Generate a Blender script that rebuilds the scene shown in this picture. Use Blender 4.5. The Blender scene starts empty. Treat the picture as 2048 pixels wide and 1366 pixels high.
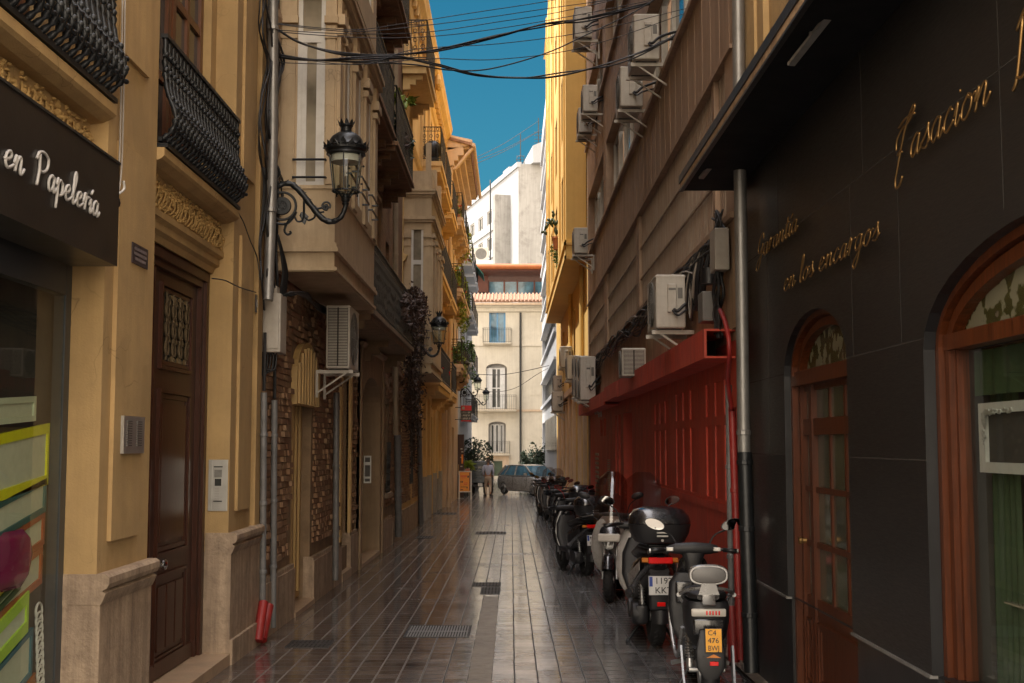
import bpy, bmesh, math, random
from mathutils import Vector, Matrix, Quaternion, noise
random.seed(7)
SC = bpy.context.scene
COL = SC.collection
PI = math.pi
R = math.radians
# ------------------------------------------------------------------ camera
F_PX, PITCH, YAW, EYE = 2473.0, math.atan(206/2473.0), math.atan(2/2473.0), 1.9
cam_d = bpy.data.cameras.new('camera'); cam = bpy.data.objects.new('camera', cam_d); COL.objects.link(cam)
cam.location = (0, 0, EYE); cam.rotation_euler = (PI/2 + PITCH, 0, -YAW)
cam_d.sensor_width = 36.0; cam_d.lens = F_PX/2048*36; cam_d.clip_start = 0.05; cam_d.clip_end = 3000
SC.camera = cam
CM = Matrix.Rotation(-YAW, 3, 'Z') @ Matrix.Rotation(PI/2 + PITCH, 3, 'X')
def P(u, v, X=None, Y=None, Z=None):
    """photo measurement -> point on a plane of the place"""
    d = CM @ Vector(((u-1024)/F_PX, (683-v)/F_PX, -1.0))
    if X is not None: t = X/d.x
    elif Y is not None: t = Y/d.y
    else: t = (Z-EYE)/d.z
    return Vector((d.x*t, d.y*t, EYE + d.z*t))
def gz(y): return -0.009*max(-12.0, min(60.0, y))
# ------------------------------------------------------------------ mesh builder
class Frame:
    def __init__(s, O, a, n): s.O = Vector(O); s.a = Vector(a); s.n = Vector(n)
    def pt(s, a, z, d): return s.O + s.a*a + s.n*d + Vector((0, 0, z))
    def ray(s, u, v, d=0.0):
        """(a, z) on the frame's plane pushed out by d"""
        o = s.O + s.n*d
        r = CM @ Vector(((u-1024)/F_PX, (683-v)/F_PX, -1.0))
        c = Vector((0, 0, EYE)); t = (o-c).dot(s.n)/r.dot(s.n); p = c + r*t
        return (p-s.O).dot(s.a), p.z
WL, WR = -2.6, 2.1
FL = Frame((WL, 0, 0), (0, 1, 0), (1, 0, 0))
FR = Frame((WR, 0, 0), (0, 1, 0), (-1, 0, 0))
def FY(y, x0=0.0): return Frame((x0, y, 0), (1, 0, 0), (0, -1, 0))
def catmull(pts, n=6, closed=False):
    pts = [Vector(p) for p in pts]
    if len(pts) < 3 and not closed: return pts
    out = []; N = len(pts)
    rng = range(N) if closed else range(N-1)
    for i in rng:
        if closed: p0, p1, p2, p3 = pts[(i-1) % N], pts[i], pts[(i+1) % N], pts[(i+2) % N]
        else: p0, p1, p2, p3 = pts[max(i-1, 0)], pts[i], pts[i+1], pts[min(i+2, N-1)]
        for k in range(n):
            t = k/n; t2 = t*t; t3 = t2*t
            out.append(0.5*((2*p1)+(p2-p0)*t+(2*p0-5*p1+4*p2-p3)*t2+(3*p1-p0-3*p2+p3)*t3))
    if not closed: out.append(pts[-1])
    return out
class MB:
    def __init__(s): s.v = []; s.f = []; s.m = []; s.T = None
    def add(s, vs, fs, m=0):
        n = len(s.v)
        if s.T is not None: vs = [s.T @ Vector(p) for p in vs]
        s.v.extend(tuple(p) for p in vs)
        for f in fs: s.f.append(tuple(n+i for i in f)); s.m.append(m)
    def quad(s, a, b, c, d, m=0): s.add([a, b, c, d], [(0, 1, 2, 3)], m)
    def poly(s, pts, m=0): s.add(pts, [tuple(range(len(pts)))], m)
    def hexa(s, p, m=0):  # 8 points: bottom 4, top 4
        s.add(p, [(0, 3, 2, 1), (4, 5, 6, 7), (0, 1, 5, 4), (1, 2, 6, 5), (2, 3, 7, 6), (3, 0, 4, 7)], m)
    def box(s, x0, x1, y0, y1, z0, z1, m=0):
        s.hexa([(x0, y0, z0), (x1, y0, z0), (x1, y1, z0), (x0, y1, z0), (x0, y0, z1), (x1, y0, z1), (x1, y1, z1), (x0, y1, z1)], m)
    def bbox(s, x0, x1, y0, y1, z0, z1, b=0.01, m=0):
        """box with chamfered edges"""
        bm = bmesh.new(); bmesh.ops.create_cube(bm, size=1.0)
        for q in bm.verts: q.co = Vector(((x0+x1)/2+q.co.x*(x1-x0), (y0+y1)/2+q.co.y*(y1-y0), (z0+z1)/2+q.co.z*(z1-z0)))
        b = min(b, 0.45*min(abs(x1-x0), abs(y1-y0), abs(z1-z0)))
        bmesh.ops.bevel(bm, geom=list(bm.edges), offset=b, segments=2, affect='EDGES', profile=0.5)
        s.from_bm(bm, m)
    def from_bm(s, bm, m=0):
        bm.verts.index_update()
        s.add([q.co.copy() for q in bm.verts], [tuple(q.index for q in f.verts) for f in bm.faces], m); bm.free()
    def fbox(s, F, a0, a1, z0, z1, d0, d1, m=0):
        s.hexa([F.pt(a0, z0, d0), F.pt(a1, z0, d0), F.pt(a1, z0, d1), F.pt(a0, z0, d1),
                F.pt(a0, z1, d0), F.pt(a1, z1, d0), F.pt(a1, z1, d1), F.pt(a0, z1, d1)], m)
    def fquad(s, F, a0, a1, z0, z1, d, m=0): s.quad(F.pt(a0, z0, d), F.pt(a1, z0, d), F.pt(a1, z1, d), F.pt(a0, z1, d), m)
    def profile(s, F, a0, a1, prof, m=0, miter0=0.0, miter1=0.0):
        """extrude a (d,z) outline along a; miter: extra length per unit d at each end"""
        n = len(prof)
        vs = [F.pt(a0-miter0*d, z, d) for d, z in prof]+[F.pt(a1+miter1*d, z, d) for d, z in prof]
        fs = [(i, (i+1) % n, n+(i+1) % n, n+i) for i in range(n)]+[tuple(range(n)), tuple(range(2*n-1, n-1, -1))]
        s.add(vs, fs, m)
    def tube(s, pts, r, seg=6, m=0, cap=True, flat=None):
        pts = [Vector(p) for p in pts]; n = len(pts)
        rs = r if isinstance(r, (list, tuple)) else [r]*n
        t0 = (pts[1]-pts[0]).normalized()
        up = Vector((0, 0, 1)) if abs(t0.z) < 0.9 else Vector((1, 0, 0))
        nrm = t0.cross(up).normalized(); vs = []; prev = t0
        for i in range(n):
            if i == 0: t = t0
            elif i == n-1: t = (pts[i]-pts[i-1])
            else: t = (pts[i+1]-pts[i-1])
            t = t.normalized() if t.length > 1e-9 else prev
            q = prev.rotation_difference(t); nrm = (q @ nrm).normalized(); prev = t
            b = t.cross(nrm)
            for k in range(seg):
                a = 2*PI*k/seg
                vs.append(pts[i]+(nrm*math.cos(a)+b*math.sin(a))*rs[i])
        fs = [(i*seg+k, i*seg+(k+1) % seg, (i+1)*seg+(k+1) % seg, (i+1)*seg+k) for i in range(n-1) for k in range(seg)]
        if cap: fs += [tuple(range(seg-1, -1, -1)), tuple((n-1)*seg+k for k in range(seg))]
        s.add(vs, fs, m)
    def bar(s, a, b, w, h=None, m=0):
        """square bar"""
        a, b = Vector(a), Vector(b); h = h or w; t = (b-a).normalized()
        up = Vector((0, 0, 1)) if abs(t.z) < 0.95 else Vector((0, 1, 0))
        x = t.cross(up).normalized()*w/2; y = x.cross(t).normalized()*h/2
        s.hexa([a-x-y, a+x-y, a+x+y, a-x+y, b-x-y, b+x-y, b+x+y, b-x+y], m)
    def lathe(s, prof, c=(0, 0, 0), seg=16, m=0, ax='Z', a0=0, a1=2*PI):
        """prof: (radius, height)"""
        c = Vector(c); full = abs(a1-a0-2*PI) < 1e-6; n = seg if full else seg+1; vs = []
        for r, h in prof:
            for k in range(n):
                a = a0+(a1-a0)*k/seg
                x, y = r*math.cos(a), r*math.sin(a)
                vs.append(c+(Vector((x, y, h)) if ax == 'Z' else Vector((h, x, y)) if ax == 'X' else Vector((x, h, y))))
        fs = []
        for i in range(len(prof)-1):
            for k in range(seg):
                k2 = (k+1) % n
                fs.append((i*n+k, i*n+k2, (i+1)*n+k2, (i+1)*n+k))
        if full:
            if prof[0][0] > 1e-5: fs.append(tuple(range(n-1, -1, -1)))
            if prof[-1][0] > 1e-5: fs.append(tuple((len(prof)-1)*n+k for k in range(n)))
        s.add(vs, fs, m)
    def torus(s, c, R0, r, ax='Y', seg=28, rs=8, m=0, a0=0, a1=2*PI, flat=1.0):
        c = Vector(c); full = abs(a1-a0-2*PI) < 1e-6; n = seg if full else seg+1; vs = []
        for i in range(n):
            a = a0+(a1-a0)*i/seg
            for k in range(rs):
                b = 2*PI*k/rs; q = R0+r*math.cos(b); h = r*math.sin(b)*flat
                x, y = q*math.cos(a), q*math.sin(a)
                vs.append(c+(Vector((x, h, y)) if ax == 'Y' else Vector((x, y, h)) if ax == 'Z' else Vector((h, x, y))))
        fs = [(i*rs+k, i*rs+(k+1) % rs, ((i+1) % n)*rs+(k+1) % rs, ((i+1) % n)*rs+k) for i in range(seg) for k in range(rs)]
        s.add(vs, fs, m)
    def loft(s, secs, seg=16, m=0, ax='X', cap=True):
        """secs: (pos, cy, cz, hw, hh, power) superellipse sections along local X"""
        vs = []
        for q in secs:
            x, cy, cz, hw, hh = q[:5]; p = q[5] if len(q) > 5 else 2.6
            for k in range(seg):
                a = 2*PI*k/seg; ca, sa = math.cos(a), math.sin(a)
                y = cy+hw*math.copysign(abs(ca)**(2/p), ca); z = cz+hh*math.copysign(abs(sa)**(2/p), sa)
                vs.append((x, y, z) if ax == 'X' else (y, x, z) if ax == 'Y' else (y, z, x))
        n = len(secs)
        fs = [(i*seg+k, i*seg+(k+1) % seg, (i+1)*seg+(k+1) % seg, (i+1)*seg+k) for i in range(n-1) for k in range(seg)]
        if cap: fs += [tuple(range(seg-1, -1, -1)), tuple((n-1)*seg+k for k in range(seg))]
        s.add(vs, fs, m)
    def prism(s, pts, d0, d1, ax='Y', m=0):
        """outline in the plane across ax, extruded d0..d1"""
        def q(p, d): return (p[0], d, p[1]) if ax == 'Y' else (d, p[0], p[1]) if ax == 'X' else (p[0], p[1], d)
        n = len(pts)
        vs = [q(p, d0) for p in pts]+[q(p, d1) for p in pts]
        s.add(vs, [(i, (i+1) % n, n+(i+1) % n, n+i) for i in range(n)]+[tuple(range(n-1, -1, -1)), tuple(range(n, 2*n))], m)
    def leaf(s, c, size, m=0, d=None):
        c = Vector(c); q = Quaternion((random.gauss(0, 1), random.gauss(0, 1), random.gauss(0, 1), random.gauss(0, 1))).normalized()
        a = q @ Vector((size, 0, 0)); b = q @ Vector((0, size*.42, 0)); n = q @ Vector((0, 0, size*.15))
        s.add([c-a, c-b+n, c+a, c+b+n], [(0, 1, 2, 3)], m)
    def wall(s, F, a0, a1, z0, z1, ops=(), d=0.2, m=0, mr=None):
        """wall face at depth 0 with openings (a0,a1,z0,z1,rise,depth) and their reveals"""
        mr = m if mr is None else mr
        A = sorted({a0, a1, *[o[0] for o in ops], *[o[1] for o in ops]}); Z = sorted({z0, z1, *[o[2] for o in ops], *[o[3] for o in ops]})
        A = [x for x in A if a0-1e-9 <= x <= a1+1e-9]; Z = [x for x in Z if z0-1e-9 <= x <= z1+1e-9]
        for i in range(len(A)-1):
            for j in range(len(Z)-1):
                ca, cz = (A[i]+A[i+1])/2, (Z[j]+Z[j+1])/2
                if any(o[0] < ca < o[1] and o[2] < cz < o[3] for o in ops): continue
                s.fquad(F, A[i], A[i+1], Z[j], Z[j+1], 0, m)
        for o in ops:
            b0, b1, y0, y1 = o[:4]; rise = o[4] if len(o) > 4 else 0; dd = -(o[5] if len(o) > 5 else d); zs = y1-rise
            s.quad(F.pt(b0, y0, 0), F.pt(b0, y0, dd), F.pt(b0, zs, dd), F.pt(b0, zs, 0), mr)
            s.quad(F.pt(b1, y0, 0), F.pt(b1, y0, dd), F.pt(b1, zs, dd), F.pt(b1, zs, 0), mr)
            if y0 > z0+1e-6: s.quad(F.pt(b0, y0, 0), F.pt(b1, y0, 0), F.pt(b1, y0, dd), F.pt(b0, y0, dd), mr)
            if rise <= 0: s.quad(F.pt(b0, y1, 0), F.pt(b1, y1, 0), F.pt(b1, y1, dd), F.pt(b0, y1, dd), mr)
            else:
                N = 16; c = (b0+b1)/2; hw = (b1-b0)/2
                arc = [(c-hw*math.cos(PI*k/N), zs+rise*math.sin(PI*k/N)) for k in range(N+1)]
                for k in range(N):
                    (p, q), (p2, q2) = arc[k], arc[k+1]
                    s.quad(F.pt(p, q, 0), F.pt(p2, q2, 0), F.pt(p2, y1, 0), F.pt(p, y1, 0), m)
                    s.quad(F.pt(p, q, 0), F.pt(p2, q2, 0), F.pt(p2, q2, dd), F.pt(p, q, dd), mr)
    def archpane(s, F, a0, a1, z0, z1, rise, d, m=0):
        N = 16; c = (a0+a1)/2; hw = (a1-a0)/2
        s.poly([F.pt(a0, z0, d), F.pt(a1, z0, d)]+[F.pt(c+hw*math.cos(PI*k/N), z1-rise+rise*math.sin(PI*k/N), d) for k in range(N+1)], m)
    def build(s, name, mats, parent=None, smooth=False, recalc=True, auto=None):
        me = bpy.data.meshes.new(name)
        off = wloc(parent) if parent is not None else Vector((0, 0, 0))
        me.from_pydata([tuple(Vector(p)-off) for p in s.v], [], s.f)
        if not isinstance(mats, (list, tuple)): mats = [mats]
        for q in mats: me.materials.append(q)
        me.polygons.foreach_set('material_index', s.m)
        if recalc:
            bm = bmesh.new(); bm.from_mesh(me); bmesh.ops.recalc_face_normals(bm, faces=bm.faces)
            seen = set(); eye = Vector((0, 0, EYE)) if off.length > 1e-6 or parent is None else Vector((0, -50, 5))
            for f0 in bm.faces:   # open sheets face the street
                if f0 in seen: continue
                isl = [f0]; seen.add(f0); closed = True
                for f in isl:
                    for e in f.edges:
                        if len(e.link_faces) != 2: closed = False
                        for g in e.link_faces:
                            if g not in seen: seen.add(g); isl.append(g)
                if not closed:
                    if len(isl) == 1:
                        if (eye-off-f0.calc_center_median()).dot(f0.normal) < 0: f0.normal_flip()
                    elif sum((eye-off-f.calc_center_median()).normalized().dot(f.normal)*f.calc_area() for f in isl) < 0:
                        for f in isl: f.normal_flip()
            bm.to_mesh(me); bm.free()
        if smooth:
            me.polygons.foreach_set('use_smooth', [True]*len(me.polygons))
            if auto is not None:
                try: me.set_sharp_from_angle(angle=R(auto))
                except Exception: pass
        me.update()
        o = bpy.data.objects.new(name, me); COL.objects.link(o)
        if parent is not None: o.parent = parent
        return o
def wloc(o):
    v = Vector((0, 0, 0))
    while o is not None: v += o.location; o = o.parent
    return v
def tag(o, label=None, cat=None, group=None, kind=None):
    if label: o['label'] = label
    if cat: o['category'] = cat
    if group: o['group'] = group
    if kind: o['kind'] = kind
    return o
def thing(name, label, cat, loc=(0, 0, 0), group=None):
    o = bpy.data.objects.new(name, None); COL.objects.link(o); o.location = loc; o.empty_display_size = .2
    return tag(o, label, cat, group)
def struct(name, mb, mats, **k):
    return tag(mb.build(name, mats, **k), name.replace('_', ' '), None, None, 'structure')
KIDS = {}
def copy_tree(o, parent=None):
    kids = [c for c in bpy.data.objects if c.parent is o]
    c = o.copy(); COL.objects.link(c); c.parent = parent
    for k in kids: copy_tree(k, c)
    return c
def place(src, loc, rz, label, scale=1.0, group=None):
    o = copy_tree(src); o.location = loc; o.rotation_euler = (0, 0, rz); o.scale = (scale,)*3; o['label'] = label
    if group: o['group'] = group
    return o
# ------------------------------------------------------------------ materials
def srgb(r, g, b):
    f = lambda c: ((c/255)/12.92 if c/255 <= .04045 else (((c/255)+.055)/1.055)**2.4)
    return (f(r), f(g), f(b), 1)
def newmat(name):
    m = bpy.data.materials.new(name); m.use_nodes = True
    nt = m.node_tree; b = nt.nodes['Principled BSDF']; return m, nt, b
def N(nt, t, **k):
    n = nt.nodes.new(t)
    for a, v in k.items(): setattr(n, a, v)
    return n
def texco(nt, scale=(1, 1, 1)):
    tc = N(nt, 'ShaderNodeNewGeometry'); mp = N(nt, 'ShaderNodeMapping'); mp.inputs['Scale'].default_value = scale
    nt.links.new(tc.outputs['Position'], mp.inputs['Vector']); return mp.outputs['Vector']
def objco(nt, scale=(1, 1, 1)):
    tc = N(nt, 'ShaderNodeTexCoord'); mp = N(nt, 'ShaderNodeMapping'); mp.inputs['Scale'].default_value = scale
    nt.links.new(tc.outputs['Object'], mp.inputs['Vector']); return mp.outputs['Vector']
def noise_n(nt, vec, scale, detail=4, rough=.6):
    n = N(nt, 'ShaderNodeTexNoise'); n.inputs['Scale'].default_value = scale; n.inputs['Detail'].default_value = detail; n.inputs['Roughness'].default_value = rough
    nt.links.new(vec, n.inputs['Vector']); return n.outputs['Fac']
def ramp(nt, fac, stops):
    r = N(nt, 'ShaderNodeValToRGB'); e = r.color_ramp.elements
    while len(e) < len(stops): e.new(.5)
    for k, (p, c) in enumerate(stops): e[k].position = p; e[k].color = c if len(c) == 4 else (*c, 1)
    nt.links.new(fac, r.inputs['Fac']); return r.outputs['Color']
def mix(nt, fac, a, b, mode='MIX'):
    n = N(nt, 'ShaderNodeMix', data_type='RGBA', blend_type=mode)
    if isinstance(fac, (int, float)): n.inputs[0].default_value = fac
    else: nt.links.new(fac, n.inputs[0])
    for v, i in ((a, 6), (b, 7)):
        if isinstance(v, (tuple, list)): n.inputs[i].default_value = v if len(v) == 4 else (*v, 1)
        else: nt.links.new(v, n.inputs[i])
    return n.outputs[2]
def math_n(nt, op, a, b=None, c=None):
    n = N(nt, 'ShaderNodeMath', operation=op)
    for i, v in enumerate((a, b, c)):
        if v is None: continue
        if isinstance(v, (int, float)): n.inputs[i].default_value = v
        else: nt.links.new(v, n.inputs[i])
    return n.outputs[0]
def bump(nt, b, h, strength=.3, dist=.01, prev=None):
    n = N(nt, 'ShaderNodeBump'); n.inputs['Strength'].default_value = strength; n.inputs['Distance'].default_value = dist
    nt.links.new(h, n.inputs['Height'])
    if prev is not None: nt.links.new(prev, n.inputs['Normal'])
    nt.links.new(n.outputs['Normal'], b.inputs['Normal']); return n.outputs['Normal']
def sc(c, k): return (min(1, c[0]*k), min(1, c[1]*k), min(1, c[2]*k), 1)
def mat(name, col, rough=.6, metal=0.0, var=.25, vs=2.0, grain=60, bmp=.15, streak=0.0, spec=.5, coat=0.0, local=False, dirt=None, dirtamt=.5, crack=0.0):
    """general worn surface: large blotches, fine grain, optional vertical run marks"""
    m, nt, b = newmat(name)
    co = objco if local else texco
    v = co(nt); c0 = (*col[:3], 1)
    f = noise_n(nt, v, vs, 5, .65)
    c = ramp(nt, f, [(.3, sc(c0, 1-var)), (.52, c0), (.75, sc(c0, 1+var*.7))])
    if streak > 0:
        v2 = co(nt, (7, 7, .35)); f2 = noise_n(nt, v2, 1.0, 5, .7)
        k = ramp(nt, f2, [(.42, (0, 0, 0)), (.68, (1, 1, 1))])
        c = mix(nt, math_n(nt, 'MULTIPLY', k, streak), c, dirt or sc(c0, .35))
    if dirt is not None:
        f3 = noise_n(nt, v, vs*2.3, 6, .7); k = ramp(nt, f3, [(.5, (0, 0, 0)), (.72, (1, 1, 1))])
        c = mix(nt, math_n(nt, 'MULTIPLY', k, dirtamt), c, dirt)
    if crack:
        wv = N(nt, 'ShaderNodeVectorMath', operation='ADD'); nz = N(nt, 'ShaderNodeTexNoise'); nz.inputs['Scale'].default_value = 3; nt.links.new(v, nz.inputs['Vector'])
        nt.links.new(v, wv.inputs[0]); nt.links.new(nz.outputs['Color'], wv.inputs[1]); vo = N(nt, 'ShaderNodeTexVoronoi', feature='DISTANCE_TO_EDGE'); vo.inputs['Scale'].default_value = .9; nt.links.new(wv.outputs[0], vo.inputs['Vector'])
        ln = ramp(nt, vo.outputs['Distance'], [(0, (1, 1, 1)), (.006, (0, 0, 0))]); rg = ramp(nt, noise_n(nt, v, .9, 2), [(.5, (0, 0, 0)), (.58, (1, 1, 1))])
        pt = ramp(nt, noise_n(nt, v, 1.7, 1, .3), [(.60, (0, 0, 0)), (.615, (1, 1, 1))]); c = mix(nt, math_n(nt, 'MULTIPLY', pt, crack*.5), c, sc(c0, .72))
        c = mix(nt, math_n(nt, 'MULTIPLY', math_n(nt, 'MULTIPLY', ln, rg), crack), c, sc(c0, .4))
    nt.links.new(c, b.inputs['Base Color'])
    b.inputs['Metallic'].default_value = metal; b.inputs['Specular IOR Level'].default_value = spec
    rr = noise_n(nt, v, vs*1.7, 3); r2 = N(nt, 'ShaderNodeMapRange'); r2.inputs['To Min'].default_value = max(.02, rough*.8); r2.inputs['To Max'].default_value = min(1, rough*1.2)
    nt.links.new(rr, r2.inputs['Value']); nt.links.new(r2.outputs['Result'], b.inputs['Roughness'])
    if coat: b.inputs['Coat Weight'].default_value = coat; b.inputs['Coat Roughness'].default_value = .08
    if bmp: bump(nt, b, noise_n(nt, v, grain, 3), bmp, .01)
    return m
M = {}
M['ochre'] = mat('ochre_plaster', (.45, .30, .13), .85, var=.2, vs=1.6, grain=90, bmp=.3, streak=.38, dirt=(.30, .19, .09, 1), dirtamt=.2, crack=.7)
M['stone'] = mat('travertine_plinth', (.43, .32, .22), .6, var=.35, vs=5, grain=40, bmp=.6, streak=.75, dirt=(.16, .11, .075, 1), dirtamt=.5)
M['threshold'] = mat('worn_threshold_stone', (.40, .28, .18), .4, var=.25, vs=4, grain=40, bmp=.3)
M['relief'] = mat('moulded_frieze_plaster', (.42, .27, .10), .8, var=.3, vs=6, grain=70, bmp=.5)
M['cream'] = mat('cream_bay_plaster', (.50, .38, .24), .8, var=.12, vs=1.3, grain=80, bmp=.2, streak=.3, dirt=(.24, .17, .1, 1), dirtamt=.3, crack=.6)
M['yellow'] = mat('yellow_plaster', (.68, .48, .22), .8, var=.15, vs=1.2, grain=70, bmp=.2, streak=.25, dirt=(.40, .22, .06, 1), dirtamt=.25)
M['saffron'] = mat('saffron_render', (.62, .40, .12), .8, var=.10, vs=1.0, grain=60, bmp=.2, streak=.2, dirt=(.42, .23, .06, 1), dirtamt=.15)
M['peach'] = mat('peach_plaster', (.58, .43, .29), .8, var=.15, vs=1.2, grain=70, bmp=.2, streak=.25)
M['ivory'] = mat('ivory_render', (.58, .52, .41), .8, var=.1, vs=.8, grain=50, bmp=.2, streak=.25, dirt=(.36, .30, .22, 1), dirtamt=.3)
M['white'] = mat('white_render', (.43, .44, .46), .8, var=.08, vs=.5, grain=30, bmp=.15, streak=.2, dirt=(.42, .41, .39, 1), dirtamt=.3)
M['greywall'] = mat('weathered_grey_render', (.36, .345, .32), .85, var=.25, vs=.5, grain=20, bmp=.3, streak=.5, dirt=(.22, .2, .18, 1), dirtamt=.6)
M['brown'] = mat('brown_cladding', (.34, .225, .145), .62, var=.18, vs=1.5, grain=60, bmp=.2, streak=.5, dirt=(.13, .08, .05, 1), dirtamt=.35)
M['ribbed'] = mat('grey_brown_sheet', (.31, .235, .17), .5, var=.2, vs=1.6, grain=60, bmp=.15, streak=.7, dirt=(.15, .065, .03, 1), dirtamt=.4)
M['tanwall'] = mat('tan_render_strip', (.42, .29, .18), .8, var=.25, vs=2, grain=60, bmp=.3, streak=.5, dirt=(.14, .09, .06, 1), dirtamt=.4)
M['red'] = mat('red_painted_wall', (.54, .058, .026), .6, var=.2, vs=1.5, grain=70, bmp=.25, streak=.35, dirt=(.13, .025, .02, 1), dirtamt=.3)
M['redpipe'] = mat('red_plastic_conduit', (.25, .016, .013), .5, var=.25, vs=5, grain=30, bmp=.1, dirt=(.3, .1, .08, 1), dirtamt=.3)
M['iron'] = mat('black_cast_iron', (.018, .02, .022), .38, metal=.35, var=.4, vs=9, grain=120, bmp=.15)
M['irondark'] = mat('dark_railing_iron', (.03, .028, .026), .5, metal=.3, var=.4, vs=9, grain=120, bmp=.15)
M['galv'] = mat('galvanised_pipe', (.27, .265, .255), .45, metal=.6, var=.2, vs=5, grain=60, bmp=.1, streak=.4, dirt=(.16, .15, .14, 1), dirtamt=.3)
M['greypipe'] = mat('grey_painted_pipe', (.17, .17, .17), .5, metal=.2, var=.25, vs=6, grain=60, bmp=.15, dirt=(.3, .28, .25, 1), dirtamt=.35)
M['creampipe'] = mat('cream_drain_pipe', (.42, .33, .22), .6, var=.2, vs=3, grain=60, bmp=.1, streak=.4)
M['upvc'] = mat('white_window_frame', (.60, .58, .54), .4, var=.12, vs=3, grain=40, bmp=.05, dirt=(.3, .26, .2, 1), dirtamt=.25)
M['acwhite'] = mat('aircon_casing', (.44, .41, .36), .45, var=.12, vs=5, grain=80, bmp=.06, streak=.3, local=True, dirt=(.22, .17, .12, 1), dirtamt=.3)
M['acgrey'] = mat('aircon_grille', (.12, .115, .105), .5, var=.2, vs=5, grain=80, bmp=.05, local=True)
M['steel'] = mat('brushed_steel', (.5, .49, .46), .35, metal=.8, var=.1, vs=8, grain=90, bmp=.08)
M['bronze'] = mat('dull_bronze', (.16, .12, .07), .5, metal=.6, var=.3, vs=9, grain=90, bmp=.15)
M['brass'] = mat('brass_lettering', (.38, .23, .09), .38, metal=.9, var=.25, vs=9, grain=60, bmp=.05)
M['black'] = mat('black_plastic', (.008, .008, .009), .45, var=.3, vs=6, grain=80, bmp=.08, local=True)
M['cable'] = mat('cable_sheath', (.012, .012, .013), .55, var=.3, vs=6, grain=80, bmp=.05)
M['cablegrey'] = mat('grey_cable_sheath', (.30, .27, .23), .6, var=.2, vs=6, grain=80, bmp=.05)
M['signblack'] = mat('black_sign_board', (.014, .012, .011), .35, var=.25, vs=2, grain=40, bmp=.05)
M['canopy'] = mat('black_canopy_board', (.006, .006, .007), .7, var=.3, vs=2, grain=60, bmp=.1, spec=.12)
M['flats'] = mat('bright_flats_render', (.31, .32, .335), .8, var=.08, vs=.5, grain=30, bmp=.15, streak=.25, dirt=(.2, .2, .19, 1), dirtamt=.3)
M['flatsgrey'] = mat('stained_flats_end_render', (.27, .262, .245), .85, var=.2, vs=.4, grain=20, bmp=.3, streak=.4, dirt=(.13, .12, .11, 1), dirtamt=.7)
M['rust'] = mat('rust_steel_canopy', (.33, .095, .02), .6, var=.3, vs=1.5, grain=30, bmp=.2, streak=.5, dirt=(.2, .06, .02, 1), dirtamt=.4)
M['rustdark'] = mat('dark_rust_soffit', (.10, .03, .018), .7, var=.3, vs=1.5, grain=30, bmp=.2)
M['tile'] = mat('terracotta_roof_tile', (.26, .135, .08), .85, var=.5, vs=6, grain=30, bmp=.3, dirt=(.30, .24, .18, 1), dirtamt=.6)
M['leaf'] = mat('green_leaf', (.08, .145, .03), .5, var=.5, vs=6, grain=20, bmp=0)
M['leafy'] = mat('yellow_green_leaf', (.22, .30, .04), .5, var=.5, vs=6, grain=20, bmp=0)
M['leafdark'] = mat('dark_green_leaf', (.022, .045, .018), .5, var=.5, vs=6, grain=20, bmp=0)
M['leafpurple'] = mat('dry_purple_leaf', (.055, .030, .020), .6, var=.5, vs=6, grain=20, bmp=0)
M['stem'] = mat('woody_stem', (.07, .04, .025), .8, var=.4, vs=9, grain=40, bmp=.2)
M['flower'] = mat('pink_flower', (.6, .03, .2), .5, var=.2, vs=9, grain=20, bmp=0)
M['orangeflower'] = mat('orange_flower', (.7, .14, .02), .5, var=.2, vs=9, grain=20, bmp=0)
M['terracotta'] = mat('terracotta_pot', (.35, .13, .06), .8, var=.3, vs=9, grain=40, bmp=.1)
M['letterwhite'] = mat('white_lettering', (.42, .40, .37), .5, var=.05, vs=3, grain=30, bmp=0)
M['rubber'] = mat('tyre_rubber', (.010, .010, .011), .75, var=.3, vs=9, grain=60, bmp=.15, local=True)
M['vinyl'] = mat('seat_vinyl', (.015, .014, .015), .42, var=.3, vs=9, grain=160, bmp=.25, local=True)
M['alu'] = mat('cast_aluminium', (.40, .40, .40), .35, metal=.85, var=.25, vs=12, grain=60, bmp=.1, local=True)
M['curtain'] = mat('green_curtain', (.018, .034, .009), .8, var=.25, vs=5, grain=150, bmp=.2)
M['yellowmetal'] = mat('yellow_painted_shutter', (.50, .33, .13), .6, var=.15, vs=2, grain=60, bmp=.15, streak=.45, dirt=(.25, .16, .07, 1), dirtamt=.2)
M['interior'] = mat('dim_interior', (.03, .025, .02), .9, var=.3, vs=2, grain=20, bmp=0)
def wood(name, c, rough=.35, scale=(14, 14, .8), coat=.35):
    m, nt, b = newmat(name)
    v = texco(nt, scale); f = noise_n(nt, v, 3.0, 6, .65)
    c1 = ramp(nt, f, [(.3, sc((*c, 1), .45)), (.5, (*c, 1)), (.7, sc((*c, 1), 1.5))])
    v2 = texco(nt); f2 = noise_n(nt, v2, 2.5, 4); c2 = mix(nt, math_n(nt, 'MULTIPLY', f2, .5), c1, sc((*c, 1), .4))
    nt.links.new(c2, b.inputs['Base Color']); b.inputs['Roughness'].default_value = rough
    b.inputs['Coat Weight'].default_value = coat; b.inputs['Coat Roughness'].default_value = .3
    b.inputs['Specular IOR Level'].default_value = .3; bump(nt, b, f, .15, .01); return m
M['wooddoor'] = wood('dark_varnished_wood', (.052, .014, .005), .4, coat=.15)
M['woodred'] = wood('amber_varnished_wood', (.080, .020, .005), .42, coat=.08)
M['woodbrown'] = wood('brown_window_wood', (.13, .045, .016), .45)
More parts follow.
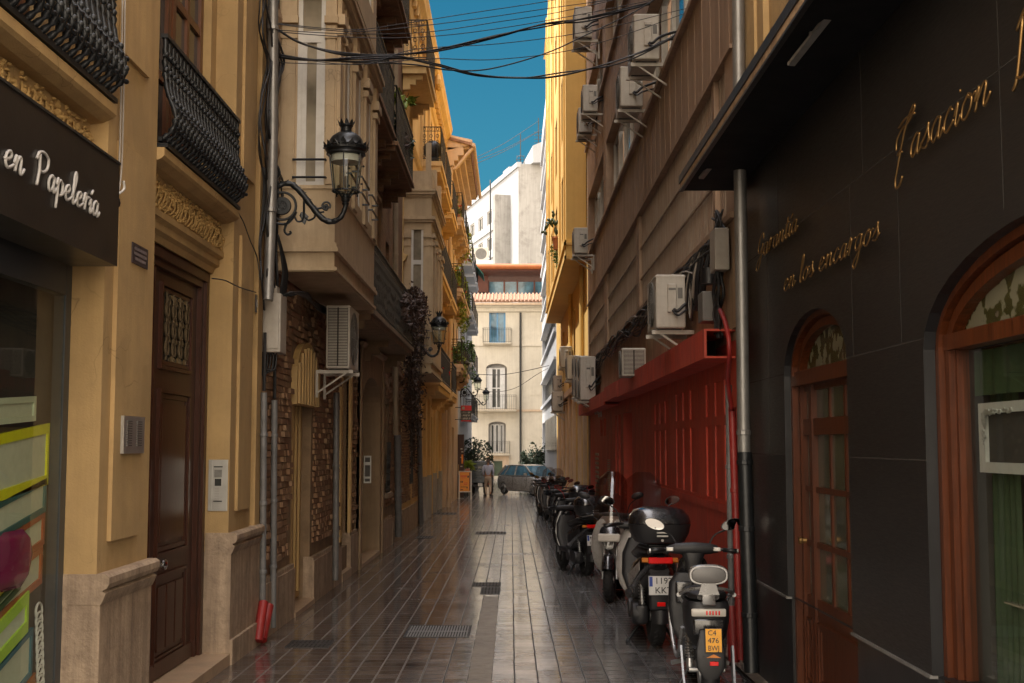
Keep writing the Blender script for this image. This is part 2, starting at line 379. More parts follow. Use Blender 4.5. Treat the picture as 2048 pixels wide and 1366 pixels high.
def paint(name, c, metal=.3, rough=.28, coat=.6):
    m, nt, b = newmat(name); v = objco(nt)
    f = noise_n(nt, v, 5, 5); cc = ramp(nt, f, [(.3, sc((*c, 1), .8)), (.7, sc((*c, 1), 1.1))])
    nt.links.new(cc, b.inputs['Base Color']); b.inputs['Metallic'].default_value = metal
    r = ramp(nt, noise_n(nt, v, 14, 6, .7), [(.35, (rough*.7,)*3), (.75, (min(1, rough*1.7),)*3)]); nt.links.new(r, b.inputs['Roughness'])
    b.inputs['Coat Weight'].default_value = coat; b.inputs['Coat Roughness'].default_value = .1
    return m
M['pblack'] = paint('gloss_black_paint', (.012, .012, .014), 0, .22)
M['pwhite'] = paint('pearl_white_paint', (.33, .31, .29), 0, .3)
M['psilver'] = paint('silver_paint', (.30, .30, .30), .7, .3)
M['pwine'] = paint('wine_red_paint', (.05, .006, .009), .1, .38, .25)
M['pred'] = paint('red_panel_paint', (.35, .012, .012), 0, .3)
M['pgrey'] = paint('warm_grey_paint', (.14, .13, .12), .5, .3)
M['pcar'] = paint('grey_car_paint', (.42, .40, .37), .3, .28)
M['pvan'] = paint('dark_blue_van_paint', (.012, .022, .035), .1, .3)
M['matt'] = mat('matt_dark_plastic', (.011, .011, .013), .5, var=.2, vs=6, grain=150, bmp=.15, local=True)
def flat(name, c, rough=.4, metal=0.0, emit=None):
    m, nt, b = newmat(name); v = objco(nt); f = noise_n(nt, v, 20, 3)
    cc = ramp(nt, f, [(.2, sc((*c, 1), .9)), (.8, sc((*c, 1), 1.08))]); nt.links.new(cc, b.inputs['Base Color'])
    b.inputs['Roughness'].default_value = rough; b.inputs['Metallic'].default_value = metal
    if emit: b.inputs['Emission Color'].default_value = (*emit[0], 1); b.inputs['Emission Strength'].default_value = emit[1]
    return m
M['silverframe'] = flat('silver_frame_metal', (.55, .54, .51), .3, .35)
M['pad'] = flat('silver_grey_pad', (.15, .145, .14), .35)
M['shopframe'] = flat('dark_steel_frame', (.05, .058, .065), .4, .3)
M['redlens'] = flat('red_lamp_lens', (.75, .01, .008), .2)
M['orangelens'] = flat('amber_lamp_lens', (.6, .2, .03), .2)
M['clearlens'] = flat('clear_lamp_lens', (.5, .47, .42), .12)
M['mirror'] = flat('mirror_glass', (.38, .38, .38), .03, 1.0)
M['chrome'] = flat('chrome', (.7, .7, .7), .12, 1.0)
M['platewhite'] = flat('white_number_plate', (.62, .62, .60), .35)
M['plateyellow'] = flat('yellow_number_plate', (.85, .38, .01), .35)
M['plateblue'] = flat('blue_plate_band', (.01, .05, .3), .35)
M['ink'] = flat('black_ink', (.01, .01, .012), .5)
M['redink'] = flat('red_ink', (.6, .02, .015), .5)
M['skin'] = flat('skin', (.35, .18, .11), .55)
M['hair'] = flat('grey_hair', (.08, .06, .05), .8)
M['shirt'] = mat('lavender_shirt_cloth', (.40, .43, .58), .9, var=.15, vs=8, grain=90, bmp=.3, local=True)
M['trousers'] = mat('beige_trouser_cloth', (.42, .33, .26), .9, var=.15, vs=8, grain=90, bmp=.3, local=True)
M['shoe'] = flat('dark_shoe_leather', (.03, .02, .015), .5)
def glasspane(name, tint=(.02, .022, .02), rough=.07, clear=0.0):
    """dark reflective pane; clear>0 lets that share of light through"""
    m, nt, b = newmat(name); v = texco(nt)
    f = noise_n(nt, v, 1.3, 4); c = ramp(nt, f, [(.3, sc((*tint, 1), .6)), (.7, sc((*tint, 1), 1.8))])
    nt.links.new(c, b.inputs['Base Color']); b.inputs['Roughness'].default_value = rough
    bump(nt, b, noise_n(nt, v, 1.1, 2), .04, .05)
    if clear > 0:
        t = N(nt, 'ShaderNodeBsdfTransparent'); t.inputs['Color'].default_value = (.86, .90, .86, 1)
        g = N(nt, 'ShaderNodeBsdfGlossy'); g.inputs['Roughness'].default_value = .02
        lw = N(nt, 'ShaderNodeLayerWeight'); lw.inputs['Blend'].default_value = .5
        mx = N(nt, 'ShaderNodeMixShader'); k = math_n(nt, 'ADD', math_n(nt, 'MULTIPLY', math_n(nt, 'POWER', lw.outputs['Facing'], 5.0), clear*.9), .04)
        nt.links.new(k, mx.inputs[0]); nt.links.new(t.outputs[0], mx.inputs[1]); nt.links.new(g.outputs[0], mx.inputs[2])
        nt.links.new(mx.outputs[0], nt.nodes['Material Output'].inputs['Surface'])
    return m
M['glass'] = glasspane('dark_window_glass')
M['glassblue'] = glasspane('painted_sky_glass', (.05, .12, .17), .04)  # blue sky reflection put into the pane's base colour
M['glasspale'] = glasspane('curtained_window_glass', (.22, .19, .14), .12)
M['shopglass'] = glasspane('clear_shop_glass', clear=1.0)
M['lampglass'] = glasspane('clear_lantern_glass', clear=1.3)
def smoked():
    m, nt, b = newmat('smoked_windscreen'); v = objco(nt)
    t = N(nt, 'ShaderNodeBsdfTransparent'); t.inputs['Color'].default_value = (.62, .55, .52, 1)
    g = N(nt, 'ShaderNodeBsdfGlossy'); g.inputs['Roughness'].default_value = .08
    lw = N(nt, 'ShaderNodeLayerWeight'); lw.inputs['Blend'].default_value = .35
    mx = N(nt, 'ShaderNodeMixShader'); nt.links.new(math_n(nt, 'ADD', math_n(nt, 'MULTIPLY', noise_n(nt, v, 9, 3), .14), math_n(nt, 'MULTIPLY', lw.outputs['Fresnel'], .32)), mx.inputs[0])
    nt.links.new(t.outputs[0], mx.inputs[1]); nt.links.new(g.outputs[0], mx.inputs[2]); nt.links.new(mx.outputs[0], nt.nodes['Material Output'].inputs['Surface'])
    return m
M['smoked'] = smoked()
def brickmat(name, c1, c2, mortar, plane='YZ'):
    m, nt, b = newmat(name); g = N(nt, 'ShaderNodeNewGeometry'); sp = N(nt, 'ShaderNodeSeparateXYZ'); nt.links.new(g.outputs['Position'], sp.inputs[0])
    cb = N(nt, 'ShaderNodeCombineXYZ'); nt.links.new(math_n(nt, 'ADD', sp.outputs['X'], sp.outputs['Y']), cb.inputs['X']); nt.links.new(sp.outputs['Z'], cb.inputs['Y'])
    bt = N(nt, 'ShaderNodeTexBrick'); bt.inputs['Scale'].default_value = 1; bt.inputs['Brick Width'].default_value = .25; bt.inputs['Row Height'].default_value = .075
    bt.inputs['Mortar Size'].default_value = .011; bt.inputs['Mortar Smooth'].default_value = .3; bt.inputs['Bias'].default_value = 0
    bt.inputs['Color1'].default_value = c1; bt.inputs['Color2'].default_value = c2; bt.inputs['Mortar'].default_value = mortar
    nt.links.new(cb.outputs[0], bt.inputs['Vector'])
    f = noise_n(nt, g.outputs['Position'], 7, 5); c = mix(nt, .55, bt.outputs['Color'], ramp(nt, f, [(.3, sc(c1, .4)), (.7, sc(c2, 1.5))]))
    nt.links.new(c, b.inputs['Base Color']); b.inputs['Roughness'].default_value = .85
    h = math_n(nt, 'ADD', math_n(nt, 'MULTIPLY', bt.outputs['Fac'], -1.0), math_n(nt, 'MULTIPLY', f, .6)); bump(nt, b, h, .8, .02); return m
M['brickwall'] = brickmat('old_brick_wall', (.27, .15, .075, 1), (.20, .10, .05, 1), (.22, .16, .10, 1))
M['mortar'] = mat('old_mortar', (.25, .17, .10), .9, var=.3, vs=4, grain=50, bmp=.4)
def brickunit():
    m, nt, b = newmat('single_brick_face'); g = N(nt, 'ShaderNodeNewGeometry')
    c0 = ramp(nt, g.outputs['Random Per Island'], [(0, (.22, .115, .06)), (.35, (.29, .155, .08)), (.7, (.33, .185, .095)), (1, (.40, .26, .15))])
    f = noise_n(nt, g.outputs['Position'], 2.2, 5); c = mix(nt, .45, c0, ramp(nt, f, [(.35, (.15, .085, .05)), (.7, (.33, .22, .13))]))
    nt.links.new(c, b.inputs['Base Color']); b.inputs['Roughness'].default_value = .85; bump(nt, b, noise_n(nt, g.outputs['Position'], 55, 4), .5, .01); return m
M['brick'] = brickunit()
def text_mesh(s, size, mats, parent, F, a, z, d, name='lettering', adv=1, bold=0.0, ext=0.002, width=None, spacing=1.0, sharp=None):
    """block capitals on a frame plane; a,z = left baseline as read"""
    cu = bpy.data.curves.new(name, 'FONT'); cu.body = s; cu.size = size; cu.offset = bold; cu.extrude = ext; cu.space_character = spacing; cu.resolution_u = 2
    ob = bpy.data.objects.new('tmp', cu); COL.objects.link(ob); bpy.context.view_layer.update()
    me = bpy.data.meshes.new_from_object(ob.evaluated_get(bpy.context.evaluated_depsgraph_get())); bpy.data.objects.remove(ob)
    w = max((v.co.x for v in me.vertices), default=1); k = (width/w) if width else 1
    off = wloc(parent) if parent else Vector((0, 0, 0))
    for v in me.vertices: v.co = F.pt(a+adv*v.co.x*k, z+v.co.y, d+v.co.z+ext)-off
    me.materials.clear(); me.materials.append(mats)
    o = bpy.data.objects.new(name, me); COL.objects.link(o); o.parent = parent; return o
def marks(parent, m, F, a0, a1, z, h, d, seed=1, name='lettering'):
    """a line of lettering too small to read"""
    mb = MB(); rn = random.Random(seed); a = a0
    while a < a1-h*.3:
        w = h*rn.uniform(.35, .6); mb.fbox(F, a, min(a1, a+w*.35), z, z+h, d, d+.002)
        if rn.random() < .7: mb.fbox(F, a+w*.35+.0005, min(a1, a+w), z+h*rn.choice((0, .4, .78)), z+h*rn.choice((.2, .55, 1)) if False else z+h, d, d+.0015)
        a += w+h*.18
    return mb.build(name, m, parent)
# handwriting strokes: x, y per point; x-height 1
GLY = {
 'e': (.95, [[(0, .45), (.35, .5), (.62, .78), (.45, 1.0), (.15, .75), (.12, .25), (.4, 0), (.95, .35)]]),
 'n': (1.05, [[(0, .45), (.15, .95), (.2, .7), (.14, 0)], [(.16, .35), (.45, .95), (.66, .85), (.64, .2), (.78, 0), (1.05, .4)]]),
 'm': (1.5, [[(0, .45), (.15, .95), (.14, 0)], [(.16, .35), (.4, .95), (.58, .85), (.56, 0)], [(.58, .35), (.85, .95), (1.03, .85), (1.02, .2), (1.15, 0), (1.5, .4)]]),
 'a': (1.0, [[(.66, .85), (.4, 1.0), (.1, .65), (.1, .2), (.32, 0), (.6, .35), (.68, .95), (.66, .2), (.78, 0), (1.0, .35)]]),
 'r': (.8, [[(0, .45), (.15, 1.1), (.3, .9), (.2, 0)], [(.22, .4), (.45, .9), (.8, .95)]]),
 'i': (.5, [[(0, .45), (.18, .95), (.16, .2), (.28, 0), (.5, .35)], [(.2, 1.35), (.24, 1.42)]]),
 'I': (.5, [[(0, .45), (.18, .95), (.16, .2), (.28, 0), (.5, .35)], [(.18, 1.3), (.38, 1.6)]]),
 'l': (.55, [[(0, .4), (.35, 1.5), (.3, 2.1), (.14, 1.8), (.12, .3), (.28, 0), (.55, .35)]]),
 'o': (.95, [[(.4, 1.0), (.1, .65), (.12, .15), (.4, 0), (.68, .35), (.66, .8), (.4, 1.0), (.5, .8), (.95, .85)]]),
 's': (.75, [[(0, .3), (.35, .75), (.42, 1.1), (.45, .8), (.6, .4), (.45, .02), (.12, .1)], [(.5, .1), (.75, .35)]]),
 'c': (.8, [[(.6, .8), (.4, 1.0), (.12, .65), (.12, .2), (.38, 0), (.8, .35)]]),
 'g': (1.0, [[(.66, .85), (.4, 1.0), (.1, .65), (.12, .2), (.36, .05), (.66, .5), (.68, .95), (.62, -.5), (.35, -1.1), (.1, -.8), (.4, -.3), (1.0, .35)]]),
 't': (.6, [[(.05, .4), (.28, 1.6), (.2, .3), (.32, 0), (.6, .35)], [(0, 1.15), (.55, 1.2)]]),
 'd': (1.0, [[(.66, .85), (.4, 1.0), (.1, .65), (.12, .15), (.36, 0), (.64, .4), (.76, 2.1), (.68, .3), (.8, 0), (1.0, .35)]]),
 'p': (1.0, [[(0, .6), (.15, 1.0), (.12, -.9)], [(.14, .7), (.4, 1.0), (.72, .75), (.66, .15), (.35, 0), (.14, .15)], [(.6, .1), (1.0, .35)]]),
 'P': (1.35, [[(.2, 1.9), (.28, .9), (.15, -.1)], [(-.1, 1.5), (.1, 1.95), (.6, 2.1), (1.15, 1.85), (1.1, 1.2), (.6, .85), (.25, .95)]]),
 'G': (1.35, [[(1.05, 1.5), (.95, 2.0), (.6, 2.0), (.25, 1.5), (.2, .8), (.5, .45), (.95, .8), (1.05, 1.15), (.95, .2), (.75, -.7), (.4, -1.0), (.15, -.6), (.6, 0), (1.35, .4)]]),
 'T': (1.3, [[(-.2, 1.95), (.4, 2.15), (1.3, 2.05)], [(-.15, .9), (-.2, 1.4), (.2, 1.75), (.8, 1.9), (1.2, 2.3), (1.05, 2.5), (.6, 1.9), (.35, 1.0), (.22, 0), (.14, -.6), (.3, -1.0), (.65, -.95), (.8, -.6)], [(.05, .6), (.25, .75), (.5, .6)]]),
 'D': (1.6, [[(.3, 1.9), (.25, .2), (.0, -.2)], [(-.1, 1.6), (.5, 2.1), (1.2, 1.6), (1.25, .6), (.7, .05), (.2, .15)]]),
}
def script_text(s, F, a, z, d, xh, adv, wscale, r, m, parent, name='lettering', slant=.25, flatd=None, rise=0.0, nx=4, one=False):
    x = 0; out = []; mb = MB()
    for ch in s:
        if ch == ' ':
            x += .7; continue
        w, strokes = GLY[ch]
        if not one: mb = MB()
        for st in strokes:
            pts = catmull([(x+px+slant*py, py, 0) for px, py in st], nx)
            mb.tube([F.pt(a+adv*p.x*xh*wscale, z+p.y*xh+rise*p.x*xh, d) for p in pts], r, 6)
        x += w
        if not one: out.append(mb.build(name, m, parent, smooth=True))
    if one: out.append(mb.build(name, m, parent, smooth=True))
    return out
# ------------------------------------------------------------------ world and light
EL, FWD = R(66), R(7)
sun_dir = Vector((-math.cos(EL)*math.cos(FWD), math.cos(EL)*math.sin(FWD), math.sin(EL)))
w = bpy.data.worlds.new('World'); SC.world = w; w.use_nodes = True
nt = w.node_tree; bg = nt.nodes['Background']
sky = N(nt, 'ShaderNodeTexSky'); sky.sky_type = 'NISHITA'; sky.sun_disc = False
sky.sun_elevation = EL; sky.sun_rotation = math.atan2(sun_dir.x, sun_dir.y)
sky.air_density = 1.3; sky.dust_density = .3; sky.ozone_density = 3.0; sky.altitude = 0
hs = N(nt, 'ShaderNodeHueSaturation'); hs.inputs['Saturation'].default_value = .55
nt.links.new(sky.outputs[0], hs.inputs['Color'])
tc = N(nt, 'ShaderNodeTexCoord'); sx = N(nt, 'ShaderNodeSeparateXYZ'); nt.links.new(tc.outputs['Generated'], sx.inputs[0])
warm = mix(nt, 1.0, hs.outputs[0], (1.75, 1.42, 1.10, 1), 'MULTIPLY')
def rng(v, a, b_, c=0, d=1):
    m_ = N(nt, 'ShaderNodeMapRange'); m_.interpolation_type = 'SMOOTHSTEP'
    for k, q in zip(('From Min', 'From Max', 'To Min', 'To Max'), (a, b_, c, d)): m_.inputs[k].default_value = q
    nt.links.new(v, m_.inputs['Value']); return m_.outputs['Result']
# brightness added to light the facades, a veil low behind the street mouth, deep clear blue straight down the street
zen = rng(sx.outputs['Z'], .55, .95, 1.0, 2.2); zz_ = N(nt, 'ShaderNodeCombineXYZ')
for k in range(3): nt.links.new(zen, zz_.inputs[k])
warm = mix(nt, 1.0, warm, zz_.outputs[0], 'MULTIPLY')
sky_fill = math_n(nt, 'MULTIPLY', rng(sx.outputs['Y'], -.95, -.1, 1, 0), rng(sx.outputs['Z'], .1, .9, 1, .25))
warm = mix(nt, sky_fill, warm, (10.5, 8.9, 6.9, 1))
blue = ramp(nt, sx.outputs['Z'], [(0, (.35, .95, 1.15)), (.17, (.11, .57, .84)), (.42, (.026, .29, .57))])
deep = rng(sx.outputs['Y'], .35, .8)
fin = mix(nt, deep, warm, blue)
nt.links.new(fin, bg.inputs['Color']); bg.inputs['Strength'].default_value = .15
sl = bpy.data.lights.new('sun', 'SUN'); sl.energy = 2.0; sl.angle = R(.53); sl.color = (1, .95, .86)
so = bpy.data.objects.new('sun', sl); COL.objects.link(so); so.rotation_euler = sun_dir.to_track_quat('Z', 'Y').to_euler(); so.location = sun_dir*40
SC.view_settings.view_transform = 'Standard'; SC.view_settings.look = 'None'; SC.view_settings.exposure = 1.9; SC.view_settings.gamma = 1
SC.cycles.max_bounces = 12; SC.cycles.diffuse_bounces = 6; SC.cycles.glossy_bounces = 4; SC.cycles.use_denoising = True
try: SC.cycles.denoiser = 'OPENIMAGEDENOISE'
except Exception: pass
SC.cycles.sample_clamp_indirect = 8; SC.cycles.caustics_reflective = False
# ------------------------------------------------------------------ ground
def paving():
    m, nt, b = newmat('polished_street_paving'); g = N(nt, 'ShaderNodeNewGeometry'); pos = g.outputs['Position']
    sp = N(nt, 'ShaderNodeSeparateXYZ'); nt.links.new(pos, sp.inputs[0]); X, Y = sp.outputs['X'], sp.outputs['Y']
    wob = math_n(nt, 'MULTIPLY', math_n(nt, 'SUBTRACT', noise_n(nt, pos, 1.5, 2), .5), .012)
    def joint(c, per, off, wd):
        t = math_n(nt, 'FRACT', math_n(nt, 'DIVIDE', math_n(nt, 'ADD', math_n(nt, 'ADD', c, wob), 100-off), per))
        dd = math_n(nt, 'MULTIPLY', math_n(nt, 'ABSOLUTE', math_n(nt, 'SUBTRACT', t, .5)), 1.0)   # .5 at joint
        mr = N(nt, 'ShaderNodeMapRange'); mr.inputs['From Min'].default_value = .5-wd/per; mr.inputs['From Max'].default_value = .5-wd/per*.35
        nt.links.new(dd, mr.inputs['Value']); return mr.outputs['Result']
    jx = joint(X, .2, .03, .009); jy = joint(Y, .2, 0, .008)
    cell = N(nt, 'ShaderNodeCombineXYZ')
    nt.links.new(math_n(nt, 'FLOOR', math_n(nt, 'DIVIDE', math_n(nt, 'ADD', X, 100-.03), .2)), cell.inputs[0]); nt.links.new(math_n(nt, 'FLOOR', math_n(nt, 'DIVIDE', Y, .2)), cell.inputs[1])
    wn = N(nt, 'ShaderNodeTexWhiteNoise', noise_dimensions='3D'); nt.links.new(cell.outputs[0], wn.inputs['Vector'])
    base = ramp(nt, wn.outputs['Value'], [(0, (.078, .060, .050)), (.6, (.11, .088, .074)), (1, (.15, .122, .105))])
    # pale sheen painted along the middle, darker grey on the scooters' side
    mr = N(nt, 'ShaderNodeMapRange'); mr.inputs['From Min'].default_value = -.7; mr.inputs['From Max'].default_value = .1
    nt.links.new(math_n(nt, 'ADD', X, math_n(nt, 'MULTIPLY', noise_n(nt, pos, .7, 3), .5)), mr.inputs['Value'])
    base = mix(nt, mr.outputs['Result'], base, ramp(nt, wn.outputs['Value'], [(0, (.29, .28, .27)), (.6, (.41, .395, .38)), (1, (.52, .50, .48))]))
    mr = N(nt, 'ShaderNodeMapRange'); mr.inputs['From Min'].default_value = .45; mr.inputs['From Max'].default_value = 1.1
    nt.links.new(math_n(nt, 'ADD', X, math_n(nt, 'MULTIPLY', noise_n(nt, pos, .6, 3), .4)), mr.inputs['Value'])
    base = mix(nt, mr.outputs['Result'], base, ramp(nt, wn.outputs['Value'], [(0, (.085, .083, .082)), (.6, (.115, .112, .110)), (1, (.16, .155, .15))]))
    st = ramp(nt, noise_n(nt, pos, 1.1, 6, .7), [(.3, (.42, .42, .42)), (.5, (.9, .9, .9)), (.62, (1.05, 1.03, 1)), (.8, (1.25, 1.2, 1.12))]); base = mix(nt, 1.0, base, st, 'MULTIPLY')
    spot = ramp(nt, noise_n(nt, pos, 26, 4, .6), [(.68, (0, 0, 0)), (.76, (1, 1, 1))]); base = mix(nt, math_n(nt, 'MULTIPLY', spot, .5), base, (.22, .19, .16, 1))
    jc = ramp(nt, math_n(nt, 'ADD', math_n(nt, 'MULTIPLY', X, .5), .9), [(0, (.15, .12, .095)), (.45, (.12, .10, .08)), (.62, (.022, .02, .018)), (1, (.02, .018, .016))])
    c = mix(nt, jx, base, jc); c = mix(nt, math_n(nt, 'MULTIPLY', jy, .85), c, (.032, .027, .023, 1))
    nt.links.new(c, b.inputs['Base Color'])
    r = ramp(nt, noise_n(nt, pos, 1.6, 6, .7), [(.3, (.08,)*3), (.55, (.14,)*3), (.75, (.36,)*3)])
    r = mix(nt, math_n(nt, 'MAXIMUM', jx, math_n(nt, 'MULTIPLY', jy, .6)), r, (.8, .8, .8, 1)); nt.links.new(r, b.inputs['Roughness'])
    b.inputs['Specular IOR Level'].default_value = .9
    h = math_n(nt, 'ADD', math_n(nt, 'MULTIPLY', math_n(nt, 'MAXIMUM', jx, jy), -1.0), math_n(nt, 'MULTIPLY', wn.outputs['Value'], .25))
    n1 = bump(nt, b, h, .4, .003); bump(nt, b, noise_n(nt, pos, 9, 3), .05, .01, n1)
    return m
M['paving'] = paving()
M['concrete'] = mat('worn_concrete', (.22, .185, .145), .38, var=.35, vs=6, grain=40, bmp=.35, dirt=(.08, .065, .05, 1), dirtamt=.6)
M['asphalt'] = mat('asphalt', (.07, .065, .06), .8, var=.2, vs=1, grain=60, bmp=.3)
def sheet(x0, x1, y0, y1, dz, nx=1, step=4):
    mb = MB(); ys = [y0]
    for yy in (-12, 60):
        if y0 < yy < y1: ys.append(yy)
    ys.append(y1); ys.sort()
    for i in range(len(ys)-1):
        mb.quad((x0, ys[i], gz(ys[i])+dz), (x1, ys[i], gz(ys[i])+dz), (x1, ys[i+1], gz(ys[i+1])+dz), (x0, ys[i+1], gz(ys[i+1])+dz))
    return mb
struct('ground', sheet(-900, 900, -900, 1500, -.02), mat('pale_city_ground', (.27, .23, .18), .8, var=.2, vs=1, grain=60, bmp=.3))
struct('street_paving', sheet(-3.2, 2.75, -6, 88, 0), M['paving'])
cs = MB()
rr = random.Random(3); ys = 8.0; L = []
for sgn in (0, 1):
    row = []
    for k in range(33):
        y = 8+k*.28; row.append((-.372+.206*sgn+rr.uniform(-.008, .008), y, gz(y)+.004))
    L.append(row)
for k in range(32): cs.quad(L[0][k], L[1][k], L[1][k+1], L[0][k+1])
struct('concrete_strip', cs, M['concrete'])
mbk = sheet(2.02, 2.3, 5, 57, .03)
struct('kerb_strip', mbk, M['concrete'])
# inspection covers and drains let into the paving
def cover(u0, u1, v0, v1, label, slots, name='drain_grate', cat='drain grate', frame=.02):
    y0 = P(0, v1, Z=gz(12)).y; y1 = P(0, v0, Z=gz(12)).y
    for _ in range(6): y0 = P(0, v1, Z=gz(y0)).y; y1 = P(0, v0, Z=gz(y1)).y
    ym = (y0+y1)/2; x0 = P(u0, 900, Y=ym).x; x1 = P(u1, 900, Y=ym).x; z = gz(ym)
    t = thing(name, label, cat, (x0, y0, z)); f = MB()
    for a, b_, c, d in ((x0, x1, y0, y0+frame), (x0, x1, y1-frame, y1), (x0, x0+frame, y0+frame, y1-frame), (x1-frame, x1, y0+frame, y1-frame)): f.box(a, b_, c, d, z-.01, z+.009)
    f.build('frame', M['irondark'], t)
    g = MB(); n = slots; w_ = (x1-x0-2*frame)/n
    for k in range(n): g.box(x0+frame+w_*k+.25*w_, x0+frame+w_*(k+.8), y0+frame, y1-frame, z-.01, z+.007)
    g.box(x0+frame, x1-frame, (y0+y1)/2-.02, (y0+y1)/2+.02, z-.01, z+.008)
    g.build('grille', M['galv'] if slots > 20 else M['irondark'], t)
    q = MB(); q.quad((x0, y0, z+.003), (x1, y0, z+.003), (x1, y1, z+.003), (x0, y1, z+.003)); q.build('pit', M['interior'], t)
cover(815, 942, 1253, 1275, 'wide metal drain grate with many slots across the street paving', 22)
cover(583, 668, 1282, 1296, 'small dark drain cover beside the red pipe ends', 9)
cover(962, 1001, 1176, 1189, 'small square iron cover at the end of the concrete strip', 5)
cover(945, 1002, 1166, 1173, 'flat rectangular cover just beyond the small square iron cover', 8)
cover(952, 1012, 1064, 1069, 'thin grate across the street level with the arched stone doorway', 8)
cover(834, 866, 1073, 1077, 'narrow dark cover near the brick wall of the street', 5)
cover(868, 912, 1026, 1030, 'distant dark cover near the yellow columns', 5)
# ------------------------------------------------------------------ shared building parts
def window(parent, F, a0, a1, z0, z1, d, fm, pm, nv=1, nh=1, w_=.05, name='window', depth=.05, rise=0, label=None):
    f = MB()
    f.fbox(F, a0, a0+w_, z0, z1, d-depth, d); f.fbox(F, a1-w_, a1, z0, z1, d-depth, d)
    f.fbox(F, a0+w_, a1-w_, z0, z0+w_, d-depth, d-.002); f.fbox(F, a0+w_, a1-w_, z1-w_, z1, d-depth, d-.002)
    for k in range(1, nv+1-0):
        if k == nv: break
        c = a0+(a1-a0)*k/nv; f.fbox(F, c-w_*.45, c+w_*.45, z0+w_, z1-w_, d-depth, d-.004)
    for k in range(1, nh):
        c = z0+(z1-z0)*k/nh; f.fbox(F, a0+w_, a1-w_, c-w_*.4, c+w_*.4, d-depth, d-.007)
    o = f.build(name, fm, parent)
    if label: o['label'] = label
    p = MB(); p.fquad(F, a0+.01, a1-.01, z0+.01, z1-.01, d-depth*.6); p.build('pane', pm, o)
    return o
def railing_mb(F, a0, a1, z, dep, h, step=.12, style='simple', sides=(1, 1), r=.009):
    mb = MB(); rn = random.Random(int(a0*100)+int(z*10))
    def run(p0, p1):
        L = (p1-p0).length; n = max(2, int(L/step)); up = Vector((0, 0, 1)); t = (p1-p0).normalized()
        mb.bar(p0+up*h, p1+up*h, .035, .022); mb.bar(p0+up*.08, p1+up*.08, .02); mb.bar(p0+up*(h-.12), p1+up*(h-.12), .016)
        for k in range(n+1):
            q = p0+(p1-p0)*k/n; mb.bar(q+up*.0, q+up*h, r*1.8)
        if style == 'ornate':
            sn = 1 if abs(t.x) > .5 else 0
            for k in range(n):
                q = p0+(p1-p0)*(k+.5)/n
                for zz, rr_ in ((.2+rn.uniform(-.05, .05), .045), (.38+rn.uniform(-.05, .05), rn.uniform(.03, .055)), (.56+rn.uniform(-.06, .06), rn.uniform(.03, .055)), (.74, .045)):
                    if zz < h-.15: mb.torus(q+up*zz, rr_, .008, ax='Y' if abs(t.x) > .5 else 'X', seg=8, rs=4)
                mb.bar(q+up*.1, q+up*(h-.12), .01)
            for k in range(0, n):
                q = p0+(p1-p0)*(k+.5)/n; mb.torus(q+up*(h-.06), .038, .007, ax='Y' if abs(t.x) > .5 else 'X', seg=8, rs=4)
    A, B_ = F.pt(a0, z, dep), F.pt(a1, z, dep)
    run(A, B_)
    if sides[0]: run(F.pt(a0, z, 0.02), A)
    if sides[1]: run(F.pt(a1, z, 0.02), B_)
    return mb
def balcony(parent, F, a0, a1, z, dep, h, slabm, style='simple', th=.14, brackets=0, step=.12, railm=None, tiled=False):
    s = MB(); s.fbox(F, a0, a1, z-th*.45, z, 0.003, dep); s.fbox(F, a0+.04, a1-.04, z-th, z-th*.45-.001, 0.003, dep-.05)
    if brackets:
        for k in range(brackets):
            c = a0+.25+(a1-a0-.5)*k/max(1, brackets-1)
            for dd, zz in ((dep*.75, .12), (dep*.5, .24), (dep*.28, .36)): s.fbox(F, c-.09, c+.09, z-th-zz, z-th-zz+.119, 0.004, dd)
    o = s.build('balcony', slabm, parent)
    railing_mb(F, a0+.03, a1-.03, z, dep-.04, h, step, style).build('railing', railm or M['irondark'], o)
    return o
def foliage(name, c, rad, n, size, m, parent=None, hang=0.0, seed=1, stems=True):
    rn = random.Random(seed); mb = MB(); st = random.getstate(); random.seed(seed)
    cl = [Vector((rn.gauss(0, .5), rn.gauss(0, .5), rn.gauss(0, .5))) for _ in range(max(4, n//40))]
    for k in range(n):
        q = rn.choice(cl); p = q+Vector((rn.gauss(0, .22), rn.gauss(0, .22), rn.gauss(0, .22)))
        if p.length > 1.15: p *= 1.15/p.length
        pos = Vector((c[0]+p.x*rad[0], c[1]+p.y*rad[1], c[2]+p.z*rad[2]-hang*rn.random()**2)); mb.leaf(pos, size*rn.uniform(.6, 1.3))
    random.setstate(st)
    return mb.build(name, m, parent, recalc=False)
def potplant(label, c, rad, n, size, m, pot=True, group=None, seed=1, name='potted_plant', flowers=0, fm=None, hang=0.0):
    t = thing(name, label, 'plant', c, group)
    if pot:
        b = MB(); b.lathe([(.07, 0), (.10, .16), (.11, .16), (.11, .19), (.09, .19)], c, 12); b.build('pot', M['terracotta'], t, smooth=True, auto=40)
    zc = c[2]+(.2 if pot else 0)+rad[2]*.8
    s = MB()
    for k in range(4):
        a = k*1.6+seed; s.tube(catmull([(c[0], c[1], c[2]+.1), (c[0]+.3*rad[0]*math.cos(a), c[1]+.3*rad[1]*math.sin(a), zc-.2*rad[2]), (c[0]+.7*rad[0]*math.cos(a), c[1]+.7*rad[1]*math.sin(a), zc+.5*rad[2])], 3), .006, 4)
    s.build('stem', M['stem'], t)
    foliage('leaves', (c[0], c[1], zc), rad, n, size, m, t, seed=seed, hang=hang)
    if flowers: foliage('flowers', (c[0], c[1], zc), (rad[0]*1.1, rad[1]*1.1, rad[2]*1.1), flowers, size*.8, fm or M['flower'], t, seed=seed+5, hang=hang)
    return t
